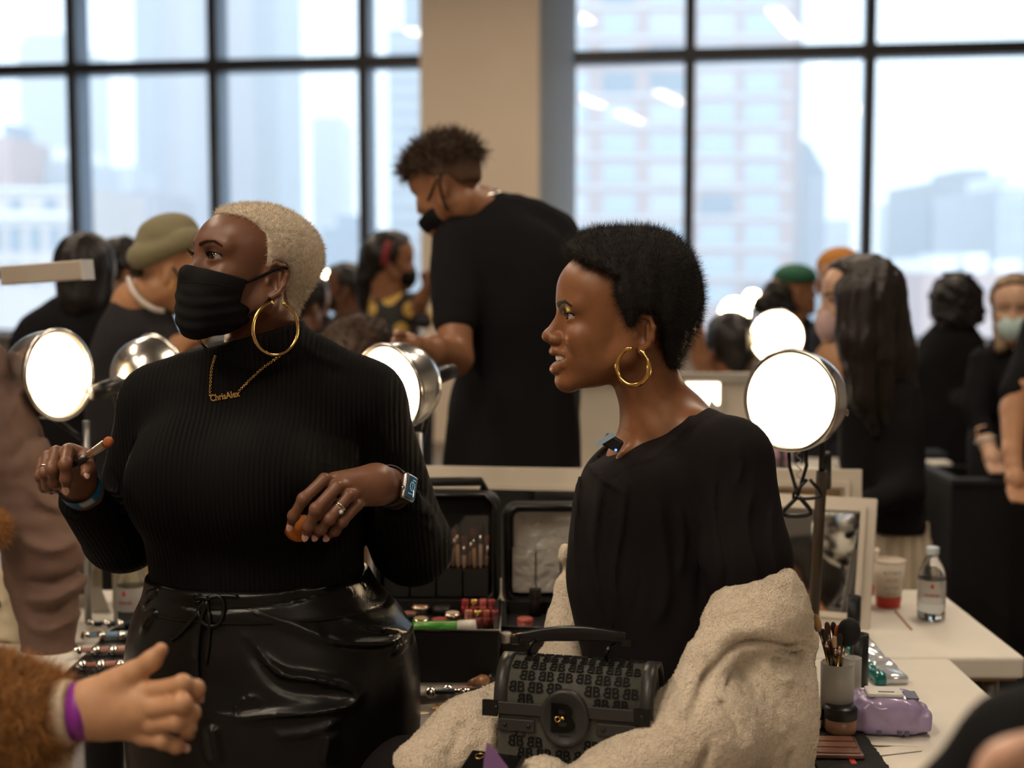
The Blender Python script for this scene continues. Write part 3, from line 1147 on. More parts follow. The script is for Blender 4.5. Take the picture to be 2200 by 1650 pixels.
# big brick block seen through the right window
YA = 165.0
bA = building('apartment_building', 'tall pink brick apartment block with wide windows, right of the column', 1130, 1716, -330, YA, m_brick, 40)
ca, cb_ = P(1706, 560, YA), P(1726, 560, YA)
zt_ = P(1716, -330, YA)[2]
mk('corner_bay', *merge(cyl((ca[0], YA + 3.0, GROUND), (ca[0], YA + 3.0, zt_), 1.2, n=20)), bcol('dark_brick_corner', (0.22, 0.17, 0.17)), bA)
rows = [(y, y + 42) for y in (30 - 66 * 3, 30 - 66 * 2, 30 - 66, 30, 96, 156, 222, 288, 352, 418, 484, 548, 612)]
windows_on(bA, [(1236, 1263), (1295, 1364), (1396, 1468), (1503, 1577), (1600, 1672)], rows, YA, mats=[m_bwin2, m_bwin2, m_bwin, m_pale])
for y0 in [r0[0] - 20 for r0 in rows]:
    a, b = P(1230, y0, YA), P(1700, y0 + 6, YA)
    mk('floor_band', *box((a[0], YA - 0.25, b[2]), (b[0], YA + 0.1, a[2])), m_band, bA, smooth=False)
# the slanted glass shoulder beside it
s0, s1 = P(1722, 300, 190), P(1776, 370, 190)
bS = thing('office_tower', 'grey glass tower with a slanted top beside the brick block', 'building', ((s0[0] + s1[0]) / 2, 200, GROUND))
poly = [(s0[0], GROUND), (s1[0], GROUND), (s1[0], s1[2]), (s0[0] + 0.3 * (s1[0] - s0[0]), P(1740, 305, 190)[2]), (s0[0], s0[2])]
v, fc = prism(poly, 24); v[:, 1] += 202
mk('walls', v, fc, m_blue, bS, smooth=False)
for k in range(12):
    y0 = 385 + k * 22
    a, b = P(1730, y0, 190), P(1772, y0 + 9, 190)
    mk('floor_band', *box((a[0], 189.8, b[2]), (b[0], 190.1, a[2])), m_pale, bS, smooth=False)
bB = building('office_building', 'grey concrete building with rooftop boxes at the right window', 2012, 2150, 388, 230, m_grey, 30, extra=[(2072, 2132, 362, m_grey, 'rooftop_box')])
windows_on(bB, [(2030, 2048), (2066, 2084), (2102, 2120)], [(y, y + 14) for y in (452, 492)], 230, m_pale)
bB2 = building('office_building', 'narrow dark-edged annex left of the grey concrete building', 1992, 2014, 428, 226, m_blue, 20)
bC = building('office_building', 'pale low block with a snowy roof at the right picture edge', 2146, 2260, 405, 195, m_pale, 30, extra=[(2168, 2215, 372, m_snow, 'rooftop_box')])
windows_on(bC, [(2158, 2178), (2192, 2212)], [(y, y + 16) for y in (440, 480, 520)], 195, m_bwin2)
bR = building('brick_house', 'low pink brick roofs with white vents under the grey building', 1985, 2290, 585, 120, m_brick, 25, extra=[(2020, 2062, 556, m_snow, 'roof_vent'), (2085, 2130, 545, m_snow, 'roof_vent'), (2150, 2200, 560, m_snow, 'roof_vent')])
windows_on(bR, [(2010, 2030), (2050, 2070), (2090, 2110), (2130, 2150)], [(612, 640)], 120, m_bwin2)
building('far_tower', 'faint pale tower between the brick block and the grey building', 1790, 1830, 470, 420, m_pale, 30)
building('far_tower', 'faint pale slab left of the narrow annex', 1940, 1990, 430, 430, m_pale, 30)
# left window
bD = building('apartment_tower', 'tall mauve tower with bright balcony bands left of centre', 335, 462, -340, 300, m_mauve, 40)
windows_on(bD, [(384, 428)], [(y, y + 10) for y in range(-40, 560, 22)], 300, m_pale)
windows_on(bD, [(348, 362), (442, 456)], [(y, y + 11) for y in range(-40, 560, 22)], 300, m_blue)
bD2 = building('apartment_tower', 'slim light grey tower joined left of the mauve tower', 278, 336, -300, 310, m_blue, 30)
windows_on(bD2, [(286, 300), (314, 328)], [(y, y + 10) for y in range(-40, 420, 24)], 310, m_pale)
bE = building('office_tower', 'plain blue-grey tower behind the middle left mullion', 462, 590, -340, 345, m_blue, 40)
windows_on(bE, [(584, 590)], [(y, y + 12) for y in range(0, 500, 26)], 345, m_pale)
bF = building('office_tower', 'banded blue-grey tower beside the beige column', 833, 940, 62, 280, m_blue, 40, extra=[(862, 940, -330, m_blue, 'upper_tower')])
for k in range(14):
    y0 = 84 + k * 34
    a, b = P(838, y0, 280), P(938, y0 + 14, 280)
    mk('floor_band', *box((a[0], 279.7, b[2]), (b[0], 280.1, a[2])), m_pale, bF, smooth=False)
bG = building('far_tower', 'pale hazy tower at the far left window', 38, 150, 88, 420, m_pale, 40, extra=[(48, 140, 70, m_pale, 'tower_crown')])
bH = building('brick_house', 'tan stone block with a row of windows at the left edge', -120, 172, 402, 125, m_tan, 22)
windows_on(bH, [(-58, -34), (-20, 4), (20, 46), (64, 88), (108, 128), (142, 162)], [(488, 540), (566, 610)], 125, m_bwin)
windows_on(bH, [(24, 44), (96, 122)], [(428, 448)], 125, m_bwin)
for y0, y1 in ((455, 470), (402, 410)):
    a, b = P(-120, y0, 125), P(173, y1, 125)
    mk('floor_band', *box((a[0], 124.6, b[2]), (b[0], 125.1, a[2])), m_band, bH, smooth=False)
bH2 = building('brick_house', 'white roofed penthouse above the tan stone block', 78, 168, 345, 150, m_pale, 16, extra=[(100, 166, 318, m_snow, 'rooftop_box')])
bH3 = building('brick_house', 'red brick chimney tower at the left picture edge', -40, 22, 292, 140, m_brick, 12, extra=[(-2, 16, 264, m_blue, 'spire')])
bI = building('brick_house', 'mauve low block below the slim grey tower', 176, 336, 412, 200, m_mauve, 25, extra=[(200, 280, 356, m_pale, 'rooftop_box')])
windows_on(bI, [(206, 222), (240, 256), (276, 292)], [(440, 456), (476, 492)], 200, m_pale)
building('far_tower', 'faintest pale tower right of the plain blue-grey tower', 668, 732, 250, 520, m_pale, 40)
bK = building('brick_house', 'dark low roofs with a water tank beside the right mullion', 690, 800, 490, 180, m_blue, 20, extra=[(722, 770, 462, m_blue, 'water_tank')])
bK2 = building('brick_house', 'long pale low roofs along the bottom of the left window', 330, 705, 520, 190, m_pale, 20)
windows_on(bK2, [(x, x + 18) for x in range(480, 690, 34)], [(536, 552)], 190, m_blue)
# haze
hz = mk('haze', *box((-260, 22, GROUND + 0.5), (260, 560, 150)), None, smooth=False)
mh = bpy.data.materials.new('winter_haze'); mh.use_nodes = True
nt = mh.node_tree; nt.nodes.remove(nt.nodes['Principled BSDF'])
vs = nt.nodes.new('ShaderNodeVolumeScatter'); vs.inputs['Color'].default_value = (0.96, 0.98, 1, 1); vs.inputs['Density'].default_value = 0.0032
vs.inputs['Anisotropy'].default_value = 0.0
nt.links.new(vs.outputs[0], nt.nodes['Material Output'].inputs['Volume'])
hz.data.materials.append(mh)
hz['kind'] = 'stuff'
tag(hz, 'thin white winter haze over the city outside', 'haze')
# ================================================================== person in the black turtleneck (left)
m_skin = SKIN()
m_gold = mat('polished_gold', (0.85, 0.55, 0.18), 0.18, metal=1.0)
m_silver = mat('ring_silver', (0.75, 0.72, 0.68), 0.2, metal=1.0)
m_knit = mat('black_rib_knit', (0.0055, 0.0052, 0.0056), 0.85, spec=0.10, wave=('X', 42.0, 0.45, 0.003), bump=(500, 0.1, 0.001))
m_leather = mat('black_leather', (0.005, 0.005, 0.0052), 0.30, spec=0.42, bump=(420, 0.12, 0.001), var=0.2, var_scale=30)
m_maskb = mat('black_mask_fabric', (0.009, 0.009, 0.010), 0.85, spec=0.15, bump=(700, 0.15, 0.001))
m_nail = mat('pale_pink_nail', (0.62, 0.36, 0.31), 0.22, spec=0.6)
m_black = mat('black_plastic', (0.008, 0.008, 0.009), 0.35)
w1 = thing('person', 'standing person in black ribbed turtleneck, cropped blonde hair and black face mask', 'person', (P(560, 1000, 2.27)[0], 2.27, 0))
SK1, SK1H = (0.155, 0.068, 0.040), (0.185, 0.085, 0.050)
H1c, H1R, HS1 = P(538, 584, 2.2), head_rot(218, 9, 0), 0.95
CR1 = ((-0.016, 0, 0.036), (0.100, 0.077, 0.071))
FO1 = ((0.036, 0, 0.036), (0.054, 0.057, 0.044))
hf1 = head_field(cr=CR1, eyes=0.95, nose_w=1.1, ear_x=-0.006, fore=FO1)
G1 = group(hf1, H1c, H1R, HS1)
fh = Field(0.012)
fh.add(G1)
fh.add(rc(P(568, 655, 2.225), P(555, 800, 2.26), 0.054, 0.060), k=0.025)
V, Q = polygonize(fh, 0.0018)
L = (V - H1c) @ H1R / HS1
dk = (0.030, 0.015, 0.010)
tint = head_tint(L, SK1, lip=(0.2, 0.07, 0.05), brow=(0.022, 0.010, 0.007), brow_w=0.0046, lid=[(0.0, 0.008, 0.018, 0.007, (0.07, 0.028, 0.017), 0.75)])
parts1 = [(V, Q, tint)]
# hands ---------------------------------------------------------------
def HP(L_):
    return [P(*q) for q in L_]
# left hand of the person (picture right): relaxed, fingers hang and close on a sponge
fiL = [HP([(730, 1036, 2.085), (697, 1030, 2.062), (652, 1072, 2.045), (631, 1108, 2.055), (623, 1131, 2.070)]),
       HP([(752, 1045, 2.085), (724, 1046, 2.058), (679, 1094, 2.036), (664, 1130, 2.050), (656, 1152, 2.066)]),
       HP([(770, 1058, 2.09), (748, 1066, 2.062), (708, 1115, 2.042), (690, 1137, 2.056), (677, 1153, 2.070)]),
       HP([(782, 1072, 2.10), (768, 1085, 2.074), (735, 1122, 2.055), (720, 1141, 2.066), (702, 1154, 2.078)])]
thL = HP([(775, 1040, 2.125), (720, 1065, 2.125), (680, 1105, 2.120), (655, 1128, 2.115)])
palmL = [rc(P(808, 1037, 2.125), P(718, 1036, 2.080), 0.0285, 0.0155), rc(P(810, 1046, 2.125), P(760, 1072, 2.092), 0.027, 0.0150), rc(P(800, 1042, 2.115), P(735, 1048, 2.082), 0.024, 0.0155)]
fL = hand_field([(P(868, 1085, 2.24), 0.027), (P(838, 1046, 2.155), 0.027), (P(806, 1040, 2.122), 0.0275)], palmL, fiL, thL)
vL = polygonize(fL, 0.0019)
# right hand of the person (picture left): index points down, the others curl, thumb holds a brush
fiR = [HP([(160, 985, 2.075), (146, 968, 2.040), (140, 998, 2.012), (142, 1028, 2.018), (142, 1052, 2.028)]),
       HP([(140, 985, 2.08), (121, 972, 2.045), (112, 1008, 2.022), (118, 1036, 2.040), (132, 1046, 2.062)]),
       HP([(124, 992, 2.085), (103, 981, 2.055), (96, 1016, 2.034), (104, 1044, 2.050), (120, 1052, 2.070)]),
       HP([(112, 1002, 2.095), (91, 994, 2.070), (86, 1024, 2.052), (95, 1047, 2.064), (110, 1056, 2.080)])]
thR = HP([(170, 1000, 2.095), (186, 985, 2.065), (189, 1003, 2.035), (183, 1017, 2.020)])
palmR = [rc(P(168, 1020, 2.11), P(150, 975, 2.065), 0.026, 0.016), rc(P(160, 1030, 2.11), P(108, 990, 2.075), 0.024, 0.014), rc(P(172, 1010, 2.10), P(180, 985, 2.075), 0.020, 0.016)]
fR = hand_field([(P(225, 1110, 2.24), 0.027), (P(178, 1055, 2.145), 0.0275), (P(164, 1030, 2.11), 0.026)], palmR, fiR, thR)
vR = polygonize(fR, 0.0019)
def knuckle_tint(V, base, fingers, dark=0.72):
    c = np.tile(np.asarray(base), (len(V), 1))
    for f_ in fingers:
        for q in f_[1:4]:
            d = np.linalg.norm(V - q, axis=1)
            m = np.clip(1 - d / 0.0125, 0, 1)[:, None]
            c = c * (1 - m * (1 - dark))
    return c
parts1.append((*vL, knuckle_tint(vL[0], SK1H, fiL)))
parts1.append((*vR, knuckle_tint(vR[0], SK1H, fiR)))
# covered body, slightly inside the clothes ------------------------------
fb = Field(0.05)
trows = [lrow(775, 462, 645, 2.26, 0.060), lrow(800, 400, 715, 2.265, 0.080), lrow(840, 345, 770, 2.27, 0.100), lrow(900, 318, 790, 2.27, 0.118),
         lrow(1000, 300, 790, 2.265, 0.130), lrow(1090, 300, 785, 2.265, 0.140), lrow(1160, 318, 780, 2.27, 0.138), lrow(1220, 328, 780, 2.27, 0.140), lrow(1300, 322, 795, 2.27, 0.142)]
def grow(rows, d):
    return [(z, x, y, a + d, b + d) for z, x, y, a, b in rows]
fb.add(loft(grow(trows, -0.012)))
for sx in (-1, 1):
    hipx = 585 + sx * 145
    fb.add(rc(P(hipx, 1420, 2.28), (P(hipx, 1420, 2.28)[0] + 0.01 * sx, 2.29, 0.48), 0.105, 0.06), rc((P(hipx, 1420, 2.28)[0] + 0.01 * sx, 2.29, 0.48), (P(hipx, 1420, 2.28)[0] + 0.01 * sx, 2.33, 0.07), 0.058, 0.036), k=0.04)
    fx = P(hipx, 1420, 2.28)[0] + 0.01 * sx
    fb.add(rc((fx, 2.32, 0.045), (fx - 0.06, 2.20, 0.032), 0.038, 0.03), k=0.02)
vb = polygonize(fb, 0.014)
parts1.append((*vb, np.tile(SK1, (len(vb[0]), 1))))
Vj, Qj = join_np([(a, b) for a, b, _ in parts1])
mk('body', Vj, Qj, m_skin, w1, tint=np.concatenate([c for _, _, c in parts1]))
for s in (1, -1):
    eyeball(w1, H1c, H1R, HS1, s, look=(1, 0.28, 0.04))
    lashes(w1, H1c, H1R, HS1, s, 0.0125, n=34, up=0.8)
# hair ------------------------------------------------------------------
HL1 = [(0.066, 0.082), (0.046, 0.079), (0.030, 0.070), (0.018, 0.056), (0.016, 0.040), (0.013, 0.018), (0.010, 0.002), (0.004, 0.004), (-0.004, 0.019), (-0.026, 0.015), (-0.037, -0.008), (-0.045, -0.045), (-0.058, -0.090), (-0.2, -0.100), (-0.2, 0.25), (0.09, 0.25), (0.080, 0.094)]
hw = Field()
hw.add(group(hair_field(CR1, 0.0055, HL1, amp=0.0008, freq=260, fore=FO1), H1c, H1R, HS1))
V, Q = polygonize(hw, 0.0028)
V2, Q2 = fibres(V, Q, 60000, 0.0034, 0.00036, 2.4, seed=3, sink=0.3)
Vh, Qh = join_np([(V, Q), (V2, Q2)])
mk('hair', Vh, Qh, mat('blonde_crop', (0.66, 0.57, 0.45), 0.65, var=0.2, var_scale=160), w1)
# face mask ---------------------------------------------------------------
fm = Field(0.012)
e_ = 0.0045
fm.add(el((0.1055, 0, -0.0205), (0.0122 + e_, 0.0115 + e_, 0.0108 + e_)), el((0.046, 0, -0.060), (0.049 + e_, 0.046 + e_, 0.044 + e_)), el((0.040, 0, -0.022), (0.056 + e_, 0.063 + e_, 0.070 + e_)),
       el((0.085, 0, -0.060), (0.028 + e_, 0.036 + e_, 0.040 + e_)), el((0.084, 0, -0.094), (0.020 + e_, 0.026 + e_, 0.022 + e_)), el((0.066, 0.036, -0.021), (0.023 + e_, 0.021 + e_, 0.021 + e_)), el((0.066, -0.036, -0.021), (0.023 + e_, 0.021 + e_, 0.021 + e_)), k=0.022)
fm.disp(lambda p: (0.0009 * np.sin(p[:, 2] * 300 + p[:, 0] * 90 + 3 * np.sin(p[:, 1] * 30)) * np.clip((-0.035 - p[:, 2]) / 0.02, 0, 1)).astype(f32) + vnoise(p, 45, 5) * f32(0.0012))
fm.inter(poly2([(0.15, -0.003), (0.110, -0.005), (0.085, -0.012), (0.038, -0.018), (0.042, -0.040), (0.042, -0.054), (0.012, -0.064), (0.010, -0.085), (0.045, -0.112), (0.075, -0.124), (0.15, -0.13)]), k=0.002)
fmw = Field(); fmw.add(group(fm, H1c, H1R, HS1))
V, Q = polygonize(fmw, 0.002)
mk('face_mask', V, Q, m_maskb, w1)
fhm = Field(0.004); fhm.add(G1)
for pix in ([(500, 614), (520, 610), (545, 600), (580, 584), (606, 574), (618, 577)], [(524, 682), (541, 674), (560, 662), (574, 648), (580, 640)]):
    mk('mask_strap', *tube(surf_path(fhm, pix, 2.05, 2.3, 0.002), 0.0022, 6), m_maskb, w1)
# stitched seam along the mask's upper edge
mk('mask_seam', *tube(surf_path(fmw, [(392, 606), (430, 608), (470, 612), (505, 618)], 2.0, 2.3, 0.0), 0.0009, 5), m_maskb, w1)
# sweater -----------------------------------------------------------------
fs = Field(0.045)
fs.add(loft(trows))
fs.add(el(P(385, 1035, 2.165), (0.085, 0.085, 0.090)), el(P(560, 1040, 2.135), (0.090, 0.085, 0.088)), k=0.06)
fs.add(rc(P(470, 800, 2.27), P(345, 868, 2.275), 0.060, 0.058), rc(P(640, 785, 2.255), P(782, 862, 2.28), 0.060, 0.062), k=0.05)
fs.add(rc(P(340, 868, 2.275), P(272, 1140, 2.345), 0.060, 0.061), k=0.03)
fs.add(rc(P(782, 865, 2.28), P(882, 1165, 2.36), 0.064, 0.064), k=0.03)
fs.add(el(P(262, 1150, 2.335), (0.060, 0.062, 0.058)), el(P(888, 1178, 2.35), (0.060, 0.062, 0.060)), k=0.03)
fs.add(rc(P(252, 1150, 2.32), P(168, 1064, 2.135), 0.058, 0.034), k=0.012)
fs.add(rc(P(886, 1170, 2.34), P(850, 1066, 2.165), 0.059, 0.0335), k=0.012)
fs.add(rc(P(556, 712, 2.225), P(548, 810, 2.26), 0.073, 0.080), k=0.02)
def collar_cut(p):
    n = np.array([-0.28, -0.05, 1.0]); n /= np.linalg.norm(n)
    pt = P(552, 716, 2.22)
    d = (p - pt.astype(f32)) @ n.astype(f32)
    return np.where(p[:, 2] > pt[2] - 0.06, d, f32(-1.0))
fs.inter(fnprim(collar_cut), k=0.004)
# sleeve ends
wl_ax = P(168, 1064, 2.135) - P(252, 1150, 2.32)
def cut_near(pt, ax, rad):
    n = (ax / np.linalg.norm(ax)).astype(f32); c = pt.astype(f32)
    def fn(p):
        q = p - c
        d = q @ n
        near = np.einsum('ij,ij->i', q, q) < rad * rad
        return np.where(near, d, f32(-1))
    return fnprim(fn)
fs.inter(cut_near(P(172, 1068, 2.145), wl_ax, 0.07), k=0.003)
fs.inter(cut_near(P(855, 1074, 2.180), P(850, 1066, 2.165) - P(886, 1170, 2.34), 0.07), k=0.003)
fs.disp(ridge([([(868, 1080), (905, 1095), (945, 1130)], 9, 0.004), ([(862, 1100), (900, 1125), (938, 1165)], 9, 0.004), ([(870, 1130), (905, 1160), (930, 1200)], 8, 0.003),
               ([(790, 1000), (760, 1080), (700, 1120)], 18, 0.004), ([(300, 930), (280, 1000), (268, 1060)], 9, -0.006), ([(470, 760), (560, 790), (650, 770)], 10, 0.003),
               ([(205, 1010), (235, 1060), (258, 1110)], 7, -0.005), ([(770, 900), (785, 960), (790, 1020)], 10, -0.006), ([(650, 740), (690, 770), (740, 790)], 8, 0.003)], 2.2, 2.30))
V, Q = polygonize(fs, 0.0045)
mk('sweater', V, Q, m_knit, w1, label='black ribbed turtleneck sweater')
# shorts -------------------------------------------------------------------
fp = Field(0.04)
fp.add(loft([lrow(1228, 322, 790, 2.27, 0.150), lrow(1262, 318, 806, 2.27, 0.152), lrow(1310, 292, 862, 2.275, 0.165), lrow(1370, 278, 892, 2.28, 0.182), lrow(1450, 275, 902, 2.28, 0.190), lrow(1560, 275, 903, 2.28, 0.190), lrow(1660, 285, 890, 2.28, 0.180), lrow(1760, 300, 880, 2.28, 0.16)], cap=0.012))
rd = lambda L_: [(200 + x / 3.0556, 1200 + y / 3.0556) for x, y in L_]
fp.disp(ridge([(rd([(700, 990), (930, 1035), (1200, 1005), (1500, 1000), (1680, 980), (1735, 925), (1640, 850), (1450, 790), (1250, 750), (1100, 640), (1000, 520)]), 9, 0.011),
               (rd([(1420, 430), (1500, 545), (1700, 600), (1950, 640), (2080, 620)]), 8, 0.009), (rd([(1580, 420), (1800, 520), (2000, 600), (2095, 650)]), 7, 0.008),
               (rd([(950, 350), (1150, 400), (1350, 470), (1500, 560)]), 12, 0.008), (rd([(1840, 270), (1930, 380), (2040, 500), (2085, 600)]), 3, -0.006),
               (rd([(1740, 170), (1790, 240), (1850, 330)]), 5, 0.006), (rd([(1690, 200), (1730, 270), (1760, 340)]), 5, 0.006), (rd([(1820, 150), (1900, 210), (1980, 300)]), 6, 0.007),
               (rd([(1620, 230), (1650, 290), (1680, 350)]), 5, 0.005), (rd([(230, 340), (300, 290), (380, 250)]), 5, 0.007), (rd([(210, 420), (290, 330), (380, 280)]), 5, 0.007), (rd([(230, 570), (300, 440), (380, 400)]), 9, 0.009),
               (rd([(1150, 1130), (1300, 1150), (1500, 1120), (1640, 1050)]), 10, 0.007), (rd([(780, 1060), (800, 1200), (830, 1350)]), 16, 0.010), (rd([(1560, 1120), (1540, 1250), (1500, 1370)]), 18, 0.010),
               (rd([(700, 340), (690, 600), (700, 900)]), 4, -0.006), (rd([(1010, 520), (1100, 700), (1250, 850), (1500, 900), (1640, 905)]), 12, -0.006), (rd([(1900, 700), (2020, 690), (2060, 640)]), 8, 0.007),
               (rd([(940, 1050), (960, 940), (1080, 900), (1090, 980)]), 4, 0.004)], 2.10, 2.28))
V, Q = polygonize(fp, 0.005)
mk('shorts', V, Q, m_leather, w1, label='gathered black leather shorts')
fw = Field(0.02)
fw.add(loft([lrow(1226, 320, 792, 2.27, 0.153), lrow(1256, 316, 808, 2.27, 0.157), lrow(1290, 306, 838, 2.272, 0.164)], cap=0.006))
fw.disp(ridge([(rd([(500, 260), (900, 265), (1200, 245), (1600, 170)]), 4, 0.003), (rd([(420, 300), (700, 345), (1100, 325), (1500, 255), (1850, 130)]), 3, -0.004)] + [(rd([(x, 60 + dy), (x + 30, 130 + dy)]), 3, 0.003) for x, dy in ((1450, 80), (1530, 60), (1610, 40), (1690, 20), (1760, -10))], 2.11, 2.28))
V, Q = polygonize(fw, 0.0035)
mk('waistband', V, Q, m_leather, w1)
fall = Field(0.01); fall.ops += fp.ops
fallw = Field(0.01); fallw.ops += fw.ops
class _U:
    def eval(self, p):
        return np.minimum(fp.eval(p), fw.eval(p))
uu = _U()
cord = [([(418, 1286), (432, 1284), (446, 1288), (436, 1305), (410, 1335), (386, 1362), (368, 1374)]), ([(446, 1288), (462, 1278), (478, 1290), (480, 1315), (470, 1340), (450, 1345), (434, 1335), (426, 1310), (440, 1292)]),
        ([(444, 1290), (450, 1330), (448, 1380), (442, 1425)]), ([(446, 1290), (430, 1340), (424, 1400), (424, 1470)]), ([(444, 1284), (480, 1280), (512, 1282)])]
for c in cord:
    mk('drawstring', *tube(surf_path(uu, c, 1.95, 2.3, 0.003), 0.0032, 6), m_leather, w1)
ey = on_surf(uu, 423, 1284, 1.95, 2.3, 0.003)
mk('eyelet', *torus(ey, (0.1, -1, 0.1), 0.0065, 0.0015, 20, 6), mat('gunmetal', (0.05, 0.05, 0.05), 0.3, metal=1.0), w1)
# jewellery ------------------------------------------------------------------
def hoop(parent, c, R, r, turn, gap=18, tilt=0.0):
    ax = Rz(math.radians(turn)) @ np.array([0, -1.0, 0])
    g = math.radians(gap)
    return mk('earring', *torus(c, ax, R, r, 56, 8, PI / 2 + g * 0.3, PI / 2 + 2 * PI - g), m_gold, parent, label='large gold hoop earring')
hoop(w1, P(592, 706, 2.115), M(57, 2.115), 0.0024, 43)
hoop(w1, P(468, 700, 2.24), M(54, 2.24), 0.0024, 43)
np1 = surf_path(fs, [(462, 766), (455, 790), (452, 820), (451, 852)], 2.0, 2.4, 0.003, 8)
np2 = surf_path(fs, [(514, 840), (535, 818), (560, 795), (585, 776), (602, 764)], 2.0, 2.4, 0.003, 8)
def chain_links(path, step=0.0026, R=0.0017, r=0.0006):
    seg = np.linalg.norm(np.diff(path, axis=0), axis=1); s = np.concatenate([[0], np.cumsum(seg)])
    out = []
    k = 0
    for t in np.arange(0, s[-1], step):
        p = np.array([np.interp(t, s, path[:, i]) for i in range(3)])
        q = np.array([np.interp(min(t + 0.002, s[-1]), s, path[:, i]) for i in range(3)])
        d = q - p + 1e-9
        ax = np.cross(d, (0, -1, 0.2)) if k % 2 else np.array([0, -1.0, 0.1])
        out.append(torus(p, ax, R, r, 8, 4))
        k += 1
    return merge(*out)
mk('necklace_chain', *merge(chain_links(np1), chain_links(np2)), m_gold, w1, label='fine gold chain')
tv = text_vf('ChrisAlex', 1.0, 0.05, 0.028)
wd = tv[0][:, 0].max() - tv[0][:, 0].min()
pl_c = on_surf(fs, 483, 851, 2.0, 2.4, 0.004)
sc = M(65, pl_c[1]) / wd
vv = tv[0].copy() * sc
vv[:, 2] *= 1.25
mk('name_pendant', vv @ Ry(math.radians(-10)).T @ Rz(0.0).T + pl_c, tv[1], m_gold, w1, smooth=False, label='gold name pendant')
# nails --------------------------------------------------------------------
for f_, (tx, ty, dy) in zip(fiL, ((619, 1141, -0.004), (653, 1163, -0.003), (672, 1162, -0.002), (695, 1162, -0.002))):
    t0 = f_[4] * 0.75 + f_[3] * 0.25 + np.array([0, -0.0058, 0.0])
    tp = P(tx, ty, f_[4][1] - 0.004)
    nail(w1, t0, tp, (-0.1, -1, 0.25), 0.0052, m_nail)
nail(w1, fiR[0][4] * 0.7 + fiR[0][3] * 0.3 + np.array([0, -0.0055, 0]), P(142.5, 1063, fiR[0][4][1] - 0.003), (0, -1, 0.1), 0.0055, m_nail)
nail(w1, thR[3] * 0.8 + thR[2] * 0.2 + np.array([0.004, -0.004, 0]), thR[3] + np.array([0.004, -0.010, -0.006]), (0.8, -0.6, 0.3), 0.0050, m_nail)
# rings
rp = fiL[2][1] * 0.55 + fiL[2][2] * 0.45
rdir = fiL[2][2] - fiL[2][1]
r1_ = mk('ring', *torus(rp, rdir, 0.0098, 0.0011, 30, 6), m_silver, w1, label='silver ring set with stones')
mk('stone', *merge(*[sphere(rp + np.array([0.0015 * i, -0.0095 + abs(i) * 0.0008, 0.0010 * -i]), 0.0014, 8, 6) for i in range(-4, 5)]), mat('clear_stone', (0.85, 0.85, 0.88), 0.05, spec=1.0, trans=0.3), r1_)
rp2 = rp + rdir / np.linalg.norm(rdir) * 0.0034
r2_ = mk('ring', *torus(rp2, rdir, 0.0097, 0.0010, 30, 6), m_gold, w1, label='gold ring with a large stone')
mk('stone', *sphere(rp2 + np.array([0.0050, -0.0085, -0.0045]), 0.0034, 8, 5), mat('clear_stone'), r2_)
rp3 = fiR[2][1] * 0.25 + fiR[2][2] * 0.75
mk('ring', *torus(rp3, fiR[2][2] - fiR[2][1], 0.0096, 0.0011, 30, 6), m_silver, w1, label='plain silver ring')
# watch ---------------------------------------------------------------------
wa = P(806, 1040, 2.122) - P(868, 1085, 2.24); wa /= np.linalg.norm(wa)
wc = P(836, 1046, 2.150)
n_ = np.array([0.93, -0.42, 0.10]); n_ -= wa * (n_ @ wa); n_ /= np.linalg.norm(n_)
n_ = n_ + 0.25 * wa * 0 + np.array([0, -0.18, 0]); n_ /= np.linalg.norm(n_)
t_ = np.cross(n_, wa); t_ /= np.linalg.norm(t_)
if t_[2] < 0: t_ = -t_
a_ = np.cross(t_, n_); A_ = np.stack([a_, t_, n_], 1)
wcase = wc + n_ * 0.0335
bb = bevel(mk('watch', *xform(cbox((0, 0, 0), (0.034, 0.041, 0.0105)), A_, wcase), mat('watch_case_metal', (0.42, 0.40, 0.38), 0.25, metal=1.0), w1, label='smart watch with dark metal case'), 0.004, 4)
m_scr = mat('watch_screen', (0.004, 0.006, 0.008), 0.08, emit=(0.10, 0.22, 0.30, 0.10))
bevel(mk('watch_screen', *xform(cbox((0, 0, 0.0056), (0.028, 0.034, 0.0018)), A_, wcase), m_scr, bb), 0.0008, 2)
m_scrw = mat('screen_print', (0.3, 0.6, 0.7), 0.4, emit=(0.4, 0.65, 0.75, 0.22))
mk('screen_print', *xform(merge(torus((0, 0.002, 0.0068), (0, 0, 1), 0.007, 0.0005, 24, 4), cbox((0, 0.002, 0.0068), (0.0007, 0.012, 0.0004)), cbox((-0.004, -0.010, 0.0068), (0.012, 0.0012, 0.0004)), cbox((0.004, 0.012, 0.0068), (0.010, 0.0012, 0.0004))), A_, wcase), m_scrw, bb, smooth=False)
cr_side = a_ * (1 if (a_ @ wa) > 0 else -1)
mk('crown', *cyl(wcase + cr_side * 0.016 - t_ * 0.004, wcase + cr_side * 0.0195 - t_ * 0.004, 0.0036, n=16), mat('watch_case_metal'), bb)
ring_pts = []
for i in range(40):
    a = 2 * PI * i / 40
    u = np.cross(wa, n_); u /= np.linalg.norm(u); w_ = np.cross(u, wa)
    ring_pts.append(wc + 0.0315 * (math.cos(a) * u + math.sin(a) * w_))
sv, sf = [], []
for i, p in enumerate(ring_pts):
    o_ = (p - wc); o_ /= np.linalg.norm(o_)
    for da, dr in ((-0.010, -0.001), (0.010, -0.001), (0.010, 0.0015), (-0.010, 0.0015)):
        sv.append(p + wa * da + o_ * dr)
for i in range(40):
    j = (i + 1) % 40
    for k in range(4):
        l = (k + 1) % 4
        sf.append([i * 4 + k, j * 4 + k, j * 4 + l, i * 4 + l])
mk('watch_strap', np.array(sv), sf, m_black, bb)
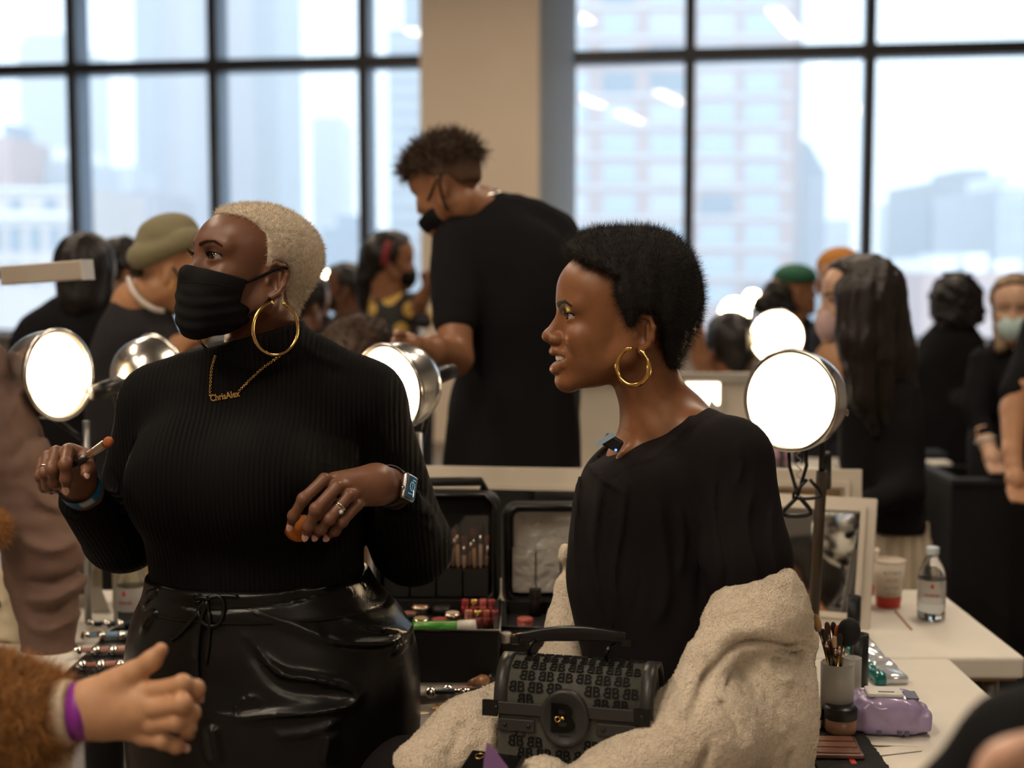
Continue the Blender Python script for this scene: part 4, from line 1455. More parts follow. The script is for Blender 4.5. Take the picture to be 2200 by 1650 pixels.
bk = on_surf(fL, 800, 1000, 2.0, 2.3)
mk('buckle', *xform(cbox((0, 0, 0), (0.016, 0.006, 0.005)), Ry(0.1), P(803, 1001, 2.142)), mat('gunmetal'), bb, smooth=False)
# paper wristband on the other wrist
wa2 = P(164, 1030, 2.11) - P(225, 1110, 2.24); wa2 /= np.linalg.norm(wa2)
wb_c = P(171, 1046, 2.130)
u = np.cross(wa2, (0, 0, 1)); u /= np.linalg.norm(u); w_ = np.cross(u, wa2)
sv, sf, tn = [], [], []
for i in range(48):
    a = 2 * PI * i / 48
    p = wb_c + 0.0315 * (math.cos(a) * u + math.sin(a) * w_)
    for da in (-0.011, -0.004, 0.004, 0.011):
        sv.append(p + wa2 * da)
        tn.append((0.02, 0.18, 0.42) if (abs(da) > 0.005 or (i // 5) % 3) else (0.55, 0.6, 0.62))
for i in range(48):
    j = (i + 1) % 48
    for k in range(3):
        sf.append([i * 4 + k, j * 4 + k, j * 4 + k + 1, i * 4 + k + 1])
mk('wristband', np.array(sv), sf, mat('printed_band', tint=True, rough=0.5), w1, tint=np.array(tn), label='blue printed paper wristband')
# ------------------------------------------------ things in the hands
sp = thing('makeup_sponge', 'orange-brown egg-shaped sponge held by the ringed hand with the watch', 'sponge', P(640, 1133, 2.098))
v, fc = sphere((0, 0, 0), (0.0225, 0.019, 0.0215), 28, 20)
v[:, 0] *= 1 + 0.0 * v[:, 2]
mk('sponge_body', v @ Ry(0.5).T + P(641, 1133, 2.098), fc, mat('orange_foam', (0.42, 0.13, 0.018), 0.85, var=0.15, var_scale=90, bump=(600, 0.3, 0.001)), sp)
m_bh = mat('brush_handle_black', (0.010, 0.008, 0.008), 0.3, coat=0.4)
m_fer = mat('brush_ferrule', (0.55, 0.45, 0.36), 0.22, metal=1.0)
m_bris = mat('orange_bristle', (0.36, 0.10, 0.03), 0.7, var=0.3, var_scale=300, stretch=(1, 1, 1))
b0, b1, b2, b3 = P(128, 1022, 2.055), P(191, 978, 2.020), P(226, 954, 2.004), P(243, 942, 1.996)
br = thing('makeup_brush', 'flat makeup brush with orange bristles held between thumb and index finger', 'brush', b0)
mk('handle', *tube([b0, b0 * 0.5 + b1 * 0.5, b1], [0.0022, 0.0050, 0.0052], 12), m_bh, br)
A = frame_from(b2 - b1)
v, fc = lathe([(0.0052, 0), (0.0056, 0.004), (0.0050, 0.006), (0.0054, 0.008), (0.0062, float(np.linalg.norm(b2 - b1)))], 20)
mk('ferrule', v @ A.T + b1, fc, m_fer, br)
v, fc = lathe([(0.0060, 0), (0.0075, 0.005), (0.0072, 0.010), (0.0045, 0.0145), (0.0, 0.016)], 20)
v[:, 0] *= 0.7
mk('bristles', v @ A.T + b2, fc, m_bris, br)
# ================================================================== seated person in the black T-shirt (right)
w2 = thing('person', 'smiling seated person in black T-shirt with short afro and cream teddy coat', 'person', (P(1450, 1000, 2.27)[0], 2.27, 0))
SK2 = (0.235, 0.098, 0.043)
H2c, H2R = P(1332, 694, 2.25), head_rot(183, 0, 0)
hf2 = head_field(mouth='smile', eyes=0.88, nose_dx=0.0065, chin_dx=-0.001, ear_x=-0.027)
G2 = group(hf2, H2c, H2R)
fh2 = Field(0.012)
fh2.add(G2)
fh2.add(rc(P(1372, 770, 2.255), P(1428, 925, 2.27), 0.052, 0.055), k=0.018)
fh2.add(rc(P(1470, 900, 2.27), P(1545, 975, 2.16), 0.040, 0.045), rc(P(1430, 920, 2.28), P(1500, 970, 2.40), 0.04, 0.045), rc(P(1420, 940, 2.26), P(1400, 1000, 2.27), 0.062, 0.075), k=0.035)
fh2.add(rc(P(1405, 950, 2.235), P(1338, 985, 2.20), 0.012, 0.011), k=0.02)
V, Q = polygonize(fh2, 0.0018)
L = (V - H2c) @ H2R
tint = head_tint(L, SK2, lip=(0.30, 0.105, 0.075), mouth='smile', brow=(0.016, 0.008, 0.006), brow_w=0.0053,
                 lid=[(-0.001, 0.0095, 0.021, 0.0095, (0.055, 0.048, 0.030), 0.85), (0.004, 0.0122, 0.0085, 0.0036, (0.95, 0.60, 0.03), 1.0), (0.002, 0.0062, 0.018, 0.0022, (0.010, 0.008, 0.008), 0.9)])
fb2 = Field(0.05)
rows2 = [lrow(915, 1400, 1500, 2.28, 0.075), lrow(950, 1318, 1560, 2.28, 0.130), lrow(990, 1262, 1600, 2.28, 0.155), lrow(1060, 1236, 1625, 2.28, 0.155), lrow(1150, 1222, 1630, 2.28, 0.148),
         lrow(1250, 1214, 1632, 2.27, 0.142), lrow(1350, 1236, 1625, 2.27, 0.145), lrow(1450, 1262, 1615, 2.27, 0.155), lrow(1560, 1275, 1620, 2.27, 0.165), lrow(1660, 1290, 1640, 2.27, 0.17)]
fb2.add(loft(grow(rows2, -0.014)))
hip = P(1500, 1690, 2.27)
for dy, kn in ((-0.09, P(900, 1720, 1.98)), (0.09, P(860, 1690, 2.16))):
    h0 = hip + np.array([0, dy, -0.02])
    ft = kn + np.array([0.06, 0.05, 0]); ft[2] = 0.30
    fb2.add(rc(h0, kn, 0.082, 0.060), rc(kn, ft, 0.056, 0.038), rc(ft + np.array([0, 0, -0.03]), ft + np.array([-0.13, -0.03, -0.05]), 0.036, 0.026), k=0.03)
fb2.add(rc(P(1560, 985, 2.13), P(1625, 1290, 2.10), 0.045, 0.040), rc(P(1625, 1290, 2.12), P(1640, 1480, 2.12), 0.04, 0.036), rc(P(1640, 1480, 2.12), P(1400, 1640, 1.96), 0.034, 0.028), k=0.02)
fb2.add(rc(P(1400, 985, 2.38), P(1390, 1440, 2.36), 0.040, 0.036), rc(P(1390, 1440, 2.36), P(1120, 1555, 2.09), 0.034, 0.030), rc(P(1120, 1545, 2.09), P(905, 1640, 1.965), 0.032, 0.026), k=0.02)
vb = polygonize(fb2, 0.012)
# fingers just showing at the end of the far sleeve
fS = Field(0.006)
hb = P(905, 1628, 1.965)
for i, (dx, dy) in enumerate(((-22, 0.0), (-12, -0.012), (0, -0.02), (10, -0.024))):
    fS.add(chain([hb, P(900 + dx, 1648, 1.955 + dy), P(890 + dx, 1690, 1.95 + dy), P(895 + dx, 1716, 1.96 + dy)], [0.018, 0.0095, 0.0085, 0.007]))
fS.add(chain([hb, P(905, 1672, 1.93), P(898, 1700, 1.925)], [0.018, 0.010, 0.008]))
vS = polygonize(fS, 0.003)
Vj, Qj = join_np([(V, Q), vb, vS])
mk('body', Vj, Qj, m_skin, w2, tint=np.concatenate([tint, np.tile(SK2, (len(vb[0]) + len(vS[0]), 1))]))
for s in (1, -1):
    eyeball(w2, H2c, H2R, 1.0, s, look=(1, 0.25, -0.04))
    lashes(w2, H2c, H2R, 1.0, s, 0.0085, n=30)
# teeth: two arcs of small rounded teeth
tv_, tf_ = [], []
tl = []
for row, (z0, z1, xo) in enumerate(((-0.0475, -0.0590, 0.1000), (-0.0600, -0.0660, 0.0960))):
    for i in range(-6, 6):
        a = (i + 0.5) * 0.17
        c = np.array((xo - 0.030 + 0.030 * math.cos(a), 0.030 * math.sin(a), (z0 + z1) / 2 + 0.0022 * (1 - math.cos(a)) * 3))
        v, fcs = sphere((0, 0, 0), (0.0022, 0.0030, abs(z1 - z0) * 0.56), 8, 6)
        tl.append((v @ Rz(a).T + c, fcs))
v, fcs = merge(*tl)
mk('teeth', v @ H2R.T + H2c, fcs, mat('tooth_enamel', (0.85, 0.80, 0.72), 0.2), w2)
mk('mouth_inside', *xform(sphere((0.070, 0, -0.055), (0.018, 0.022, 0.014), 14, 10), H2R, H2c), mat('dark_mouth', (0.05, 0.012, 0.010), 0.5), w2)
# hair
HL2 = [(0.070, 0.101), (0.052, 0.090), (0.032, 0.083), (0.014, 0.070), (0.018, 0.048), (0.008, 0.024), (-0.004, -0.002), (-0.010, 0.000), (-0.014, 0.014), (-0.028, 0.022), (-0.050, 0.016), (-0.060, -0.010), (-0.064, -0.045), (-0.074, -0.076), (-0.2, -0.082), (-0.2, 0.25), (0.105, 0.25), (0.090, 0.12)]
hw = Field()
hw.add(group(hair_field(CR_STD, 0.0245, HL2, amp=0.0022, freq=150, lump=[el((-0.045, 0, 0.080), (0.070, 0.070, 0.066)), el((0.035, 0, 0.105), (0.050, 0.062, 0.036))]), H2c, H2R))
V, Q = polygonize(hw, 0.0028)
V2, Q2 = fibres(V, Q, 90000, 0.0042, 0.00024, 4.0, seed=5, sink=0.2, segs=3)
mk('hair', *join_np([(V, Q), (V2, Q2)]), mat('black_afro', (0.010, 0.0075, 0.0065), 0.75, var=0.3, var_scale=200), w2)
# T-shirt
m_tee = mat('black_cotton', (0.0105, 0.0085, 0.0095), 0.88, spec=0.14, bump=(350, 0.12, 0.001))
ft = Field(0.04)
ft.add(loft(rows2))
ft.add(rc(P(1478, 925, 2.27), P(1562, 985, 2.15), 0.048, 0.062), k=0.04)
ft.add(rc(P(1400, 960, 2.30), P(1392, 990, 2.42), 0.05, 0.058), k=0.04)
ft.add(rc(P(1570, 995, 2.14), P(1602, 1200, 2.10), 0.064, 0.066), k=0.025)
ft.add(rc(P(1602, 1200, 2.10), P(1618, 1290, 2.10), 0.066, 0.062), k=0.02)
def neck_cut(p):
    a, b = P(1345, 972, 2.20), P(1496, 870, 2.27)
    d_ = b - a
    n = np.array([-d_[2], 0, d_[0]]); n /= np.linalg.norm(n)
    c = (a + b) / 2
    q = p - c.astype(f32)
    d = q @ n.astype(f32)
    lat = np.sqrt((q[:, 0] - q[:, 2] * 0.3) ** 2 * 0.9 + (q[:, 1] * 1.15) ** 2)
    return np.where(lat < 0.098, d, np.maximum(-(lat - 0.098), f32(-0.05))).astype(f32) * f32(0.9)
ft.inter(fnprim(neck_cut), k=0.006)
ft.disp(ridge([([(1262, 985), (1245, 1080), (1238, 1180), (1245, 1280)], 6, 0.0072), ([(1300, 1000), (1282, 1120), (1275, 1220), (1300, 1330)], 9, 0.0084), ([(1345, 1010), (1335, 1120), (1318, 1240), (1330, 1350)], 8, 0.0072),
               ([(1400, 1030), (1420, 1140), (1430, 1260), (1400, 1350)], 14, 0.0072), ([(1480, 1010), (1500, 1100), (1505, 1220), (1490, 1330)], 10, -0.0038), ([(1535, 990), (1528, 1080), (1540, 1200), (1530, 1270)], 6, -0.0063),
               ([(1600, 1020), (1580, 1090), (1588, 1160), (1605, 1220)], 8, 0.0072), ([(1640, 1060), (1630, 1130), (1642, 1210)], 6, 0.0072), ([(1560, 930), (1575, 980), (1560, 1030)], 7, 0.0048),
               ([(1450, 1060), (1465, 1150), (1455, 1250)], 9, 0.0060), ([(1340, 985), (1400, 985), (1470, 930), (1500, 885)], 5, 0.0048), ([(1245, 1010), (1290, 1030), (1350, 1060)], 7, 0.0048), ([(1360, 1150), (1375, 1250), (1350, 1340)], 7, -0.0025)], 2.15, 2.27))
V, Q = polygonize(ft, 0.0042)
mk('shirt', V, Q, m_tee, w2, label='black short-sleeved T-shirt')
# trousers
ftr = Field(0.03)
ftr.add(el(P(1480, 1660, 2.27), (0.15, 0.17, 0.11)))
for dy, kn in ((-0.09, P(900, 1720, 1.98)), (0.09, P(860, 1690, 2.16))):
    h0 = hip + np.array([0, dy, -0.02])
    f0 = kn + np.array([0.06, 0.05, 0]); f0[2] = 0.32
    ftr.add(rc(h0, kn, 0.092, 0.072), rc(kn, f0, 0.070, 0.060), k=0.03)
V, Q = polygonize(ftr, 0.010)
mk('trousers', V, Q, m_tee, w2)
# earring
mk('earring', *torus(P(1360, 788, 2.14), Rz(math.radians(-36)) @ np.array([0, -1.0, 0]), M(40, 2.14), np.array([0.0024 + 0.0016 * math.sin(PI * i / 56) for i in range(57)]), 56, 10, PI / 2 + 0.05, PI / 2 + 2 * PI - 0.45), m_gold, w2, label='chunky gold hoop earring')
# clip-on microphone in the neckline
mc = P(1316, 951, 2.175)
mic = bevel(mk('microphone', *xform(cbox((0, 0, 0), (0.030, 0.014, 0.020)), Ry(0.5), mc), m_black, w2, smooth=False, label='small black clip-on microphone'), 0.003)
mk('indicator', *sphere(P(1323, 967, 2.165), 0.0022, 8, 6), mat('blue_led', (0.05, 0.1, 0.5), 0.3, emit=(0.1, 0.25, 1.0, 1.5)), mic)
mk('tag', *xform(cbox((0, 0, 0), (0.032, 0.001, 0.008)), Ry(-0.55), P(1300, 944, 2.165)), mat('pale_blue_tag', (0.35, 0.5, 0.62), 0.4), mic, smooth=False)
# teddy coat, slipped down to the elbows
fc_ = Field(0.03)
fc_.add(rc(P(1655, 1262, 2.10), P(1575, 1340, 2.04), 0.038, 0.036), rc(P(1575, 1340, 2.04), P(1522, 1425, 2.00), 0.036, 0.032), rc(P(1522, 1425, 2.00), P(1475, 1510, 1.985), 0.032, 0.026))
fc_.add(rc(P(1668, 1262, 2.06), P(1695, 1345, 2.08), 0.034, 0.036), el(P(1630, 1325, 2.06), (0.068, 0.075, 0.060)))
fc_.add(el(P(1735, 1378, 2.13), (0.017, 0.020, 0.024)), k=0.012)
fc_.add(el(P(1630, 1455, 2.10), (0.085, 0.105, 0.075)), el(P(1640, 1580, 2.10), (0.074, 0.115, 0.10)), el(P(1630, 1690, 2.12), (0.08, 0.12, 0.10)))
fc_.add(rc(P(1650, 1540, 2.06), P(1500, 1575, 1.955), 0.070, 0.068), rc(P(1500, 1575, 1.955), P(1290, 1705, 1.90), 0.072, 0.056))
fc_.add(rc(P(1660, 1480, 2.16), P(1690, 1650, 2.20), 0.05, 0.055))
fc_.add(rc(P(1224, 1262, 2.375), P(1219, 1345, 2.36), 0.026, 0.031), rc(P(1219, 1345, 2.36), P(1200, 1440, 2.25), 0.031, 0.034), rc(P(1200, 1440, 2.25), P(1150, 1530, 2.12), 0.034, 0.052))
fc_.add(el(P(1213, 1190, 2.38), (0.011, 0.02, 0.018)), rc(P(1226, 1195, 2.39), P(1232, 1270, 2.385), 0.013, 0.02), k=0.01)
fc_.add(rc(P(1150, 1520, 2.10), P(1010, 1590, 2.02), 0.062, 0.058), rc(P(1010, 1590, 2.02), P(908, 1650, 1.965), 0.058, 0.044))
fc_.add(rc(P(1640, 1520, 2.2), P(1500, 1600, 2.42), 0.06, 0.06), rc(P(1500, 1600, 2.42), P(1230, 1450, 2.40), 0.06, 0.045), k=0.03)
fc_.add(el(P(1165, 1672, 1.90), (0.040, 0.035, 0.030)), k=0.012)
gz = lambda L_: [(1040 + x / 2.895, 1200 + y / 2.895) for x, y in L_]
fc_.disp(ridge([(gz([(1230, 810), (1300, 700), (1450, 560), (1600, 490), (1750, 490), (1900, 540), (2010, 565)]), 7, -0.013), (gz([(1370, 750), (1440, 800), (1520, 960)]), 8, -0.006), (gz([(1570, 600), (1510, 660), (1440, 730)]), 5, -0.005),
                (gz([(1320, 940), (1280, 1060), (1220, 1200), (1200, 1300)]), 10, -0.014), (gz([(1560, 900), (1600, 1050), (1600, 1200)]), 20, 0.006), (gz([(1700, 620), (1800, 700), (1950, 740)]), 14, 0.008), (gz([(1260, 640), (1200, 720), (1150, 840)]), 9, 0.007),
                (gz([(1400, 450), (1600, 400), (1800, 400)]), 16, 0.007), (gz([(1800, 540), (1900, 600), (2040, 620)]), 5, -0.008), (gz([(1940, 640), (1850, 640), (1780, 600)]), 4, -0.006), (gz([(1880, 1120), (1860, 1220), (1850, 1300)]), 8, -0.009),
                ([(1010, 1520), (985, 1560), (960, 1600)], 12, -0.006), ([(1080, 1500), (1060, 1550), (1040, 1610)], 12, 0.006), ([(900, 1590), (940, 1610), (985, 1640)], 10, 0.005)], 2.02, 2.3))
fc_.disp(lambda p: vnoise(p, 130, 9) * f32(0.0014) + vnoise(p, 420, 4) * f32(0.0013))
V, Q = polygonize(fc_, 0.0045)
V2, Q2 = fibres(V, Q, 140000, 0.0014, 0.0008, 1.4, seed=8, sink=0.3, segs=2, keep=lambda c: (c[:, 1] < 2.34).astype(float) + 0.1)
mk('coat', *join_np([(V, Q), (V2, Q2)]), mat('cream_teddy_pile', (0.74, 0.64, 0.51), 0.95, spec=0.1, sheen=0.25, var=0.12, var_scale=160, bump=(330, 0.9, 0.004)), w2, label='cream teddy coat slipped down to the elbows')
# tall make-up chair below her (mostly out of the picture)
ch = thing('makeup_chair', 'tall black make-up chair under the seated person', 'chair', (hip[0], 2.27, 0))
sz = 0.60
mk('seat', *cbox((hip[0] - 0.05, 2.27, sz - 0.02), (0.46, 0.44, 0.04)), m_black, ch, smooth=False)
for sx in (-0.24, 0.14):
    for sy in (-0.19, 0.19):
        mk('leg', *cbox((hip[0] + sx, 2.27 + sy, (sz - 0.04) / 2), (0.03, 0.03, sz - 0.04)), m_black, ch, smooth=False)

# ================================================================== handbag on the lap
BAGa = math.radians(-14)
BR = Rz(BAGa) @ Rx(math.radians(-4))
BC = P(1243, 1668, 1.975)
bag = thing('handbag', 'black monogram handbag with round B emblem on the seated lap', 'handbag', BC)
def bagp(v):
    return np.asarray(v, float) @ BR.T + BC
m_bagl = mat('bag_leather', (0.030, 0.030, 0.029), 0.38, spec=0.5, bump=(500, 0.1, 0.0008))
m_bagc = mat('bag_jacquard', (0.075, 0.075, 0.066), 0.65, spec=0.3, var=0.15, var_scale=300, bump=(700, 0.2, 0.0006))
m_bagb = mat('bag_letter', (0.008, 0.0075, 0.007), 0.75, spec=0.15)
m_gun = mat('gunmetal')
bw, rr_, zc = 0.107, 0.050, 0.116
prof = [(-0.048, 0.0), (-0.050, zc)] + [(-rr_ * 0.94 * math.cos(a), zc + rr_ * 0.94 * math.sin(a)) for a in np.linspace(0, PI, 14)[1:]] + [(0.050, 0.0)]
n = len(prof)
v = [(x, y, z) for x in (-bw, bw) for y, z in prof]
fcs = [[i, i + 1, n + i + 1, n + i] for i in range(n - 1)] + [list(range(n))[::-1], list(range(n, 2 * n)), [n - 1, 0, n, 2 * n - 1]]
mk('bag_body', bagp(v), fcs, m_bagc, bag, smooth=False)
def flap_pt(s, x, lift=0.0):
    """s: arc length from the top of the flap towards the front hem (negative = over the back)"""
    r = rr_ + 0.003 + lift
    q = (rr_ + 0.003) * PI / 2
    if s < q:
        a = PI / 2 - s / (rr_ + 0.003)
        return np.array((x, -r * math.cos(a), zc + r * math.sin(a))), a
    return np.array((x, -r, zc - (s - q))), 0.0
ss = np.linspace(-0.07, (rr_ + 0.003) * PI / 2 + 0.014, 24)
v, fcs = [], []
for s in ss:
    for l in (0, -0.0028):
        for x in (-bw - 0.004, bw + 0.004):
            v.append(flap_pt(s, x, l)[0])
for i in range(len(ss) - 1):
    b, c = i * 4, i * 4 + 4
    fcs += [[b, c, c + 1, b + 1], [b + 2, b + 3, c + 3, c + 2], [b, b + 2, c + 2, c], [b + 1, c + 1, c + 3, b + 3]]
fcs += [[0, 1, 3, 2], [c, c + 2, c + 3, c + 1]]
mk('flap', bagp(v), fcs, m_bagc, bag)
for x0, x1 in ((-bw - 0.006, -bw + 0.012), (bw - 0.012, bw + 0.006)):
    v, fcs = [], []
    for s in ss:
        for l in (0.0022, -0.003):
            for x in (x0, x1):
                v.append(flap_pt(s, x, l)[0])
    for i in range(len(ss) - 1):
        b, c = i * 4, i * 4 + 4
        fcs += [[b, c, c + 1, b + 1], [b + 2, b + 3, c + 3, c + 2], [b, b + 2, c + 2, c], [b + 1, c + 1, c + 3, b + 3]]
    fcs += [[0, 1, 3, 2], [c, c + 2, c + 3, c + 1]]
    mk('leather_edge', bagp(v), fcs, m_bagl, bag)
# monogram: mirrored pairs of letters
b1 = text_vf('B', 1.0, 0.03, 0.01)
wb = b1[0][:, 0].max() - b1[0][:, 0].min()
left = b1[0].copy(); left[:, 0] = -left[:, 0] - wb * 0.56
right = b1[0].copy(); right[:, 0] += wb * 0.56
fl = [f_[::-1] for f_ in b1[1]]
pv, pf = merge((right * np.array([-1, 1, 1]) + np.array([0, 0, 0]), fl), (left * np.array([-1, 1, 1]), b1[1]))
pv = pv - pv.mean(0)
pv = pv * (0.0225 / (pv[:, 0].max() - pv[:, 0].min()))
pair_mesh = mesh_np('letter_pair', pv, pf, False)
pair_mesh.materials.append(m_bagb)
def put_pair(p, tilt):
    o = link('letter_pair', pair_mesh, None, bag)
    R = BR @ Rx(-tilt)
    o.matrix_local = Matrix([[*R[0], p[0]], [*R[1], p[1]], [*R[2], p[2]], [0, 0, 0, 1]])
    ORG[o] = ORG[bag]
EM = np.array((-0.010, 0.096))
for r_, s in enumerate(np.arange(-0.035, 0.104, 0.0165)):
    for c in range(-4, 5):
        x = c * 0.027 + (0.0135 if r_ % 2 else 0)
        if abs(x) > bw - 0.022:
            continue
        p, a = flap_pt(s, x, 0.0012)
        if (p[0] - EM[0]) ** 2 + (p[2] - EM[1]) ** 2 < 0.042 ** 2 and p[1] < -0.03:
            continue
        if s > 0.085: continue
        put_pair(bagp([p])[0] - BC, a)
for r_, z in enumerate((0.058, 0.042, 0.026, 0.010)):
    for c in range(-4, 5):
        x = c * 0.027 + (0.0135 if r_ % 2 else 0)
        if abs(x) > bw - 0.016 or (x - EM[0]) ** 2 + (z - EM[1]) ** 2 < 0.042 ** 2:
            continue
        put_pair(bagp([(x, -0.0500, z)])[0] - BC, 0.0)
# emblem
fy = -rr_ - 0.004
v, fcs = lathe([(0.0, 0.006), (0.029, 0.006), (0.0305, 0.0075), (0.0335, 0.0065), (0.035, 0.004), (0.035, -0.003)], 40)
v = np.stack([v[:, 0] + EM[0], -v[:, 2] + fy, v[:, 1] * 1.16 + EM[1]], 1)
em = mk('emblem', bagp(v), [f_ for f_ in fcs], m_bagl, bag, label='round leather emblem with a raised B')
bt = text_vf('B', 1.0, 0.05, 0.03)
k = 0.040 / (bt[0][:, 2].max() - bt[0][:, 2].min())
bl = bt[0] - bt[0].mean(0)
v = bl * np.array([k * 1.15, k * 0.9, k]) + np.array([EM[0] + 0.001, fy - 0.007, EM[1] + 0.002])
mk('letter', bagp(v), bt[1], mat('gloss_black_metal', (0.010, 0.010, 0.010), 0.15, metal=0.6), em, smooth=False)
v = np.concatenate([cbox((EM[0] - 0.0115, fy - 0.0085, EM[1] + 0.002), (0.0022, 0.003, 0.030))[0]])
mk('letter_line', bagp(v), [list(f_) for f_ in BOXF], mat('gloss_black_metal'), em, smooth=False)
bt2 = text_vf('BALMAIN', 1.0, 0.02, 0.01)
k = 0.015 / (bt2[0][:, 0].max() - bt2[0][:, 0].min())
mk('small_lettering', bagp(bt2[0] * k + np.array([EM[0] + 0.001, fy - 0.0072, EM[1] - 0.0235])), bt2[1], m_bagb, em, smooth=False)
mk('clasp', *xform(merge(torus((EM[0] - 0.008, fy - 0.013, EM[1] + 0.001), (0.4, -1, 0), 0.0036, 0.0011, 18, 6), cyl((EM[0] - 0.005, fy - 0.008, EM[1] + 0.002), (EM[0] + 0.001, fy - 0.014, EM[1] + 0.003), 0.0022, n=10)), BR, BC), m_gold, em)
# strap along the flap hem, tabs and rivets
for x0, x1, z0, z1, nm in ((-0.118, -0.036, 0.096, 0.113, 'hem_strap'), (0.016, 0.108, 0.098, 0.115, 'hem_strap'), (-0.106, -0.054, 0.072, 0.089, 'front_tab'), (0.034, 0.106, 0.075, 0.092, 'front_tab')):
    yy = fy - 0.0012 if nm == 'hem_strap' else -0.0525
    sv_ = bevel(mk(nm, bagp(cbox(((x0 + x1) / 2, yy, (z0 + z1) / 2), (x1 - x0, 0.004, z1 - z0))[0]), [list(f_) for f_ in BOXF], m_bagl, bag, smooth=False), 0.001)
    for rx in ((x0 + 0.010, x1 - 0.008) if nm == 'front_tab' else ((x0 + 0.010,) if x0 < 0 else (x1 - 0.010,))):
        mk('rivet', *sphere(bagp([(rx, yy - 0.003, (z0 + z1) / 2)])[0], (0.003, 0.002, 0.003), 10, 6), m_gun, sv_)
for x, z in ((-0.082, 0.067), (-0.070, 0.067), (0.060, 0.069), (0.076, 0.069)):
    mk('rivet', *sphere(bagp([(x, -0.051, z)])[0], (0.0026, 0.002, 0.0026), 10, 6), m_gun, bag)
for x, z0 in ((-0.1175, 0.093), (0.098, 0.096)):
    mk('metal_plate', bagp(cbox((x, fy - 0.002, z0 + 0.010), (0.022, 0.006, 0.022))[0]), [list(f_) for f_ in BOXF], m_gun, bag, smooth=False)
# gusset strap on the side
mk('side_strap', bagp(cbox((bw + 0.003, 0.0, 0.085), (0.004, 0.09, 0.016))[0]), [list(f_) for f_ in BOXF], m_bagl, bag, smooth=False)
# handle with two loops
hp = [(-0.095 + 0.160 * t, 0.0, 0.189 + 0.010 * math.sin(PI * t) + 0.012 * t) for t in np.linspace(0, 1, 12)]
v, fcs = [], []
for x, y, z in hp:
    for dy in (-0.006, 0.006):
        for dz in (-0.012, 0.010):
            v.append((x, y + dy, z + dz * (1 if dz > 0 else 1 - 0.55 * abs(x + 0.015) / 0.08)))
for i in range(len(hp) - 1):
    b, c = i * 4, i * 4 + 4
    fcs += [[b, b + 1, c + 1, c], [b + 2, c + 2, c + 3, b + 3], [b, c, c + 2, b + 2], [b + 1, b + 3, c + 3, c + 1]]
fcs += [[0, 2, 3, 1], [c, c + 1, c + 3, c + 2]]
hd = bevel(mk('handle', bagp(v), fcs, mat('smooth_black_leather', (0.006, 0.006, 0.007), 0.22), bag), 0.002)
for x in (-0.096, 0.066):
    mk('handle_cap', bagp(cbox((x, 0, 0.197 if x > 0 else 0.190), (0.012, 0.016, 0.010))[0]), [list(f_) for f_ in BOXF], m_gun, hd, smooth=False)
for x in (-0.072, 0.040):
    pts = [(x, 0.004, 0.162), (x - 0.002, -0.010, 0.176), (x + 0.002, -0.012, 0.188), (x + 0.008, 0.0, 0.192)]
    mk('handle_loop', *tube(bagp(smooth_path(pts, 5)), 0.0032, 8), m_gun, bag)
# phone and purple leaflet in front of the bag
ph = thing('phone', 'black phone lying at the bottom edge in front of the handbag', 'phone', P(1040, 1660, 1.86))
R_ = Rz(-0.35) @ Rx(math.radians(14))
pb = bevel(mk('case', *xform(cbox((0, 0, 0), (0.078, 0.150, 0.0095)), R_, P(1030, 1690, 1.83)), m_black, ph, smooth=False), 0.003, 3)
mk('screen', *xform(cbox((0, 0, 0.0050), (0.072, 0.144, 0.0008)), R_, P(1030, 1690, 1.83)), mat('dark_screen', (0.004, 0.004, 0.005), 0.06), ph, smooth=False)
mk('camera_lens', *xform(torus((-0.022, 0.060, 0.0056), (0, 0, 1), 0.006, 0.0008, 20, 5), R_, P(1030, 1690, 1.83)), m_gold, ph)
lp = [P(x, y, Yq) for x, y, Yq in ((1046, 1594, 1.775), (1064, 1612, 1.773), (1092, 1650, 1.77), (1090, 1672, 1.768), (1036, 1672, 1.768), (1040, 1630, 1.771))]
v = np.array([q + np.array([0, d, 0]) for d in (0, 0.0012) for q in lp])
lo_ = mk_at('leaflet', v, [[0, 1, 2, 3, 4, 5], [11, 10, 9, 8, 7, 6]] + [[i, (i + 1) % 6, 6 + (i + 1) % 6, 6 + i] for i in range(6)], mat('purple_paper', (0.22, 0.11, 0.28), 0.6), P(1060, 1672, 1.768), smooth=False)
tag(lo_, 'pointed purple paper leaflet sticking up beside the handbag', 'leaflet')
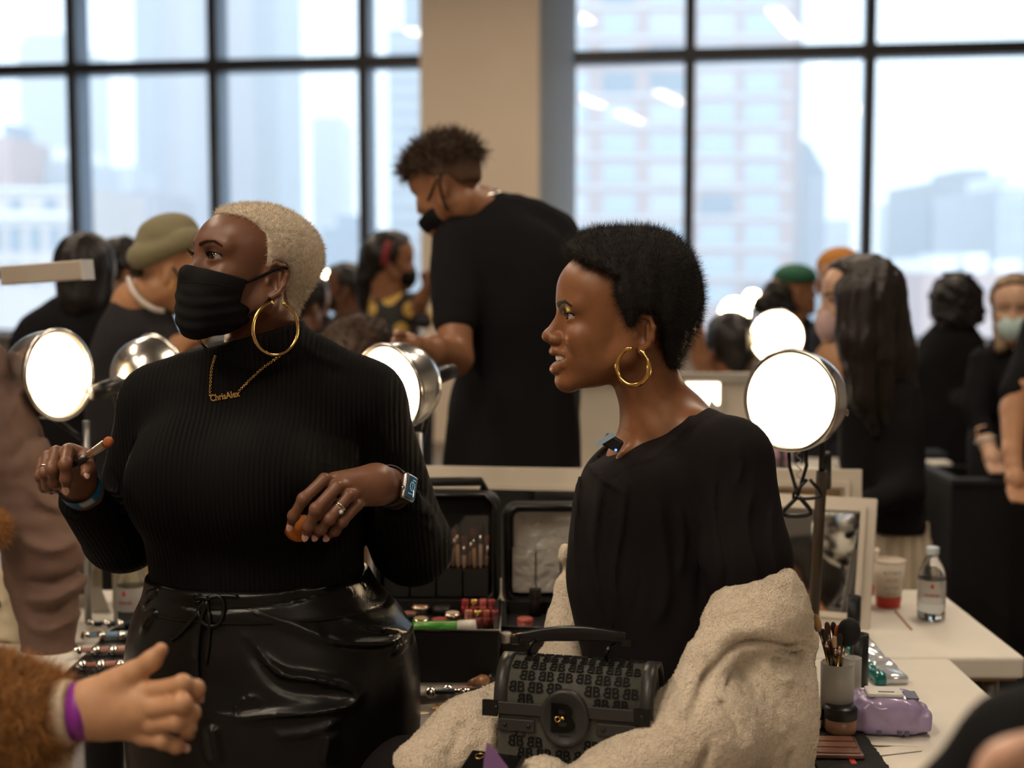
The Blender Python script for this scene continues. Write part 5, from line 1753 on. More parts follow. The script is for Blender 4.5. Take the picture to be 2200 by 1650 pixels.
# ================================================================== people further back
m_bt = mat('dark_cotton', (0.0095, 0.0092, 0.0108), 0.9, spec=0.12)
m_gt = mat('charcoal_cotton', (0.026, 0.025, 0.028), 0.9, spec=0.12)
m_navy = mat('navy_cotton', (0.016, 0.019, 0.030), 0.85, spec=0.25)
m_trs = mat('dark_trousers', (0.012, 0.012, 0.016), 0.85)
m_hairb = mat('black_hair', (0.009, 0.007, 0.007), 0.45, var=0.3, var_scale=60, spec=0.4)
m_hairbr = mat('brown_hair', (0.055, 0.030, 0.017), 0.6, var=0.3, var_scale=60)
m_hairbl = mat('ash_blonde_hair', (0.22, 0.15, 0.09), 0.55, var=0.25, var_scale=60)
TAN, BROWN, DEEP, FAIR = (0.46, 0.24, 0.13), (0.27, 0.125, 0.065), (0.14, 0.062, 0.035), (0.58, 0.36, 0.25)
def standing_legs(cx_, cy_, zh, spread=0.09, m=None, r=0.085):
    """trouser legs from hip height to the floor, plus shoes"""
    f = Field(0.03)
    f.add(el((cx_, cy_, zh), (0.16, 0.12, 0.12)))
    for s in (-1, 1):
        f.add(rc((cx_ + s * spread, cy_, zh - 0.05), (cx_ + s * spread * 1.1, cy_, 0.06), r, 0.055), k=0.03)
        f.add(rc((cx_ + s * spread * 1.1, cy_, 0.045), (cx_ + s * spread * 1.2, cy_ - 0.10, 0.035), 0.044, 0.034), k=0.02)
    return f
def bgperson(label, head, yaw, pitch=0, roll=0, s=1.0, skin=TAN, neck_to=None, shirt=None, shirt_m=None, shirt_name='shirt', arms=(), hair=None, hair_m=None, line=None, hips=None,
             legs_m=None, h=0.0066, legs=True, shirt_k=0.04, shirt_cut=None, leg_name='trousers', hat=False, detail=False, hair_streak=0.0, hair_curl=0.0):
    hx, hy, Y = head
    Hc = P(hx, hy, Y); HR = head_rot(yaw, pitch, roll)
    hips_c = np.array(hips) if hips is not None else np.array([Hc[0], Y, 0.92])
    root = thing('person', label, 'person', (hips_c[0], hips_c[1], 0))
    f = Field(0.012)
    f.add(group(head_field(detail=detail), Hc, HR, s))
    nb = P(*neck_to) if neck_to is not None else Hc + np.array([0, 0, -0.20])
    f.add(rc(Hc + HR @ np.array((-0.022, 0, -0.055)) * s, nb, 0.050 * s, 0.055), k=0.02)
    f.add(rc(nb, (nb + hips_c) / 2, 0.06, 0.085), rc((nb + hips_c) / 2, hips_c, 0.085, 0.09), k=0.04)
    for a in arms:
        pts = [P(*q[:3]) for q in a]
        f.add(chain(pts, [q[3] for q in a]), k=0.012)
        # simple relaxed hand with separate fingers at the end of each bare arm
        d = pts[-1] - pts[-2]; d /= np.linalg.norm(d)
        u = np.cross(d, (0, 1, 0)); u /= np.linalg.norm(u) + 1e-9
        w = np.cross(d, u)
        wp = pts[-1]
        f.add(rc(wp, wp + d * 0.065, 0.024, 0.022), k=0.01)
        f.add(el(wp + d * 0.05, (0.03, 0.03, 0.03)), k=0.02)
        for i in range(4):
            b = wp + d * 0.085 + u * 0.017 * (i - 1.5)
            f.add(chain([b, b + d * 0.032 + w * 0.008, b + d * 0.055 + w * 0.024], [0.0095, 0.0088, 0.0075]), k=0.004)
        f.add(chain([wp + d * 0.03 + u * 0.028, wp + d * 0.06 + u * 0.045 + w * 0.01, wp + d * 0.085 + u * 0.040 + w * 0.02], [0.013, 0.0105, 0.0085]), k=0.008)
    V, Q = polygonize(f, h)
    lp_ = tuple(np.array(skin) * np.array((0.95, 0.62, 0.6)))
    eye_c = (0.02, 0.015, 0.013)
    tint = head_tint((V - Hc) @ HR / s, skin, lip=lp_, brow=(0.03, 0.02, 0.015), lid=None if detail else [(0.0, 0.0, 0.013, 0.0042, eye_c, 0.85)])
    mk('body', V, Q, m_skin, root, tint=tint)
    if detail:
        for sd in (1, -1):
            eyeball(root, Hc, HR, s, sd)
            lashes(root, Hc, HR, s, sd)
    if shirt is not None:
        fsx = Field(shirt_k)
        for q in shirt:
            fsx.add(q)
        if shirt_cut is not None:
            fsx.inter(shirt_cut, k=0.006)
        fsx.disp(lambda p: vnoise(p, 16, int(hx)) * f32(0.005) + vnoise(p * np.array([1, 1, 0.4], f32), 34, int(hy)) * f32(0.003))
        V, Q = polygonize(fsx, 0.009)
        mk(shirt_name, V, Q, shirt_m or m_bt, root)
    if hair is not None:
        fhx = Field(0.02)
        if not hat:
            fhx.add(group(hair_field(CR_STD, 0.014, HAIRLINE_SHORT, amp=0.002), Hc, HR, s))
        for q in hair:
            fhx.add(q)
        if hair_streak:
            st = np.array([1, 1, 0.12], f32)
            fhx.disp(lambda p: vnoise(p * st, 130, 3) * f32(hair_streak) + vnoise(p * st, 300, 4) * f32(hair_streak * 0.6))
        if hair_curl:
            fhx.disp(lambda p: vnoise(p, 75, 7) * f32(hair_curl) + vnoise(p, 160, 8) * f32(hair_curl * 0.5))
        V, Q = polygonize(fhx, 0.007 if not hair_streak else 0.005)
        mk('hair', V, Q, hair_m or m_hairb, root)
    elif line is not None:
        fhx = Field(); fhx.add(group(hair_field(CR_STD, line[1], line[0], amp=line[2], freq=line[3]), Hc, HR, s))
        V, Q = polygonize(fhx, 0.0042)
        if line[4]:
            V2, Q2 = fibres(V, Q, line[4], line[5], 0.0016, 2.2, seed=int(hx), sink=0.2)
            V, Q = join_np([(V, Q), (V2, Q2)])
        mk('hair', V, Q, hair_m or m_hairb, root)
    if legs:
        fl = standing_legs(hips_c[0], hips_c[1], hips_c[2], m=legs_m)
        V, Q = polygonize(fl, 0.014)
        mk(leg_name, V, Q, legs_m or m_trs, root)
    return root, Hc, HR
def px_el(px, py, Y, rx, rz, ry, R=None):
    return el(P(px, py, Y), (M(rx, Y), ry, M(rz, Y)), R)
def px_rc(x0, y0, Y0, x1, y1, Y1, r0, r1):
    return rc(P(x0, y0, Y0), P(x1, y1, Y1), M(r0, Y0), M(r1, Y1))
def face_mask(root, Hc, HR, s, m, low=False):
    f = Field(0.012)
    f.add(el((0.080, 0, -0.052), (0.040, 0.046, 0.052)), el((0.050, 0, -0.05), (0.05, 0.062, 0.055)))
    f.inter(poly2([(0.15, -0.012), (0.05, -0.016), (0.035, -0.05), (0.04, -0.10), (0.08, -0.122), (0.15, -0.12)] if not low else [(0.15, -0.055), (0.03, -0.045), (0.0, -0.06), (0.02, -0.115), (0.08, -0.13), (0.15, -0.13)]), k=0.003)
    g = Field(); g.add(group(f, Hc, HR, s))
    V, Q = polygonize(g, 0.005)
    o = mk('face_mask', V, Q, m, root)
    for sd in (1, -1):
        p = [(0.040, 0.060 * sd, -0.025), (0.010, 0.072 * sd, -0.008), (-0.022, 0.082 * sd, 0.010)]
        mk('mask_strap', *tube(np.array(p) * s @ HR.T + Hc, 0.003, 6), m, root)
    return o

# --- tall man behind the mirrors
tm, Hc, HR = bgperson('tall standing person in black T-shirt bending forward in front of the beige column', (962, 402, 3.72), 152, -24, 0, 0.96, BROWN, (1035, 455, 3.76),
    [loft([lrow(438, 1012, 1078, 3.76, 0.06), lrow(470, 965, 1180, 3.76, 0.11), lrow(540, 955, 1246, 3.77, 0.14), lrow(650, 985, 1248, 3.77, 0.145), lrow(760, 995, 1242, 3.77, 0.14), lrow(860, 962, 1248, 3.77, 0.14), lrow(1000, 948, 1246, 3.77, 0.15), lrow(1080, 950, 1246, 3.77, 0.15)]),
     px_rc(985, 520, 3.70, 976, 690, 3.62, 58, 46), px_rc(1190, 510, 3.80, 1205, 700, 3.86, 58, 48), px_rc(1050, 445, 3.76, 1150, 480, 3.78, 40, 50)],
    m_bt, arms=[[(975, 640, 3.64, 0.045), (978, 768, 3.58, 0.045), (930, 752, 3.44, 0.034), (905, 748, 3.40, 0.026)]], h=0.004,
    line=([(0.085, 0.075), (0.06, 0.062), (0.02, 0.058), (-0.02, 0.052), (-0.06, 0.044), (-0.2, 0.028), (-0.2, 0.3), (0.12, 0.3), (0.105, 0.10)], 0.014, 0.005, 90, 9000, 0.018), hair_m=m_hairbr, hips=(P(1095, 1000, 3.78)[0], 3.78, 0.98))
# clipped sides of his hair
fz = Field(); fz.add(group(hair_field(CR_STD, 0.003, [(0.05, 0.075), (0.02, 0.06), (0.005, 0.03), (-0.012, 0.012), (-0.045, 0.012), (-0.06, -0.02), (-0.2, -0.04), (-0.2, 0.2), (0.05, 0.2)], amp=0), Hc, HR, 0.96))
V, Q = polygonize(fz, 0.005)
mk('clipped_hair', V, Q, mat('clipped_brown_hair', (0.085, 0.045, 0.026), 0.8), tm)
face_mask(tm, Hc, HR, 0.96, m_maskb, low=True)
mk('mask_strap', *tube(smooth_path([P(948, 372, 3.62), P(945, 400, 3.615), P(952, 430, 3.62), P(962, 452, 3.63)], 4), 0.004, 6), m_maskb, tm)
mk('necklace', *tube(smooth_path([P(1015, 440, 3.69), P(1040, 424, 3.70), P(1062, 416, 3.72), P(1078, 414, 3.76)], 5), 0.005, 6), m_silver, tm, label='silver chain at the nape')

# --- person with the olive beanie
bp, Hc, HR = bgperson('person in olive beanie and charcoal T-shirt leaning over, left of the masked standing person', (368, 588, 3.9), 28, -22, 0, 0.98, TAN, (292, 655, 3.93),
    [loft([lrow(640, 250, 320, 3.95, 0.06), lrow(680, 220, 352, 3.95, 0.11), lrow(740, 195, 372, 3.95, 0.13), lrow(850, 190, 375, 3.95, 0.14), lrow(1000, 195, 375, 3.95, 0.14), lrow(1120, 195, 375, 3.95, 0.14)]),
     px_rc(330, 690, 3.9, 372, 760, 3.86, 42, 36)], m_gt, arms=[[(365, 752, 3.86, 0.036), (385, 745, 3.85, 0.032), (402, 733, 3.84, 0.026)]],
    hair=[el(P(318, 572, 3.92), (0.045, 0.05, 0.04))], hair_m=m_hairb, hat=True, hips=(P(285, 1000, 3.95)[0], 3.95, 0.95))
fz = Field(0.015)
Rb = Ry(math.radians(-24))
fz.add(el(P(360, 512, 3.9), (M(70, 3.9), 0.095, M(54, 3.9)), Rb), k=0.01)
fz.inter(hs(P(352, 556, 3.9), (-0.36, 0, -0.93)), k=0.01)
fz.add(rc(P(300, 552, 3.82), P(412, 512, 3.82), 0.03, 0.028), rc(P(296, 556, 3.90), P(300, 552, 3.82), 0.03, 0.03), k=0.012)
fz.disp(lambda p: vnoise(p, 26, 3) * f32(0.003))
V, Q = polygonize(fz, 0.005)
mk('beanie', V, Q, mat('olive_knit', (0.20, 0.18, 0.105), 0.9, bump=(200, 0.2, 0.002), sheen=0.1), bp, label='olive green beanie')
mk('necklace', *tube(smooth_path([P(276, 598, 3.86), P(285, 622, 3.80), P(305, 648, 3.79), P(330, 664, 3.80), P(350, 668, 3.83)], 5), 0.008, 8), mat('pale_bead', (0.6, 0.56, 0.52), 0.3), bp, label='pale bead necklace')
for q in ((371, 606), (366, 616)):
    mk('earring', *sphere(P(*q, 3.81), 0.006, 8, 6), m_gold, bp)
face_mask(bp, Hc, HR, 0.98, m_maskb)

# --- back of a person with a black bob, far left
lb, Hc, HR = bgperson('person with long black bob seen from behind at the far left', (185, 595, 4.6), 80, 0, 0, 1.0, TAN, (180, 660, 4.6),
    [loft([lrow(632, 135, 220, 4.6, 0.06), lrow(660, 70, 236, 4.6, 0.11), lrow(710, 30, 250, 4.6, 0.13), lrow(820, 22, 252, 4.6, 0.14), lrow(1000, 28, 250, 4.6, 0.14), lrow(1100, 28, 250, 4.6, 0.14)])],
    m_bt, hair_streak=0.003, hair=[px_el(182, 568, 4.6, 62, 68, 0.115), px_rc(176, 585, 4.56, 172, 640, 4.54, 52, 48), px_rc(205, 590, 4.60, 218, 640, 4.60, 38, 28)], hips=(P(140, 1000, 4.6)[0], 4.6, 0.92))
bgperson('person with dark curly hair half hidden behind the olive beanie', (268, 588, 5.3), 40, -10, 0, 1.0, BROWN, (262, 650, 5.3),
    [loft([lrow(640, 235, 290, 5.3, 0.06), lrow(680, 200, 320, 5.3, 0.11), lrow(900, 195, 325, 5.3, 0.13), lrow(1000, 195, 325, 5.3, 0.13)])], m_bt, hair=[px_el(262, 562, 5.3, 40, 38, 0.09)], hair_curl=0.010)

# --- group in front of the left window: print shirt with ponytail, masked neighbour
m_print = mat('black_yellow_print', (0.02, 0.02, 0.02), 0.7)
nt = m_print.node_tree
n1 = nt.nodes.new('ShaderNodeTexVoronoi'); n1.inputs['Scale'].default_value = 13
tc1 = nt.nodes.new('ShaderNodeTexCoord'); nt.links.new(tc1.outputs['Object'], n1.inputs['Vector'])
cr1 = nt.nodes.new('ShaderNodeValToRGB'); cr1.color_ramp.interpolation = 'CONSTANT'
cr1.color_ramp.elements[0].color = (0.58, 0.37, 0.09, 1); cr1.color_ramp.elements[1].position = 0.44; cr1.color_ramp.elements[1].color = (0.018, 0.018, 0.018, 1)
nt.links.new(n1.outputs['Distance'], cr1.inputs['Fac']); nt.links.new(cr1.outputs['Color'], nt.nodes['Principled BSDF'].inputs['Base Color'])
pp, Hc, HR = bgperson('person with black ponytail in a black and yellow print shirt', (838, 565, 6.0), 18, -4, 0, 1.0, BROWN, (832, 620, 6.02),
    [loft([lrow(618, 812, 862, 6.05, 0.06), lrow(645, 792, 898, 6.05, 0.11), lrow(700, 785, 900, 6.05, 0.13), lrow(850, 788, 895, 6.05, 0.14), lrow(930, 788, 895, 6.05, 0.14)]), px_rc(885, 650, 5.95, 910, 690, 5.9, 22, 18)], m_print,
    arms=[[(900, 660, 5.9, 0.036), (908, 640, 5.85, 0.032), (918, 622, 5.82, 0.026)]],
    hair=[px_el(820, 548, 6.0, 42, 42, 0.10), px_rc(792, 540, 6.05, 784, 600, 6.05, 22, 20), px_rc(784, 600, 6.05, 778, 680, 6.05, 19, 10)], hips=(P(845, 900, 6.05)[0], 6.05, 0.9))
mk('red_headband', *merge(tube(smooth_path([P(836, 520, 5.90), P(828, 545, 5.885), P(826, 570, 5.90)], 5), 0.016, 8)), mat('dark_red_cloth', (0.20, 0.02, 0.025), 0.7), pp)
face_mask(pp, Hc, HR, 1.0, m_maskb)
mp_, Hc, HR = bgperson('short-haired person in black mask left of the print shirt', (742, 622, 6.8), 172, -2, 0, 0.95, DEEP, (752, 668, 6.82),
    [loft([lrow(662, 730, 772, 6.85, 0.06), lrow(690, 705, 795, 6.85, 0.11), lrow(800, 700, 800, 6.85, 0.13), lrow(900, 700, 800, 6.85, 0.13)])], m_bt, line=(HAIRLINE_SHORT, 0.012, 0.004, 60, 0, 0), hair_m=m_hairb)
face_mask(mp_, Hc, HR, 0.95, m_maskb)
bgperson('seated person in black seen from behind beside the masked standing person', (652, 665, 5.0), 60, -10, 0, 1.0, DEEP, (665, 720, 5.0),
    [loft([lrow(660, 650, 690, 5.05, 0.06), lrow(690, 625, 715, 5.05, 0.11), lrow(760, 615, 728, 5.05, 0.13), lrow(900, 615, 728, 5.05, 0.13), lrow(1000, 615, 728, 5.05, 0.13)])], m_bt, line=(HAIRLINE_SHORT, 0.012, 0.004, 60, 0, 0), hips=(P(670, 900, 5.05)[0], 5.05, 0.8))
bgperson('seated person with brown hair just above the middle lamp', (768, 790, 3.75), 70, 0, 0, 1.0, BROWN, (765, 850, 3.78),
    [loft([lrow(850, 730, 800, 3.8, 0.06), lrow(890, 690, 850, 3.8, 0.11), lrow(1000, 680, 860, 3.8, 0.13), lrow(1100, 680, 860, 3.8, 0.13)])], m_bt, line=(HAIRLINE_SHORT, 0.016, 0.005, 60, 3000, 0.012), hair_m=m_hairbr, hips=(P(768, 1100, 3.8)[0], 3.8, 0.62))

# --- right side
lh, Hc, HR = bgperson('person with very long dark hair, pink mask and beige skirt beside the big lamp', (1842, 655, 4.0), 188, 0, 0, 1.0, FAIR, (1862, 760, 4.03),
    [loft([lrow(782, 1830, 1905, 4.05, 0.06), lrow(815, 1806, 1945, 4.05, 0.11), lrow(880, 1798, 1968, 4.05, 0.13), lrow(1000, 1805, 1978, 4.05, 0.14), lrow(1080, 1822, 1982, 4.05, 0.145), lrow(1132, 1850, 1984, 4.05, 0.145)]), px_rc(1930, 850, 4.0, 1945, 1050, 3.92, 40, 34), px_rc(1945, 1050, 3.92, 1850, 1090, 3.80, 34, 28)], m_bt, legs=False,
    hair=[px_el(1864, 626, 4.0, 82, 76, 0.100), px_rc(1885, 640, 4.0, 1905, 760, 4.02, 62, 60), px_rc(1905, 760, 4.02, 1930, 880, 4.05, 58, 42), px_rc(1930, 880, 4.05, 1958, 935, 4.06, 34, 12),
          px_rc(1836, 632, 3.92, 1842, 730, 3.905, 42, 46), px_rc(1842, 730, 3.905, 1852, 850, 3.90, 44, 28), px_rc(1870, 640, 3.93, 1880, 760, 3.93, 46, 42), px_rc(1850, 850, 3.90, 1880, 930, 3.92, 26, 10), px_rc(1880, 760, 3.93, 1905, 920, 3.95, 40, 20)], hair_streak=0.004, detail=True, hair_m=mat('long_dark_brown_hair', (0.014, 0.0095, 0.008), 0.4, var=0.4, var_scale=40, stretch=(12, 12, 1), bump=(80, 0.3, 0.004)),
    hips=(P(1915, 1150, 4.05)[0], 4.05, 0.86), h=0.0045)
fk = Field(0.02)
fk.add(loft([lrow(1105, 1862, 1978, 4.06, 0.13), lrow(1150, 1850, 1990, 4.06, 0.145), lrow(1300, 1838, 2004, 4.06, 0.16), lrow(1600, 1825, 2015, 4.06, 0.175)]))
fk.disp(lambda p: (0.007 * np.sin(np.arctan2(p[:, 1] - 4.06, p[:, 0] - P(1918, 1200, 4.06)[0]) * 26)).astype(f32))
V, Q = polygonize(fk, 0.008)
mk('skirt', V, Q, mat('beige_pleats', (0.52, 0.45, 0.34), 0.85), lh, label='beige pleated skirt')
face_mask(lh, Hc, HR, 1.0, mat('pink_mask_fabric', (0.62, 0.44, 0.44), 0.85))
fz = Field(0.01); 
gc, Hc, HR = bgperson('person in green cap with dark curls beyond the lamps', (1706, 628, 6.6), 12, 2, 0, 1.0, BROWN, (1698, 680, 6.62),
    [loft([lrow(675, 1672, 1725, 6.65, 0.06), lrow(700, 1640, 1762, 6.65, 0.11), lrow(800, 1632, 1768, 6.65, 0.13), lrow(900, 1632, 1768, 6.65, 0.13)])], m_bt, hair=[px_el(1678, 632, 6.6, 40, 34, 0.09), px_el(1650, 655, 6.6, 34, 26, 0.07), px_el(1690, 655, 6.6, 30, 26, 0.08)], hat=True, hair_curl=0.010)
fz.add(el(P(1708, 596, 6.6), (M(48, 6.6), 0.100, M(30, 6.6))), k=0.01)
fz.inter(hs(P(1708, 606, 6.6), (0.08, 0, -1)), k=0.006)
fz.add(el(P(1744, 602, 6.6), (M(26, 6.6), 0.07, 0.010), Ry(0.15)), k=0.008)
V, Q = polygonize(fz, 0.005)
mk('cap', V, Q, mat('green_cap_cotton', (0.015, 0.10, 0.055), 0.8), gc, label='green baseball cap')
ob, Hc, HR = bgperson('person in orange beanie behind the long-haired person', (1802, 608, 5.6), 60, 0, 0, 1.0, TAN, (1798, 670, 5.6),
    [loft([lrow(660, 1772, 1826, 5.65, 0.06), lrow(690, 1745, 1860, 5.65, 0.11), lrow(800, 1735, 1868, 5.65, 0.13), lrow(1000, 1735, 1868, 5.65, 0.13)])], m_navy, hair=[px_el(1795, 612, 5.6, 34, 26, 0.08)], hat=True)
fz = Field(0.01)
fz.add(el(P(1805, 572, 5.6), (M(50, 5.6), 0.105, M(42, 5.6))), k=0.01)
fz.inter(hs(P(1805, 600, 5.6), (-0.1, 0, -1)), k=0.008)
V, Q = polygonize(fz, 0.005)
mk('beanie', V, Q, mat('orange_knit', (0.46, 0.19, 0.035), 0.9, bump=(200, 0.2, 0.002)), ob, label='orange beanie')
bgperson('person with black curly hair seen from behind near the right window', (2055, 650, 6.3), 85, 0, 0, 1.0, BROWN, (2052, 705, 6.3),
    [loft([lrow(690, 2020, 2085, 6.32, 0.06), lrow(715, 1985, 2108, 6.32, 0.11), lrow(780, 1962, 2124, 6.32, 0.13), lrow(900, 1962, 2124, 6.32, 0.14), lrow(1010, 1966, 2120, 6.32, 0.14)])], m_bt,
    hair=[px_el(2055, 640, 6.3, 56, 50, 0.11), px_el(2025, 668, 6.3, 26, 26, 0.07), px_el(2088, 672, 6.3, 26, 28, 0.07), px_el(2058, 680, 6.25, 44, 30, 0.06)], hair_curl=0.012)
bw_, Hc, HR = bgperson('blonde person in pale blue mask and dark top at the right edge', (2180, 668, 5.2), 248, -4, 0, 1.0, FAIR, (2178, 725, 5.22),
    [loft([lrow(722, 2150, 2212, 5.25, 0.06), lrow(750, 2112, 2246, 5.25, 0.11), lrow(820, 2098, 2262, 5.25, 0.13), lrow(1000, 2100, 2260, 5.25, 0.14)]), px_rc(2112, 775, 5.2, 2098, 880, 5.15, 32, 28), px_rc(2098, 880, 5.15, 2116, 938, 5.05, 28, 22)], m_bt,
    arms=[[(2112, 925, 5.07, 0.032), (2118, 945, 5.04, 0.029), (2124, 962, 5.01, 0.027)]],
    hair_streak=0.003, hair=[px_el(2186, 640, 5.24, 42, 34, 0.10), px_rc(2148, 670, 5.2, 2152, 745, 5.15, 16, 15), px_rc(2214, 670, 5.2, 2218, 745, 5.15, 18, 15)], hair_m=m_hairbl, hips=(P(2180, 1000, 5.25)[0], 5.25, 0.9))
face_mask(bw_, Hc, HR, 1.0, mat('pale_blue_mask', (0.50, 0.66, 0.66), 0.85))
mk('bracelet', *torus(P(2117, 946, 5.035), (0.2, -0.3, -0.9), 0.033, 0.006, 24, 6), mat('white_band', (0.6, 0.58, 0.55), 0.4), bw_)
bgperson('seated person with black hair low behind the cream board', (1570, 752, 5.0), 100, 0, 0, 1.0, BROWN, (1572, 815, 5.0),
    [loft([lrow(800, 1545, 1605, 5.05, 0.06), lrow(830, 1515, 1640, 5.05, 0.11), lrow(950, 1505, 1648, 5.05, 0.13), lrow(1050, 1505, 1648, 5.05, 0.13)])], m_bt, hair=[px_el(1570, 745, 5.0, 48, 46, 0.10)], hips=(P(1575, 1050, 5.05)[0], 5.05, 0.62),
    arms=[[(1520, 830, 4.95, 0.034), (1505, 770, 4.9, 0.032), (1500, 742, 4.88, 0.026)]])
# --- arm of a person outside the right edge
ra, Hc, HR = bgperson('person at the right picture edge, only a black sleeve and bare forearm showing', (2330, 560, 4.6), 185, -10, 0, 1.0, TAN, (2335, 640, 4.62),
    [loft([lrow(640, 2300, 2370, 4.65, 0.06), lrow(680, 2240, 2430, 4.65, 0.11), lrow(800, 2225, 2450, 4.65, 0.13), lrow(1000, 2225, 2450, 4.65, 0.14)]), px_rc(2240, 710, 4.6, 2185, 842, 4.5, 46, 36)], m_bt,
    arms=[[(2190, 830, 4.5, 0.042), (2178, 880, 4.48, 0.042), (2174, 970, 4.40, 0.030), (2178, 1000, 4.37, 0.028)]], hips=(P(2335, 1000, 4.65)[0], 4.65, 0.92), line=(HAIRLINE_SHORT, 0.012, 0.003, 60, 0, 0))
mk('ring', *torus(P(2176, 1046, 4.36), (0, -0.4, -1), 0.011, 0.003, 20, 6), m_gold, ra, label='gold ring')

# --- person in the dusty pink coat at the left edge
m_pink = mat('dusty_pink_canvas', (0.125, 0.073, 0.056), 0.75, var=0.08, var_scale=14, bump=(260, 0.15, 0.001))
pc, Hc, HR = bgperson('person in dusty pink coat at the left edge, only the sleeve showing', (-270, 520, 2.85), 10, -10, 0, 1.0, FAIR, (-250, 640, 2.86),
    None, arms=[[(112, 1400, 2.78, 0.030), (110, 1450, 2.77, 0.028), (108, 1475, 2.77, 0.026)]], hips=(P(-200, 1400, 2.9)[0], 2.9, 0.9), line=(HAIRLINE_SHORT, 0.014, 0.003, 60, 0, 0), hair_m=m_hairbr, h=0.006, legs=True, legs_m=mat('blue_denim', (0.030, 0.040, 0.070), 0.8, bump=(300, 0.2, 0.001)))
fk = Field(0.04)
fk.add(loft([lrow(640, -300, -190, 2.87, 0.07), lrow(700, -420, -60, 2.87, 0.12), lrow(800, -450, -20, 2.87, 0.14), lrow(1100, -430, -30, 2.87, 0.15), lrow(1500, -440, -20, 2.88, 0.17)]))
fk.add(px_rc(-60, 790, 2.85, 30, 1000, 2.82, 78, 84), px_rc(30, 1000, 2.82, 96, 1210, 2.80, 84, 80), px_rc(96, 1210, 2.80, 106, 1390, 2.78, 80, 58), k=0.02)
fk.disp(ridge([([(20, 720), (25, 830), (5, 950)], 14, 0.0128), ([(60, 830), (55, 920), (20, 1000)], 10, -0.0128), ([(165, 1170), (110, 1180), (30, 1150)], 12, 0.0160), ([(172, 1230), (120, 1250), (30, 1240)], 10, -0.0160), ([(175, 1260), (120, 1285), (40, 1280)], 12, 0.0160), ([(60, 1040), (100, 1090), (150, 1100)], 12, 0.0112), ([(165, 1330), (110, 1350), (50, 1335)], 9, 0.0112), ([(150, 1290), (110, 1310), (60, 1310)], 8, -0.0096)], 2.74, 2.86))
fk.disp(lambda p: vnoise(p, 22, 2) * f32(0.005) + vnoise(p * np.array([0.6, 1, 1.6], f32), 40, 5) * f32(0.003))
V, Q = polygonize(fk, 0.007)
mk('coat', V, Q, m_pink, pc, label='dusty pink canvas coat')
fk = Field(0.01); fk.add(px_rc(108, 1392, 2.78, 110, 1452, 2.77, 58, 57)); fk.inter(hs(P(110, 1448, 2.77), (0, 0, -1)), hs(P(110, 1392, 2.77), (0, 0, 1)), k=0.004)
V, Q = polygonize(fk, 0.006)
mk('cuff', V, Q, m_pink, pc)
fk = Field(); fk.add(px_el(-14, 1138, 2.68, 30, 34, 0.03))
V, Q = polygonize(fk, 0.008)
m_fur = mat('ginger_fur', (0.34, 0.155, 0.04), 0.8, var=0.35, var_scale=60, sheen=0.1)
mk('fur_trim', *join_np([(V, Q), fibres(V, Q, 2500, 0.014, 0.0008, 1.5, seed=2)]), m_fur, pc)

# --- reaching hand with fur sleeve, close to the camera
Yh = 1.55
hp_ = lambda L_: [P(x, y, Yh + d) for x, y, d in L_]
fiF = [hp_([(290, 1480, 0.0), (335, 1484, -0.012), (392, 1470, -0.022), (420, 1480, -0.010), (424, 1500, 0.006)]),
       hp_([(290, 1510, -0.006), (335, 1522, -0.022), (392, 1512, -0.036), (410, 1532, -0.022), (404, 1552, -0.004)]),
       hp_([(285, 1540, -0.004), (326, 1556, -0.018), (380, 1552, -0.032), (402, 1562, -0.022), (404, 1578, -0.006)]),
       hp_([(275, 1560, 0.0), (306, 1584, -0.010), (350, 1592, -0.022), (378, 1602, -0.016), (390, 1606, -0.008)])]
thF = hp_([(240, 1475, 0.005), (285, 1448, 0.0), (325, 1420, -0.004), (346, 1396, -0.004)])
palmF = [rc(P(215, 1525, Yh + 0.01), P(320, 1500, Yh - 0.004), 0.029, 0.019), rc(P(215, 1530, Yh + 0.01), P(300, 1562, Yh - 0.002), 0.028, 0.017), rc(P(205, 1505, Yh + 0.008), P(262, 1468, Yh + 0.003), 0.026, 0.019), rc(P(230, 1530, Yh + 0.006), P(310, 1530, Yh - 0.01), 0.026, 0.019)]
fF = hand_field([(P(60, 1545, Yh + 0.03), 0.031), (P(178, 1528, Yh + 0.012), 0.0275), (P(220, 1525, Yh + 0.01), 0.028)], palmF, fiF, thF, r=0.0098)
fF.add(rc(P(60, 1545, Yh + 0.03), P(-300, 1640, Yh + 0.06), 0.032, 0.045), k=0.01)
sh_ = P(-560, 1190, 1.66)
elb = P(-300, 1640, Yh + 0.06)
fF.add(rc(elb, sh_, 0.04, 0.05), k=0.02)
fk2 = Field(0.03)
tx = sh_[0] - 0.16
fk2.add(rc(sh_, (tx, 1.64, 1.20), 0.05, 0.09), rc((tx, 1.64, 1.22), (tx, 1.64, 0.9), 0.12, 0.13), rc((tx, 1.64, 1.25), (tx, 1.63, 1.42), 0.06, 0.05))
fk2.add(group(head_field(detail=False), np.array([tx, 1.62, 1.52]), head_rot(20, -5), 1.0), k=0.02)
for sx in (-0.08, 0.08):
    fk2.add(rc((tx + sx, 1.64, 0.88), (tx + sx, 1.64, 0.08), 0.09, 0.045))
fr = thing('person', 'person reaching in with ginger fur sleeve and purple wristband, bottom left', 'person', (tx, 1.64, 0))
SKF = (0.50, 0.27, 0.15)
fq = Field(); fq.add(group(hair_field(CR_STD, 0.014, HAIRLINE_SHORT, amp=0.002), np.array([tx, 1.62, 1.52]), head_rot(20, -5)))
mk('hair', *polygonize(fq, 0.006), m_hairbr, fr)
vF = polygonize(fF, 0.0025); vT = polygonize(fk2, 0.010)
Vj, Qj = join_np([vF, vT])
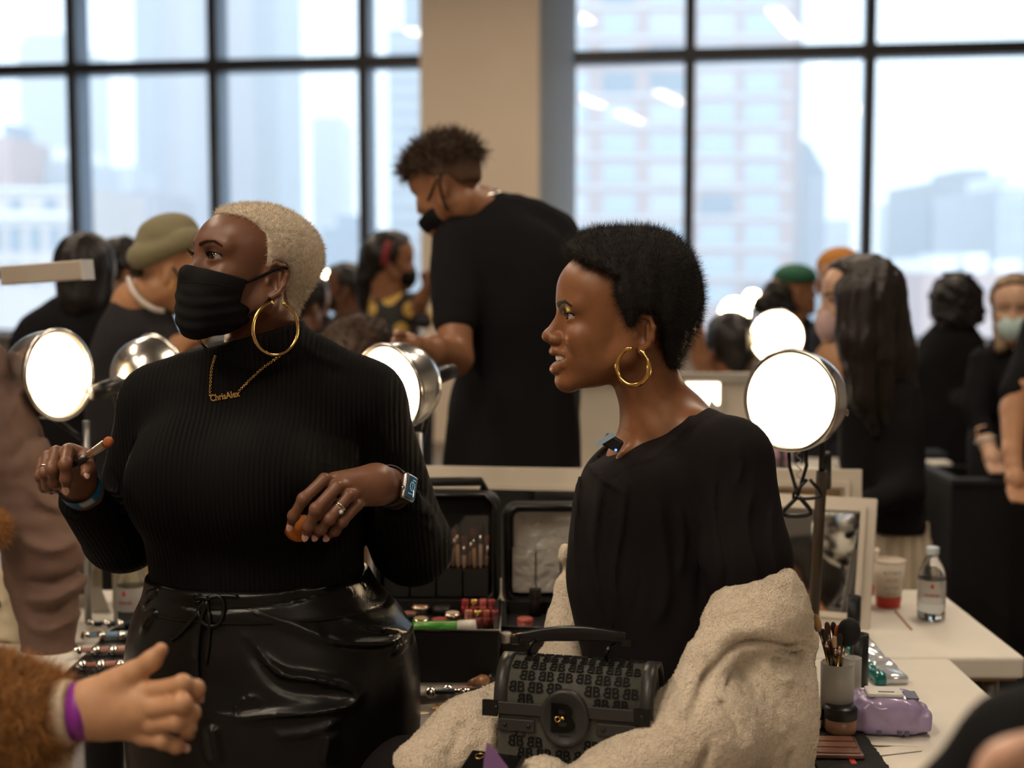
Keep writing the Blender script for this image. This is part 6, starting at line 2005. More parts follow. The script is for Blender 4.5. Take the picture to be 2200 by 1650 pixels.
mk('body', Vj, Qj, m_skin, fr, tint=np.concatenate([knuckle_tint(vF[0], SKF, fiF, 0.85), np.tile(SKF, (len(vT[0]), 1))]))
fk = Field(0.03)
fk.add(rc(P(-300, 1640, Yh + 0.06), P(-40, 1560, Yh + 0.03), 0.070, 0.072), rc(P(-40, 1560, Yh + 0.03), P(66, 1535, Yh + 0.02), 0.072, 0.050), rc(P(-300, 1640, Yh + 0.06), sh_, 0.072, 0.085))
fk.add(rc(sh_, (tx, 1.64, 1.22), 0.09, 0.13), rc((tx, 1.64, 1.24), (tx, 1.64, 0.80), 0.15, 0.17))
fk.disp(lambda p: vnoise(p, 40, 6) * f32(0.004))
V, Q = polygonize(fk, 0.009)
V2, Q2 = fibres(V, Q, 45000, 0.018, 0.0006, 1.1, seed=4, keep=lambda c: (c[:, 0] > P(-220, 1500, 1.55)[0]).astype(float) + 0.05, droop=(0.25, 0, -0.4))
mk('fur_coat', *join_np([(V, Q), (V2, Q2)]), m_fur, fr, label='ginger faux fur sleeve')
fk = Field(0.01)
fk.add(rc(P(60, 1545, Yh + 0.03), P(150, 1530, Yh + 0.014), 0.044, 0.037), rc(P(110, 1560, Yh + 0.02), P(118, 1680, Yh + 0.03), 0.022, 0.020)); fk.inter(cut_near(P(160, 1529, Yh + 0.014), P(178, 1528, Yh) - P(60, 1545, Yh), 0.06), k=0.004)
V, Q = polygonize(fk, 0.005)
mk('shirt_cuff', V, Q, mat('cream_jersey', (0.62, 0.52, 0.40), 0.85, bump=(300, 0.15, 0.001)), fr, label='cream shirt cuff')
ax = P(195, 1527, Yh) - P(160, 1530, Yh); ax /= np.linalg.norm(ax)
wbm, wbf = lathe([(0.0320, -0.011), (0.0330, -0.011), (0.0330, 0.011), (0.0320, 0.011)], 40)
mk('wristband', wbm * np.array([1, 1.0, 1]) @ frame_from(ax).T + P(181, 1527, Yh + 0.010), wbf, mat('purple_band', (0.24, 0.03, 0.30), 0.35), fr, label='purple paper wristband')
m_nail2 = mat('bare_nail', (0.58, 0.34, 0.26), 0.3)
for f_ in fiF:
    d = f_[4] - f_[3]; d /= np.linalg.norm(d)
    nail(fr, f_[4] - d * 0.006 + np.array([0.006, -0.003, 0.001]), f_[4] + d * 0.006 + np.array([0.006, -0.003, 0]), (1, -0.5, 0.2), 0.0052, m_nail2)

# --- dark sleeve close to the camera, bottom right
rs = thing('person', 'person at the bottom right edge, blurred black sleeve with fingertips showing', 'person', (1.00, 1.0, 0))
fk = Field(0.02)
a_, b_ = P(2010, 1720, 1.0), P(2230, 1590, 0.98)
fk.add(rc(P(2030, 1735, 1.0), P(2190, 1610, 0.99), 0.030, 0.036), rc(P(2190, 1610, 0.99), P(2420, 1560, 1.0), 0.040, 0.055), rc(P(2420, 1560, 1.0), (1.00, 1.00, 1.20), 0.055, 0.07), rc((1.00, 1.00, 1.22), (1.00, 1.00, 0.85), 0.13, 0.14))
V, Q = polygonize(fk, 0.007)
mk('jacket', V, Q, mat('black_jacket', (0.006, 0.006, 0.007), 0.8, spec=0.15), rs, label='black jacket sleeve')
fk = Field(0.008)
for i, (dx, dy) in enumerate(((0, 0), (20, -14), (40, -24), (62, -30))):
    fk.add(chain([P(2165 + dx, 1668 + dy, 0.90), P(2150 + dx, 1640 + dy, 0.885), P(2158 + dx, 1622 + dy, 0.88)], [0.0095, 0.009, 0.0075]), k=0.003)
fk.add(rc(P(2190, 1680, 0.91), P(2330, 1640, 0.95), 0.03, 0.03), rc(P(2330, 1640, 0.95), P(2420, 1560, 1.0), 0.03, 0.035))
fk.add(rc(P(2420, 1560, 1.0), (1.00, 1.00, 1.20), 0.035, 0.05), rc((1.00, 1.00, 1.22), (1.00, 1.00, 0.85), 0.11, 0.12), rc((1.00, 1.00, 1.2), (1.00, 0.99, 1.42), 0.06, 0.05), k=0.03)
fk.add(group(head_field(detail=False), np.array([1.00, 0.98, 1.52]), head_rot(110, -5), 1.0), k=0.02)
for sx in (-0.08, 0.08):
    fk.add(rc((1.00 + sx, 1.00, 0.85), (1.00 + sx, 1.00, 0.08), 0.09, 0.045))
V, Q = polygonize(fk, 0.006)
mk('body', V, Q, m_skin, rs, tint=np.tile((0.56, 0.33, 0.24), (len(V), 1)))
fq = Field(); fq.add(group(hair_field(CR_STD, 0.014, HAIRLINE_SHORT, amp=0.002), np.array([1.00, 0.98, 1.52]), head_rot(110, -5)))
mk('hair', *polygonize(fq, 0.006), m_hairbr, rs)
# ================================================================== tables, mirrors, lamps
TZ = 0.75
m_cloth = mat('white_table_paper', (0.78, 0.74, 0.67), 0.7, var=0.04, var_scale=6, bump=(14, 0.12, 0.004))
m_ply = mat('table_wood', (0.35, 0.22, 0.11), 0.6, var=0.2, var_scale=12, stretch=(1, 8, 8))
m_steel = mat('brushed_steel', (0.5, 0.5, 0.5), 0.35, metal=1.0)
m_frame_w = mat('cream_frame_paint', (0.66, 0.60, 0.51), 0.5, var=0.04, var_scale=10)
m_mirror = mat('mirror_glass', (0.86, 0.88, 0.88), 0.02, metal=1.0)
def table(label, x0, x1, y0, y1, drop=0.05, group='tables of the make-up row'):
    t = thing('table', label, 'table', ((x0 + x1) / 2, (y0 + y1) / 2, 0), group)
    bevel(mk('paper_cover', *box((x0, y0, TZ - drop), (x1, y1, TZ)), m_cloth, t, smooth=False), 0.008, 3)
    mk('tabletop', *box((x0 + 0.012, y0 + 0.012, TZ - drop - 0.006), (x1 - 0.012, y1 - 0.012, TZ - drop - 0.0005)), m_ply, t, smooth=False)
    for x in (x0 + 0.05, x1 - 0.05):
        for y in (y0 + 0.05, y1 - 0.05):
            mk('leg', *cyl((x, y, 0), (x, y, TZ - drop - 0.006), 0.016, n=12), m_steel, t)
    return t
xB, xA = T(2124, 1350, TZ)[0], T(2114, 1480, TZ)[0]
yBf, yBb = T(2000, 1412, TZ)[1], T(2118, 1266, TZ)[1]
table('white covered table right of the mirror, carrying cups and bottle', 0.50, xB, yBf, yBb, 0.045)
table('white covered table nearest the camera at bottom right', 0.50, xA, 1.55, yBf - 0.006, 0.03)
table('long white covered table behind the two foreground people', -1.75, 0.495, 2.50, yBb, 0.045)
t_ = table('white covered table at the right, behind the long-haired person', 1.15, 1.69, 5.40, 5.97, 0.10)
table('table carrying the cream board beyond the mirrors', 0.2, 1.2, 4.30, 5.35)
# folded dark cloth on the far table
o = mk_at('folded_cloth', *cbox(T(2000, 975, TZ + 0.013), (0.09, 0.14, 0.024)), m_navy, T(2000, 975, TZ), smooth=False)
tag(o, 'small dark folded cloth on the white table behind the long-haired person', 'cloth')
def mirror(label, c, w, h, R, name='mirror', back=False, fw=0.045):
    """framed mirror standing on its lower edge; c = centre of the lower edge, faces local -y"""
    t = thing(name, label, 'mirror', c, 'framed table mirrors')
    def X(vf):
        return xform(vf, R, c)
    for nm, a in (('frame_top', ((-w / 2, 0, h - fw), (w / 2, 0.022, h))), ('frame_bottom', ((-w / 2, 0, 0), (w / 2, 0.022, fw))), ('frame_side', ((-w / 2, 0, fw), (-w / 2 + fw, 0.022, h - fw))), ('frame_side', ((w / 2 - fw, 0, fw), (w / 2, 0.022, h - fw)))):
        mk(nm, *X(box(*a)), m_frame_w, t, smooth=False)
    iw = fw - 0.012
    b = 0.008
    for nm, a in (('inner_moulding', ((-w / 2 + iw, -b, h - fw), (w / 2 - iw, 0, h - iw))), ('inner_moulding', ((-w / 2 + iw, -b, iw), (w / 2 - iw, 0, fw))), ('inner_moulding', ((-w / 2 + iw, -b, fw), (-w / 2 + fw, 0, h - fw))), ('inner_moulding', ((w / 2 - fw, -b, fw), (w / 2 - iw, 0, h - fw)))):
        mk(nm, *X(box(*a)), m_frame_w, t, smooth=False)
    mk('mirror_glass', *X(box((-w / 2 + fw, 0.004, fw), (w / 2 - fw, 0.010, h - fw))), m_mirror, t, smooth=False)
    mk('back_board', *X(box((-w / 2 + 0.01, 0.0225, 0.01), (w / 2 - 0.01, 0.027, h - 0.01))), m_ply, t, smooth=False)
    return t
lean = lambda yaw, tilt: Rz(math.radians(yaw)) @ Rx(math.radians(-tilt))
# wide mirror between the two people
mz = P(1080, 1012, 3.22)[2] - TZ
mirror('wide cream framed mirror standing between the two foreground people', np.array([P(890, 1200, 3.20)[0], 3.20, TZ]), 0.93, mz + 0.012, lean(-7, 6), fw=0.05)
# small leaning mirror by the big lamp: reflects the seated person's head
mirror('small cream framed mirror leaning behind the big lamp', np.array([P(1722, 1330, 2.98)[0], 2.96, TZ]), 0.27, 0.285, lean(-20, 24), fw=0.032)
mirror('cream framed mirror behind the small leaning mirror', np.array([P(1730, 1330, 3.28)[0], 3.27, TZ]), 0.25, 0.285, lean(-5, 5), fw=0.04)
mirror('white framed mirror at the left behind the pink sleeve', np.array([P(120, 1330, 3.1)[0], 3.10, TZ]), 0.20, 0.20, lean(16, 14), fw=0.028)
# cream board further back
bd = thing('display_board', 'long cream board standing on the table beyond the mirrors', 'board', (P(1440, 1000, 4.6)[0], 4.6, TZ))
a, b = P(1240, 802, 4.6), P(1628, 802, 4.6)
mk('panel', *box((a[0], 4.6, TZ), (b[0], 4.62, a[2] - 0.03)), m_frame_w, bd, smooth=False)
mk('top_rail', *box((a[0] - 0.01, 4.585, a[2] - 0.03), (b[0] + 0.01, 4.635, a[2])), mat('grey_rail', (0.36, 0.34, 0.31), 0.5), bd, smooth=False)
pn = thing('reflection_panel', 'small glowing panel standing in for a bright reflection at the cream board', 'lamp', P(1509, 868, 4.5))  # emissive panel added in place of a bright rectangular reflection
a, b = P(1474, 868, 4.5), P(1545, 824, 4.5)
bevel(mk('panel_body', *box((a[0] - 0.006, 4.505, a[2] - 0.006), (b[0] + 0.006, 4.53, b[2] + 0.006)), m_frame_w, pn, smooth=False), 0.004)
mk('diffuser', *box((a[0], 4.500, a[2]), (b[0], 4.5045, b[2])), mat('reflection_glow', (1, 0.95, 0.85), 0.5, emit=(1, 0.86, 0.62, 7.0)), pn, smooth=False)
mk('stand', *cyl((P(1509, 868, 4.53)[0], 4.54, TZ), (P(1509, 868, 4.53)[0], 4.54, a[2]), 0.008, n=8), m_steel, pn)
pv = [P(1525, 850, 4.35), P(1592, 935, 4.35), P(1600, 1104, 4.33), P(1490, 1104, 4.34)]
v = np.array([q + np.array([0, d, 0]) for d in (0, 0.004) for q in pv])
o = mk_at('paper_sheet', v, [[0, 1, 2, 3], [7, 6, 5, 4], [0, 4, 5, 1], [1, 5, 6, 2], [2, 6, 7, 3], [3, 7, 4, 0]], mat('lilac_white_paper', (0.62, 0.58, 0.60), 0.7), P(1560, 1000, 4.33), smooth=False)
tag(o, 'white sheet of paper propped up in front of the cream board', 'paper')
pb = thing('cosmetic_bag', 'small pink and grey bag on the table beneath the big lamp', 'bag', T(1668, 1015, TZ))
v, fc = sphere(T(1668, 1015, TZ) + np.array([0, 0, 0.05]), (0.052, 0.04, 0.042), 20, 12)
mk('pouch', v, fc, mat('pink_satin', (0.45, 0.20, 0.30), 0.35), pb)
mk('base', *sphere(T(1668, 1015, TZ) + np.array([0, 0, 0.022]), (0.055, 0.042, 0.022), 16, 8), mat('grey_satin', (0.16, 0.15, 0.17), 0.5), pb)
mk('zip', *tube(smooth_path([T(1668, 1015, TZ) + np.array(q) for q in ((-0.045, -0.025, 0.055), (0, -0.042, 0.062), (0.045, -0.025, 0.055))], 6), 0.003, 6), m_steel, pb)

# ------------------------------------------------------------------ clamp lamps
m_bowl = mat('spun_aluminium', (0.72, 0.70, 0.66), 0.22, metal=1.0, bump=(6, 0.05, 0.003))
m_liner = mat('white_reflector', (0.85, 0.83, 0.78), 0.5)
LAMPC = (1.0, 0.74, 0.44)
def bulb_mat(name, st):
    return mat(name, (1, 1, 1), 0.5, emit=(*LAMPC, st * 5.0))
def clamp_lamp(label, c, d, R, strength, post=None, clamp=True, lit=True):
    """c: centre of the opening, d: direction the lamp faces"""
    d = np.asarray(d, float); d /= np.linalg.norm(d)
    A = frame_from(d)
    base = np.array([c[0], c[1], TZ if post is None else post[1][2]])
    t = thing('clamp_lamp', label, 'lamp', base, 'clamp lamps with round reflectors')
    def X(vf):
        return xform(vf, A, c)
    dep = R * 1.25
    prof = [(R * 1.04, 0.004), (R * 1.02, 0.0)] + [(R * (max(0.0, 1 - (i / 12.0) ** 2.8)) ** 0.5 * 0.98 + 0.02 * R, -dep * (i / 12.0)) for i in range(0, 12)] + [(R * 0.20, -dep * 1.0)]
    mk('reflector', *X(lathe(prof, 44)), m_bowl, t)
    mk('rim', *X(torus((0, 0, 0.002), (0, 0, 1), R * 0.99, R * 0.055, 44, 8)), m_bowl, t)
    inner = [(R * 0.93, -0.001)] + [(R * (max(0.0, 1 - (i / 12.0) ** 2.8)) ** 0.5 * 0.91 + 0.02 * R, -dep * (i / 12.0) * 0.97) for i in range(0, 12)] + [(0.0, -dep * 0.97)]
    v, f = lathe(inner, 44)
    mk('reflector_lining', *X((v, [q[::-1] for q in f])), m_liner if lit else m_bowl, t)
    if lit:
        mk('bulb', *X(sphere((0, 0, -dep * 0.46), (R * 0.33, R * 0.33, R * 0.40), 20, 14)), bulb_mat('bulb_%g' % strength, strength), t)
    mk('socket', *X(lathe([(0.0, -dep * 1.75), (R * 0.17, -dep * 1.75), (R * 0.22, -dep * 1.4), (R * 0.22, -dep * 1.0), (R * 0.15, -dep * 0.9)], 20)), m_black, t)
    if post is not None:
        a, b, w, m = post
        a, b = np.asarray(a), np.asarray(b)
        mk('post', *cyl(a, b, w, n=8), m, t)
        j = a * 0.9 + b * 0.1
        mk('swivel_arm', *tube([c - d * dep * 1.2, (c - d * dep * 1.2 + j) / 2 + np.array([0, 0, -0.01]), j], 0.006, 8), m_black, t)
    return t
big_c = P(1700, 860, 2.62)
post_m = mat('dark_walnut_post', (0.045, 0.028, 0.014), 0.55, var=0.25, var_scale=20, stretch=(6, 6, 1))
BIG = clamp_lamp('big lit clamp lamp beside the seated person', big_c, (-0.60, -0.79, 0.05), M(108, 2.62), 26, (P(1766, 1012, 2.74), np.array([*P(1745, 1345, 2.76)[:2], TZ]), 0.011, post_m))
# wire clamp with black triangular grips hanging under the big lamp
for k, (dx, dy, sc_) in enumerate(((0, 0, 1.0), (22, -38, 0.8))):
    tri = [(1712 + dx, 1068 + dy), (1682 + dx, 1106 + dy), (1742 + dx, 1104 + dy), (1718 + dx, 1068 + dy)]
    mk('clamp_grip', *tube(smooth_path([P(x, y, 2.63) for x, y in tri], 4), 0.0042 * sc_, 8), m_black, BIG)
for x in (1694, 1731):
    mk('clamp_jaw', *tube([P(x, 962, 2.64), P(x + 2, 1000, 2.635), P(1714, 1066, 2.63)], 0.0035, 6), m_black, BIG)
sp_ = [P(1716 + 5 * math.cos(t), 968 + t * 3.3, 2.632 + 0.004 * math.sin(t)) for t in np.linspace(0, 28, 90)]
mk('clamp_spring', *tube(sp_, 0.0011, 5), m_steel, BIG)
mk('rear_pole', *cyl(P(1777, 975, 2.80), P(1777, 1046, 2.86), 0.0085, n=10), m_black, BIG)
tvn = text_vf('00', 1.0, 0.02, 0.0)
kk = M(20, 2.7) / (tvn[0][:, 0].max() - tvn[0][:, 0].min())
mk('wattage_mark', tvn[0] * kk @ Rz(0.75).T + P(1817, 888, 2.655), tvn[1], m_frame_w, BIG, smooth=False)

clamp_lamp('lit clamp lamp at the left beside the pink sleeve', P(126, 805, 2.88), (0.88, -0.46, 0.06), M(97, 2.88), 12, (P(185, 905, 2.95), np.array([*P(190, 1330, 2.98)[:2], TZ]), 0.008, m_steel))
clamp_lamp('clamp lamp with its silver back turned to the camera, under the olive beanie', P(338, 800, 3.05), (0.55, 0.80, 0.18), M(82, 3.05), 12, (P(262, 840, 2.98), np.array([*P(250, 1300, 3.0)[:2], TZ]), 0.007, m_steel))
clamp_lamp('lit clamp lamp behind the shoulder of the standing masked person', P(836, 834, 2.78), (-0.62, -0.76, -0.12), M(96, 2.78), 22, (P(900, 930, 2.84), np.array([*P(900, 1330, 2.86)[:2], TZ]), 0.008, m_steel))
clamp_lamp('lit clamp lamp just above the big lamp', P(1669, 724, 4.9), (-0.12, -0.98, 0.05), M(57, 4.9), 22, (P(1680, 790, 5.0), np.array([P(1680, 1000, 5.02)[0], 5.02, TZ]), 0.009, m_black))
clamp_lamp('small distant lit lamp right of the seated person', P(1578, 672, 7.4), (-0.05, -1, 0.0), M(33, 7.4), 26, (P(1582, 715, 7.5), np.array([P(1582, 880, 7.5)[0], 7.5, 0.0]), 0.012, m_black))
clamp_lamp('smallest distant lit lamp above the seated far person', P(1617, 642, 9.0), (0.2, -1, 0.0), M(20, 9.0), 26, (P(1617, 670, 9.1), np.array([P(1617, 820, 9.1)[0], 9.1, 0.0]), 0.012, m_black))
clamp_lamp('distant lit lamp behind the blonde cropped head', P(698, 604, 8.2), (-0.2, -1, 0.0), M(24, 8.2), 24, (P(698, 640, 8.3), np.array([P(698, 840, 8.3)[0], 8.3, 0.0]), 0.012, m_black))
# beige bar lamp reaching in from the left
bl = thing('bar_lamp', 'beige rectangular bar lamp head at the far left', 'lamp', P(-60, 1320, 3.25))
Rl = Rz(math.radians(-10)) @ Ry(math.radians(-4.0))
c0 = P(98, 586, 3.2)
bevel(mk('lamp_head', *xform(cbox((0, 0, 0), (0.196, 0.05, 0.043)), Rl, c0), mat('beige_metal', (0.50, 0.44, 0.37), 0.45), bl, smooth=False), 0.003)
mk('end_cap', *xform(cbox((0.101, 0, 0), (0.006, 0.052, 0.045)), Rl, c0), mat('pale_end_cap', (0.62, 0.60, 0.57), 0.4), bl, smooth=False)
mk('arm', *tube([P(6, 590, 3.22), P(-40, 590, 3.24), P(-60, 700, 3.25), P(-60, 1320, 3.25)], 0.010, 10), m_black, bl)

# black bin at the right
a, b = P(2045, 1040, 4.9), P(2330, 1040, 4.9)
bn = thing('storage_bin', 'large black bin with an open top at the right edge', 'bin', ((a[0] + b[0]) / 2, 5.1, 0))
w0, w1_, y0, y1, zt2 = a[0], b[0], 4.9, 5.35, a[2]
for nm, q in (('bin_front', ((w0, y0, 0.0), (w1_, y0 + 0.02, zt2))), ('bin_back', ((w0, y1 - 0.02, 0), (w1_, y1, zt2))), ('bin_side', ((w0, y0 + 0.02, 0), (w0 + 0.02, y1 - 0.02, zt2))), ('bin_side', ((w1_ - 0.02, y0 + 0.02, 0), (w1_, y1 - 0.02, zt2))), ('bin_floor', ((w0 + 0.02, y0 + 0.02, 0.02), (w1_ - 0.02, y1 - 0.02, 0.04)))):
    mk(nm, *box(*q), mat('matt_black_board', (0.010, 0.010, 0.012), 0.6), bn, smooth=False)
bevel(mk('bin_rim', *merge(box((w0 - 0.01, y0 - 0.012, zt2), (w1_ + 0.01, y0 + 0.03, zt2 + 0.02)), box((w0 - 0.01, y0 + 0.03, zt2), (w0 + 0.03, y1, zt2 + 0.02))), mat('dark_grey_rim', (0.03, 0.034, 0.042), 0.5), bn, smooth=False), 0.004)

# ================================================================== on the tables: left
def lay_brush(name, label, a, b, r, m_h, m_f, m_b, group, tip=0.03, ball=False):
    a, b = np.asarray(a), np.asarray(b)
    d = (b - a) / np.linalg.norm(b - a)
    Lh = np.linalg.norm(b - a)
    t = thing(name, label, 'brush', a, group)
    mk('handle', *tube([a, a * 0.6 + b * 0.4, b - d * tip * 1.9], [r * (0.95 if ball else 0.45), r, r * 0.9], 10), m_h, t)
    if ball:
        mk('end_cap', *sphere(a, (r * 2.0,) * 3, 14, 10), m_f, t)
    mk('ferrule', *tube([b - d * tip * 1.9, b - d * tip], [r * 0.9, r * 1.15], 10), m_f, t)
    v, fc = lathe([(r * 1.15, 0), (r * 1.7, tip * 0.5), (r * 1.2, tip * 0.85), (0, tip)], 12)
    mk('bristles', v @ frame_from(d).T + (b - d * tip), fc, m_b, t)
    return t
m_chrome = mat('mirror_chrome', (0.8, 0.78, 0.74), 0.08, metal=1.0)
m_hcol = [mat('blue_black_handle', (0.02, 0.03, 0.05), 0.3), mat('pale_blue_handle', (0.20, 0.34, 0.50), 0.3), mat('rose_handle', (0.42, 0.22, 0.20), 0.3), mat('copper_handle', (0.40, 0.16, 0.12), 0.3)]
m_brdark = mat('dark_bristle', (0.02, 0.014, 0.012), 0.7)
tr = thing('brush_tray', 'black lined tray of chrome-ended brushes beside the leather shorts', 'tray', T(225, 1400, TZ))
c0, c1 = T(120, 1470, TZ), T(335, 1318, TZ)
mk('tray_base', *box((c0[0], c0[1], TZ + 0.0005), (c1[0] + 0.06, c1[1], TZ + 0.006)), m_black, tr, smooth=False)
for q in (((c0[0], c0[1], TZ + 0.006), (c1[0] + 0.06, c0[1] + 0.008, TZ + 0.014)), ((c0[0], c1[1] - 0.008, TZ + 0.006), (c1[0] + 0.06, c1[1], TZ + 0.014))):
    mk('tray_lip', *box(*q), m_black, tr, smooth=False)
rowsb = [(1342, (194, 229, 258), 0), (1366, (184, 218, 262), 1), (1398, (165, 206, 243), 2), (1430, (176, 216, 258), 3)]
rown = ('back', 'second', 'third', 'front')
coln = ('left', 'middle', 'right')
for py, xs, mi in rowsb:
    for ci, px in enumerate(xs):
        a = T(px, py, TZ + 0.016)
        bq = a + np.array([0.15, 0.035 - 0.008 * ci, 0.0])
        lay_brush('makeup_brush', f'chrome-ended brush in the black tray, {coln[ci]} one of the {rown[mi]} row', a, bq, 0.0052, m_hcol[mi], m_chrome, m_brdark, 'brushes in the black tray', ball=True)
def bottle(name, label, base, R, H, group=None, text='ANNA', cap_m=None, water=0.55):
    t = thing(name, label, 'bottle', base, group)
    m_pet = mat('clear_bottle', (0.95, 0.98, 1.0), 0.05, trans=0.95, ior=1.25)
    prof = [(0.0, 0.002), (R * 0.75, 0.0), (R * 0.98, H * 0.03), (R, H * 0.10), (R, H * 0.58), (R * 0.93, H * 0.68), (R * 0.55, H * 0.83), (R * 0.42, H * 0.87), (R * 0.42, H * 0.93)]
    mk('bottle_body', *xform(lathe(prof, 28), None, base), m_pet, t)
    mk('water', *xform(lathe([(0.0, 0.004), (R * 0.9, 0.005), (R * 0.94, H * 0.10), (R * 0.94, H * water * 0.6), (0, H * water * 0.6)], 24), None, base), mat('still_water', (0.9, 0.95, 0.97), 0.02, trans=1.0, ior=1.2), t)
    lb_ = mk('paper_label', *xform(lathe([(R * 1.012, H * 0.24), (R * 1.012, H * 0.56)], 28), None, base), mat('bottle_label', (0.62, 0.60, 0.58), 0.5, alpha=0.75), t)
    tv2 = text_vf(text, 1.0, 0.01, 0.01)
    k2 = R * 1.15 / (tv2[0][:, 0].max() - tv2[0][:, 0].min())
    v = tv2[0] * k2
    ang = v[:, 0] / (R * 1.02)
    vv = np.stack([np.sin(ang - 0.25) * R * 1.03, -np.cos(ang - 0.25) * R * 1.03, v[:, 2] + H * 0.36], 1)
    mk('label_lettering', vv + base, tv2[1], mat('red_print', (0.55, 0.05, 0.03), 0.5), lb_, smooth=False)
    em_ = sphere((0, 0, 0), (R * 0.14, R * 0.03, R * 0.18), 8, 6)
    mk('label_emblem', em_[0] + base + np.array([-R * 0.25, -R * 0.99, H * 0.49]), em_[1], mat('red_print'), lb_)
    mk('cap', *xform(lathe([(R * 0.46, H * 0.90), (R * 0.48, H * 0.985), (R * 0.44, H), (0, H)], 24), None, base), cap_m or mat('white_cap', (0.75, 0.77, 0.80), 0.4), t)
    return t
bb0 = T(284, 1345, TZ)
bottle('water_bottle', 'clear water bottle with red lettering left of the leather shorts', bb0, 0.030, 0.155)
o = thing('cardboard_box', 'cream paper box behind the left water bottle', 'box', T(300, 1310, TZ))
q = T(290, 1316, TZ)
bevel(mk('box_body', *box((q[0] - 0.055, q[1] + 0.02, TZ), (q[0] + 0.09, q[1] + 0.10, TZ + 0.14)), mat('cream_card', (0.62, 0.52, 0.30), 0.7), o, smooth=False), 0.002)
mk('box_lid', *box((q[0] - 0.057, q[1] + 0.018, TZ + 0.14), (q[0] + 0.092, q[1] + 0.102, TZ + 0.152)), mat('cream_card'), o, smooth=False)
mk('paper_strip', *xform(cbox((0, 0, 0), (0.006, 0.001, 0.03)), Ry(-0.3), (q[0] + 0.012, q[1] + 0.016, TZ + 0.125)), mat('pale_print', (0.5, 0.55, 0.6), 0.5), o, smooth=False)
o = thing('paper_bag', 'cream crumpled paper bag at the left edge behind the pink sleeve', 'bag', T(10, 1390, TZ))
fk = Field(0.01); q = T(5, 1388, TZ)
fk.add(bx(q + np.array([-0.03, 0.05, 0.075]), (0.085, 0.04, 0.075), 0.012)); fk.disp(lambda p: vnoise(p, 60, 8) * f32(0.006))
V, Q = polygonize(fk, 0.005)
mk('bag_body', V, Q, mat('cream_paper', (0.60, 0.52, 0.38), 0.75), o)
mk('bag_mark', *xform(cbox((0, 0, 0), (0.016, 0.004, 0.012)), None, q + np.array([-0.01, 0.004, 0.085])), mat('black_print', (0.03, 0.03, 0.03), 0.5), o, smooth=False)
nap = thing('napkin', 'white folded napkin standing beside the cream paper box', 'napkin', T(208, 1325, TZ))
q = T(205, 1318, TZ)
v = np.array([(q[0] - 0.02, q[1], TZ), (q[0] + 0.03, q[1] + 0.01, TZ), (q[0] + 0.012, q[1] + 0.005, TZ + 0.06), (q[0] - 0.015, q[1] + 0.002, TZ + 0.055), (q[0] + 0.0, q[1] + 0.03, TZ), (q[0] + 0.005, q[1] + 0.02, TZ + 0.05)])
mk('folded_sheet', v, [[0, 1, 2, 3], [1, 4, 5, 2], [4, 0, 3, 5], [3, 2, 5], [0, 4, 1]], m_cloth, nap, smooth=False)

# ================================================================== on the tables: make-up cases in the middle
m_nyl = mat('black_nylon', (0.011, 0.010, 0.010), 0.55, bump=(240, 0.2, 0.001))
m_vin = glass_pane_mat('clear_vinyl', (0.93, 0.93, 0.92), 0.06)
def makeup_case(label, x0, x1, y0, y1, h, lid_h, lid_tilt, lid_m, group='open make-up cases'):
    t = thing('makeup_case', label, 'case', ((x0 + x1) / 2, (y0 + y1) / 2, TZ), group)
    w = 0.010
    bevel(mk('tray_front', *box((x0, y0, TZ + 0.001), (x1, y0 + w, TZ + h)), m_nyl, t, smooth=False), 0.003)
    mk('tray_back', *box((x0, y1 - w, TZ + 0.001), (x1, y1, TZ + h)), m_nyl, t, smooth=False)
    for a in (x0, x1 - w):
        mk('tray_side', *box((a, y0 + w, TZ + 0.001), (a + w, y1 - w, TZ + h)), m_nyl, t, smooth=False)
    mk('tray_floor', *box((x0 + w, y0 + w, TZ + 0.001), (x1 - w, y1 - w, TZ + h * 0.72)), m_nyl, t, smooth=False)
    mk('zip_edge', *tube([(x0, y0, TZ + h), (x1, y0, TZ + h), (x1, y1, TZ + h)], 0.003, 6), m_gun, t)
    L = np.array([0, y1 + 0.002, TZ + h * 0.8])
    R = Rx(math.radians(-lid_tilt))
    xm, hw_ = (x0 + x1) / 2, (x1 - x0) / 2
    f = Field(0.004)
    f.add(bx((0, 0.035, lid_h / 2), (hw_, 0.035, lid_h / 2), 0.03))
    f.sub(bx((0, -0.005, lid_h / 2 + 0.002), (hw_ - 0.016, 0.050, lid_h / 2 - 0.016), 0.022), k=0.003)
    V, Q = polygonize(f, 0.0045)
    lid = mk('lid', V @ R.T + np.array([xm, L[1], L[2]]), Q, m_nyl, t)
    mk('lid_lining', *xform(box((-hw_ + 0.02, 0.040, 0.02), (hw_ - 0.02, 0.043, lid_h - 0.02)), R, (xm, L[1], L[2])), lid_m, lid, smooth=False)
    mk('lid_zip', *tube(np.array([(-hw_ + 0.01, -0.001, 0.02), (-hw_ + 0.01, -0.001, lid_h - 0.03), (-hw_ + 0.03, -0.001, lid_h - 0.008), (hw_ - 0.03, -0.001, lid_h - 0.008), (hw_ - 0.01, -0.001, lid_h - 0.03), (hw_ - 0.01, -0.001, 0.02)]) @ R.T + np.array([xm, L[1], L[2]]), 0.003, 6), m_gun, lid)
    return t, lid, R, np.array([xm, L[1], L[2]]), hw_
yc1 = T(980, 1468, TZ)[1]
x0, x1 = P(770, 1400, yc1)[0], P(1072, 1400, yc1)[0]
case1, lid1, LR, LO, hw1 = makeup_case('large open black make-up case with brushes in its lid, between the two people', x0, x1, yc1, yc1 + 0.24, 0.098, 0.235, 5, m_nyl)
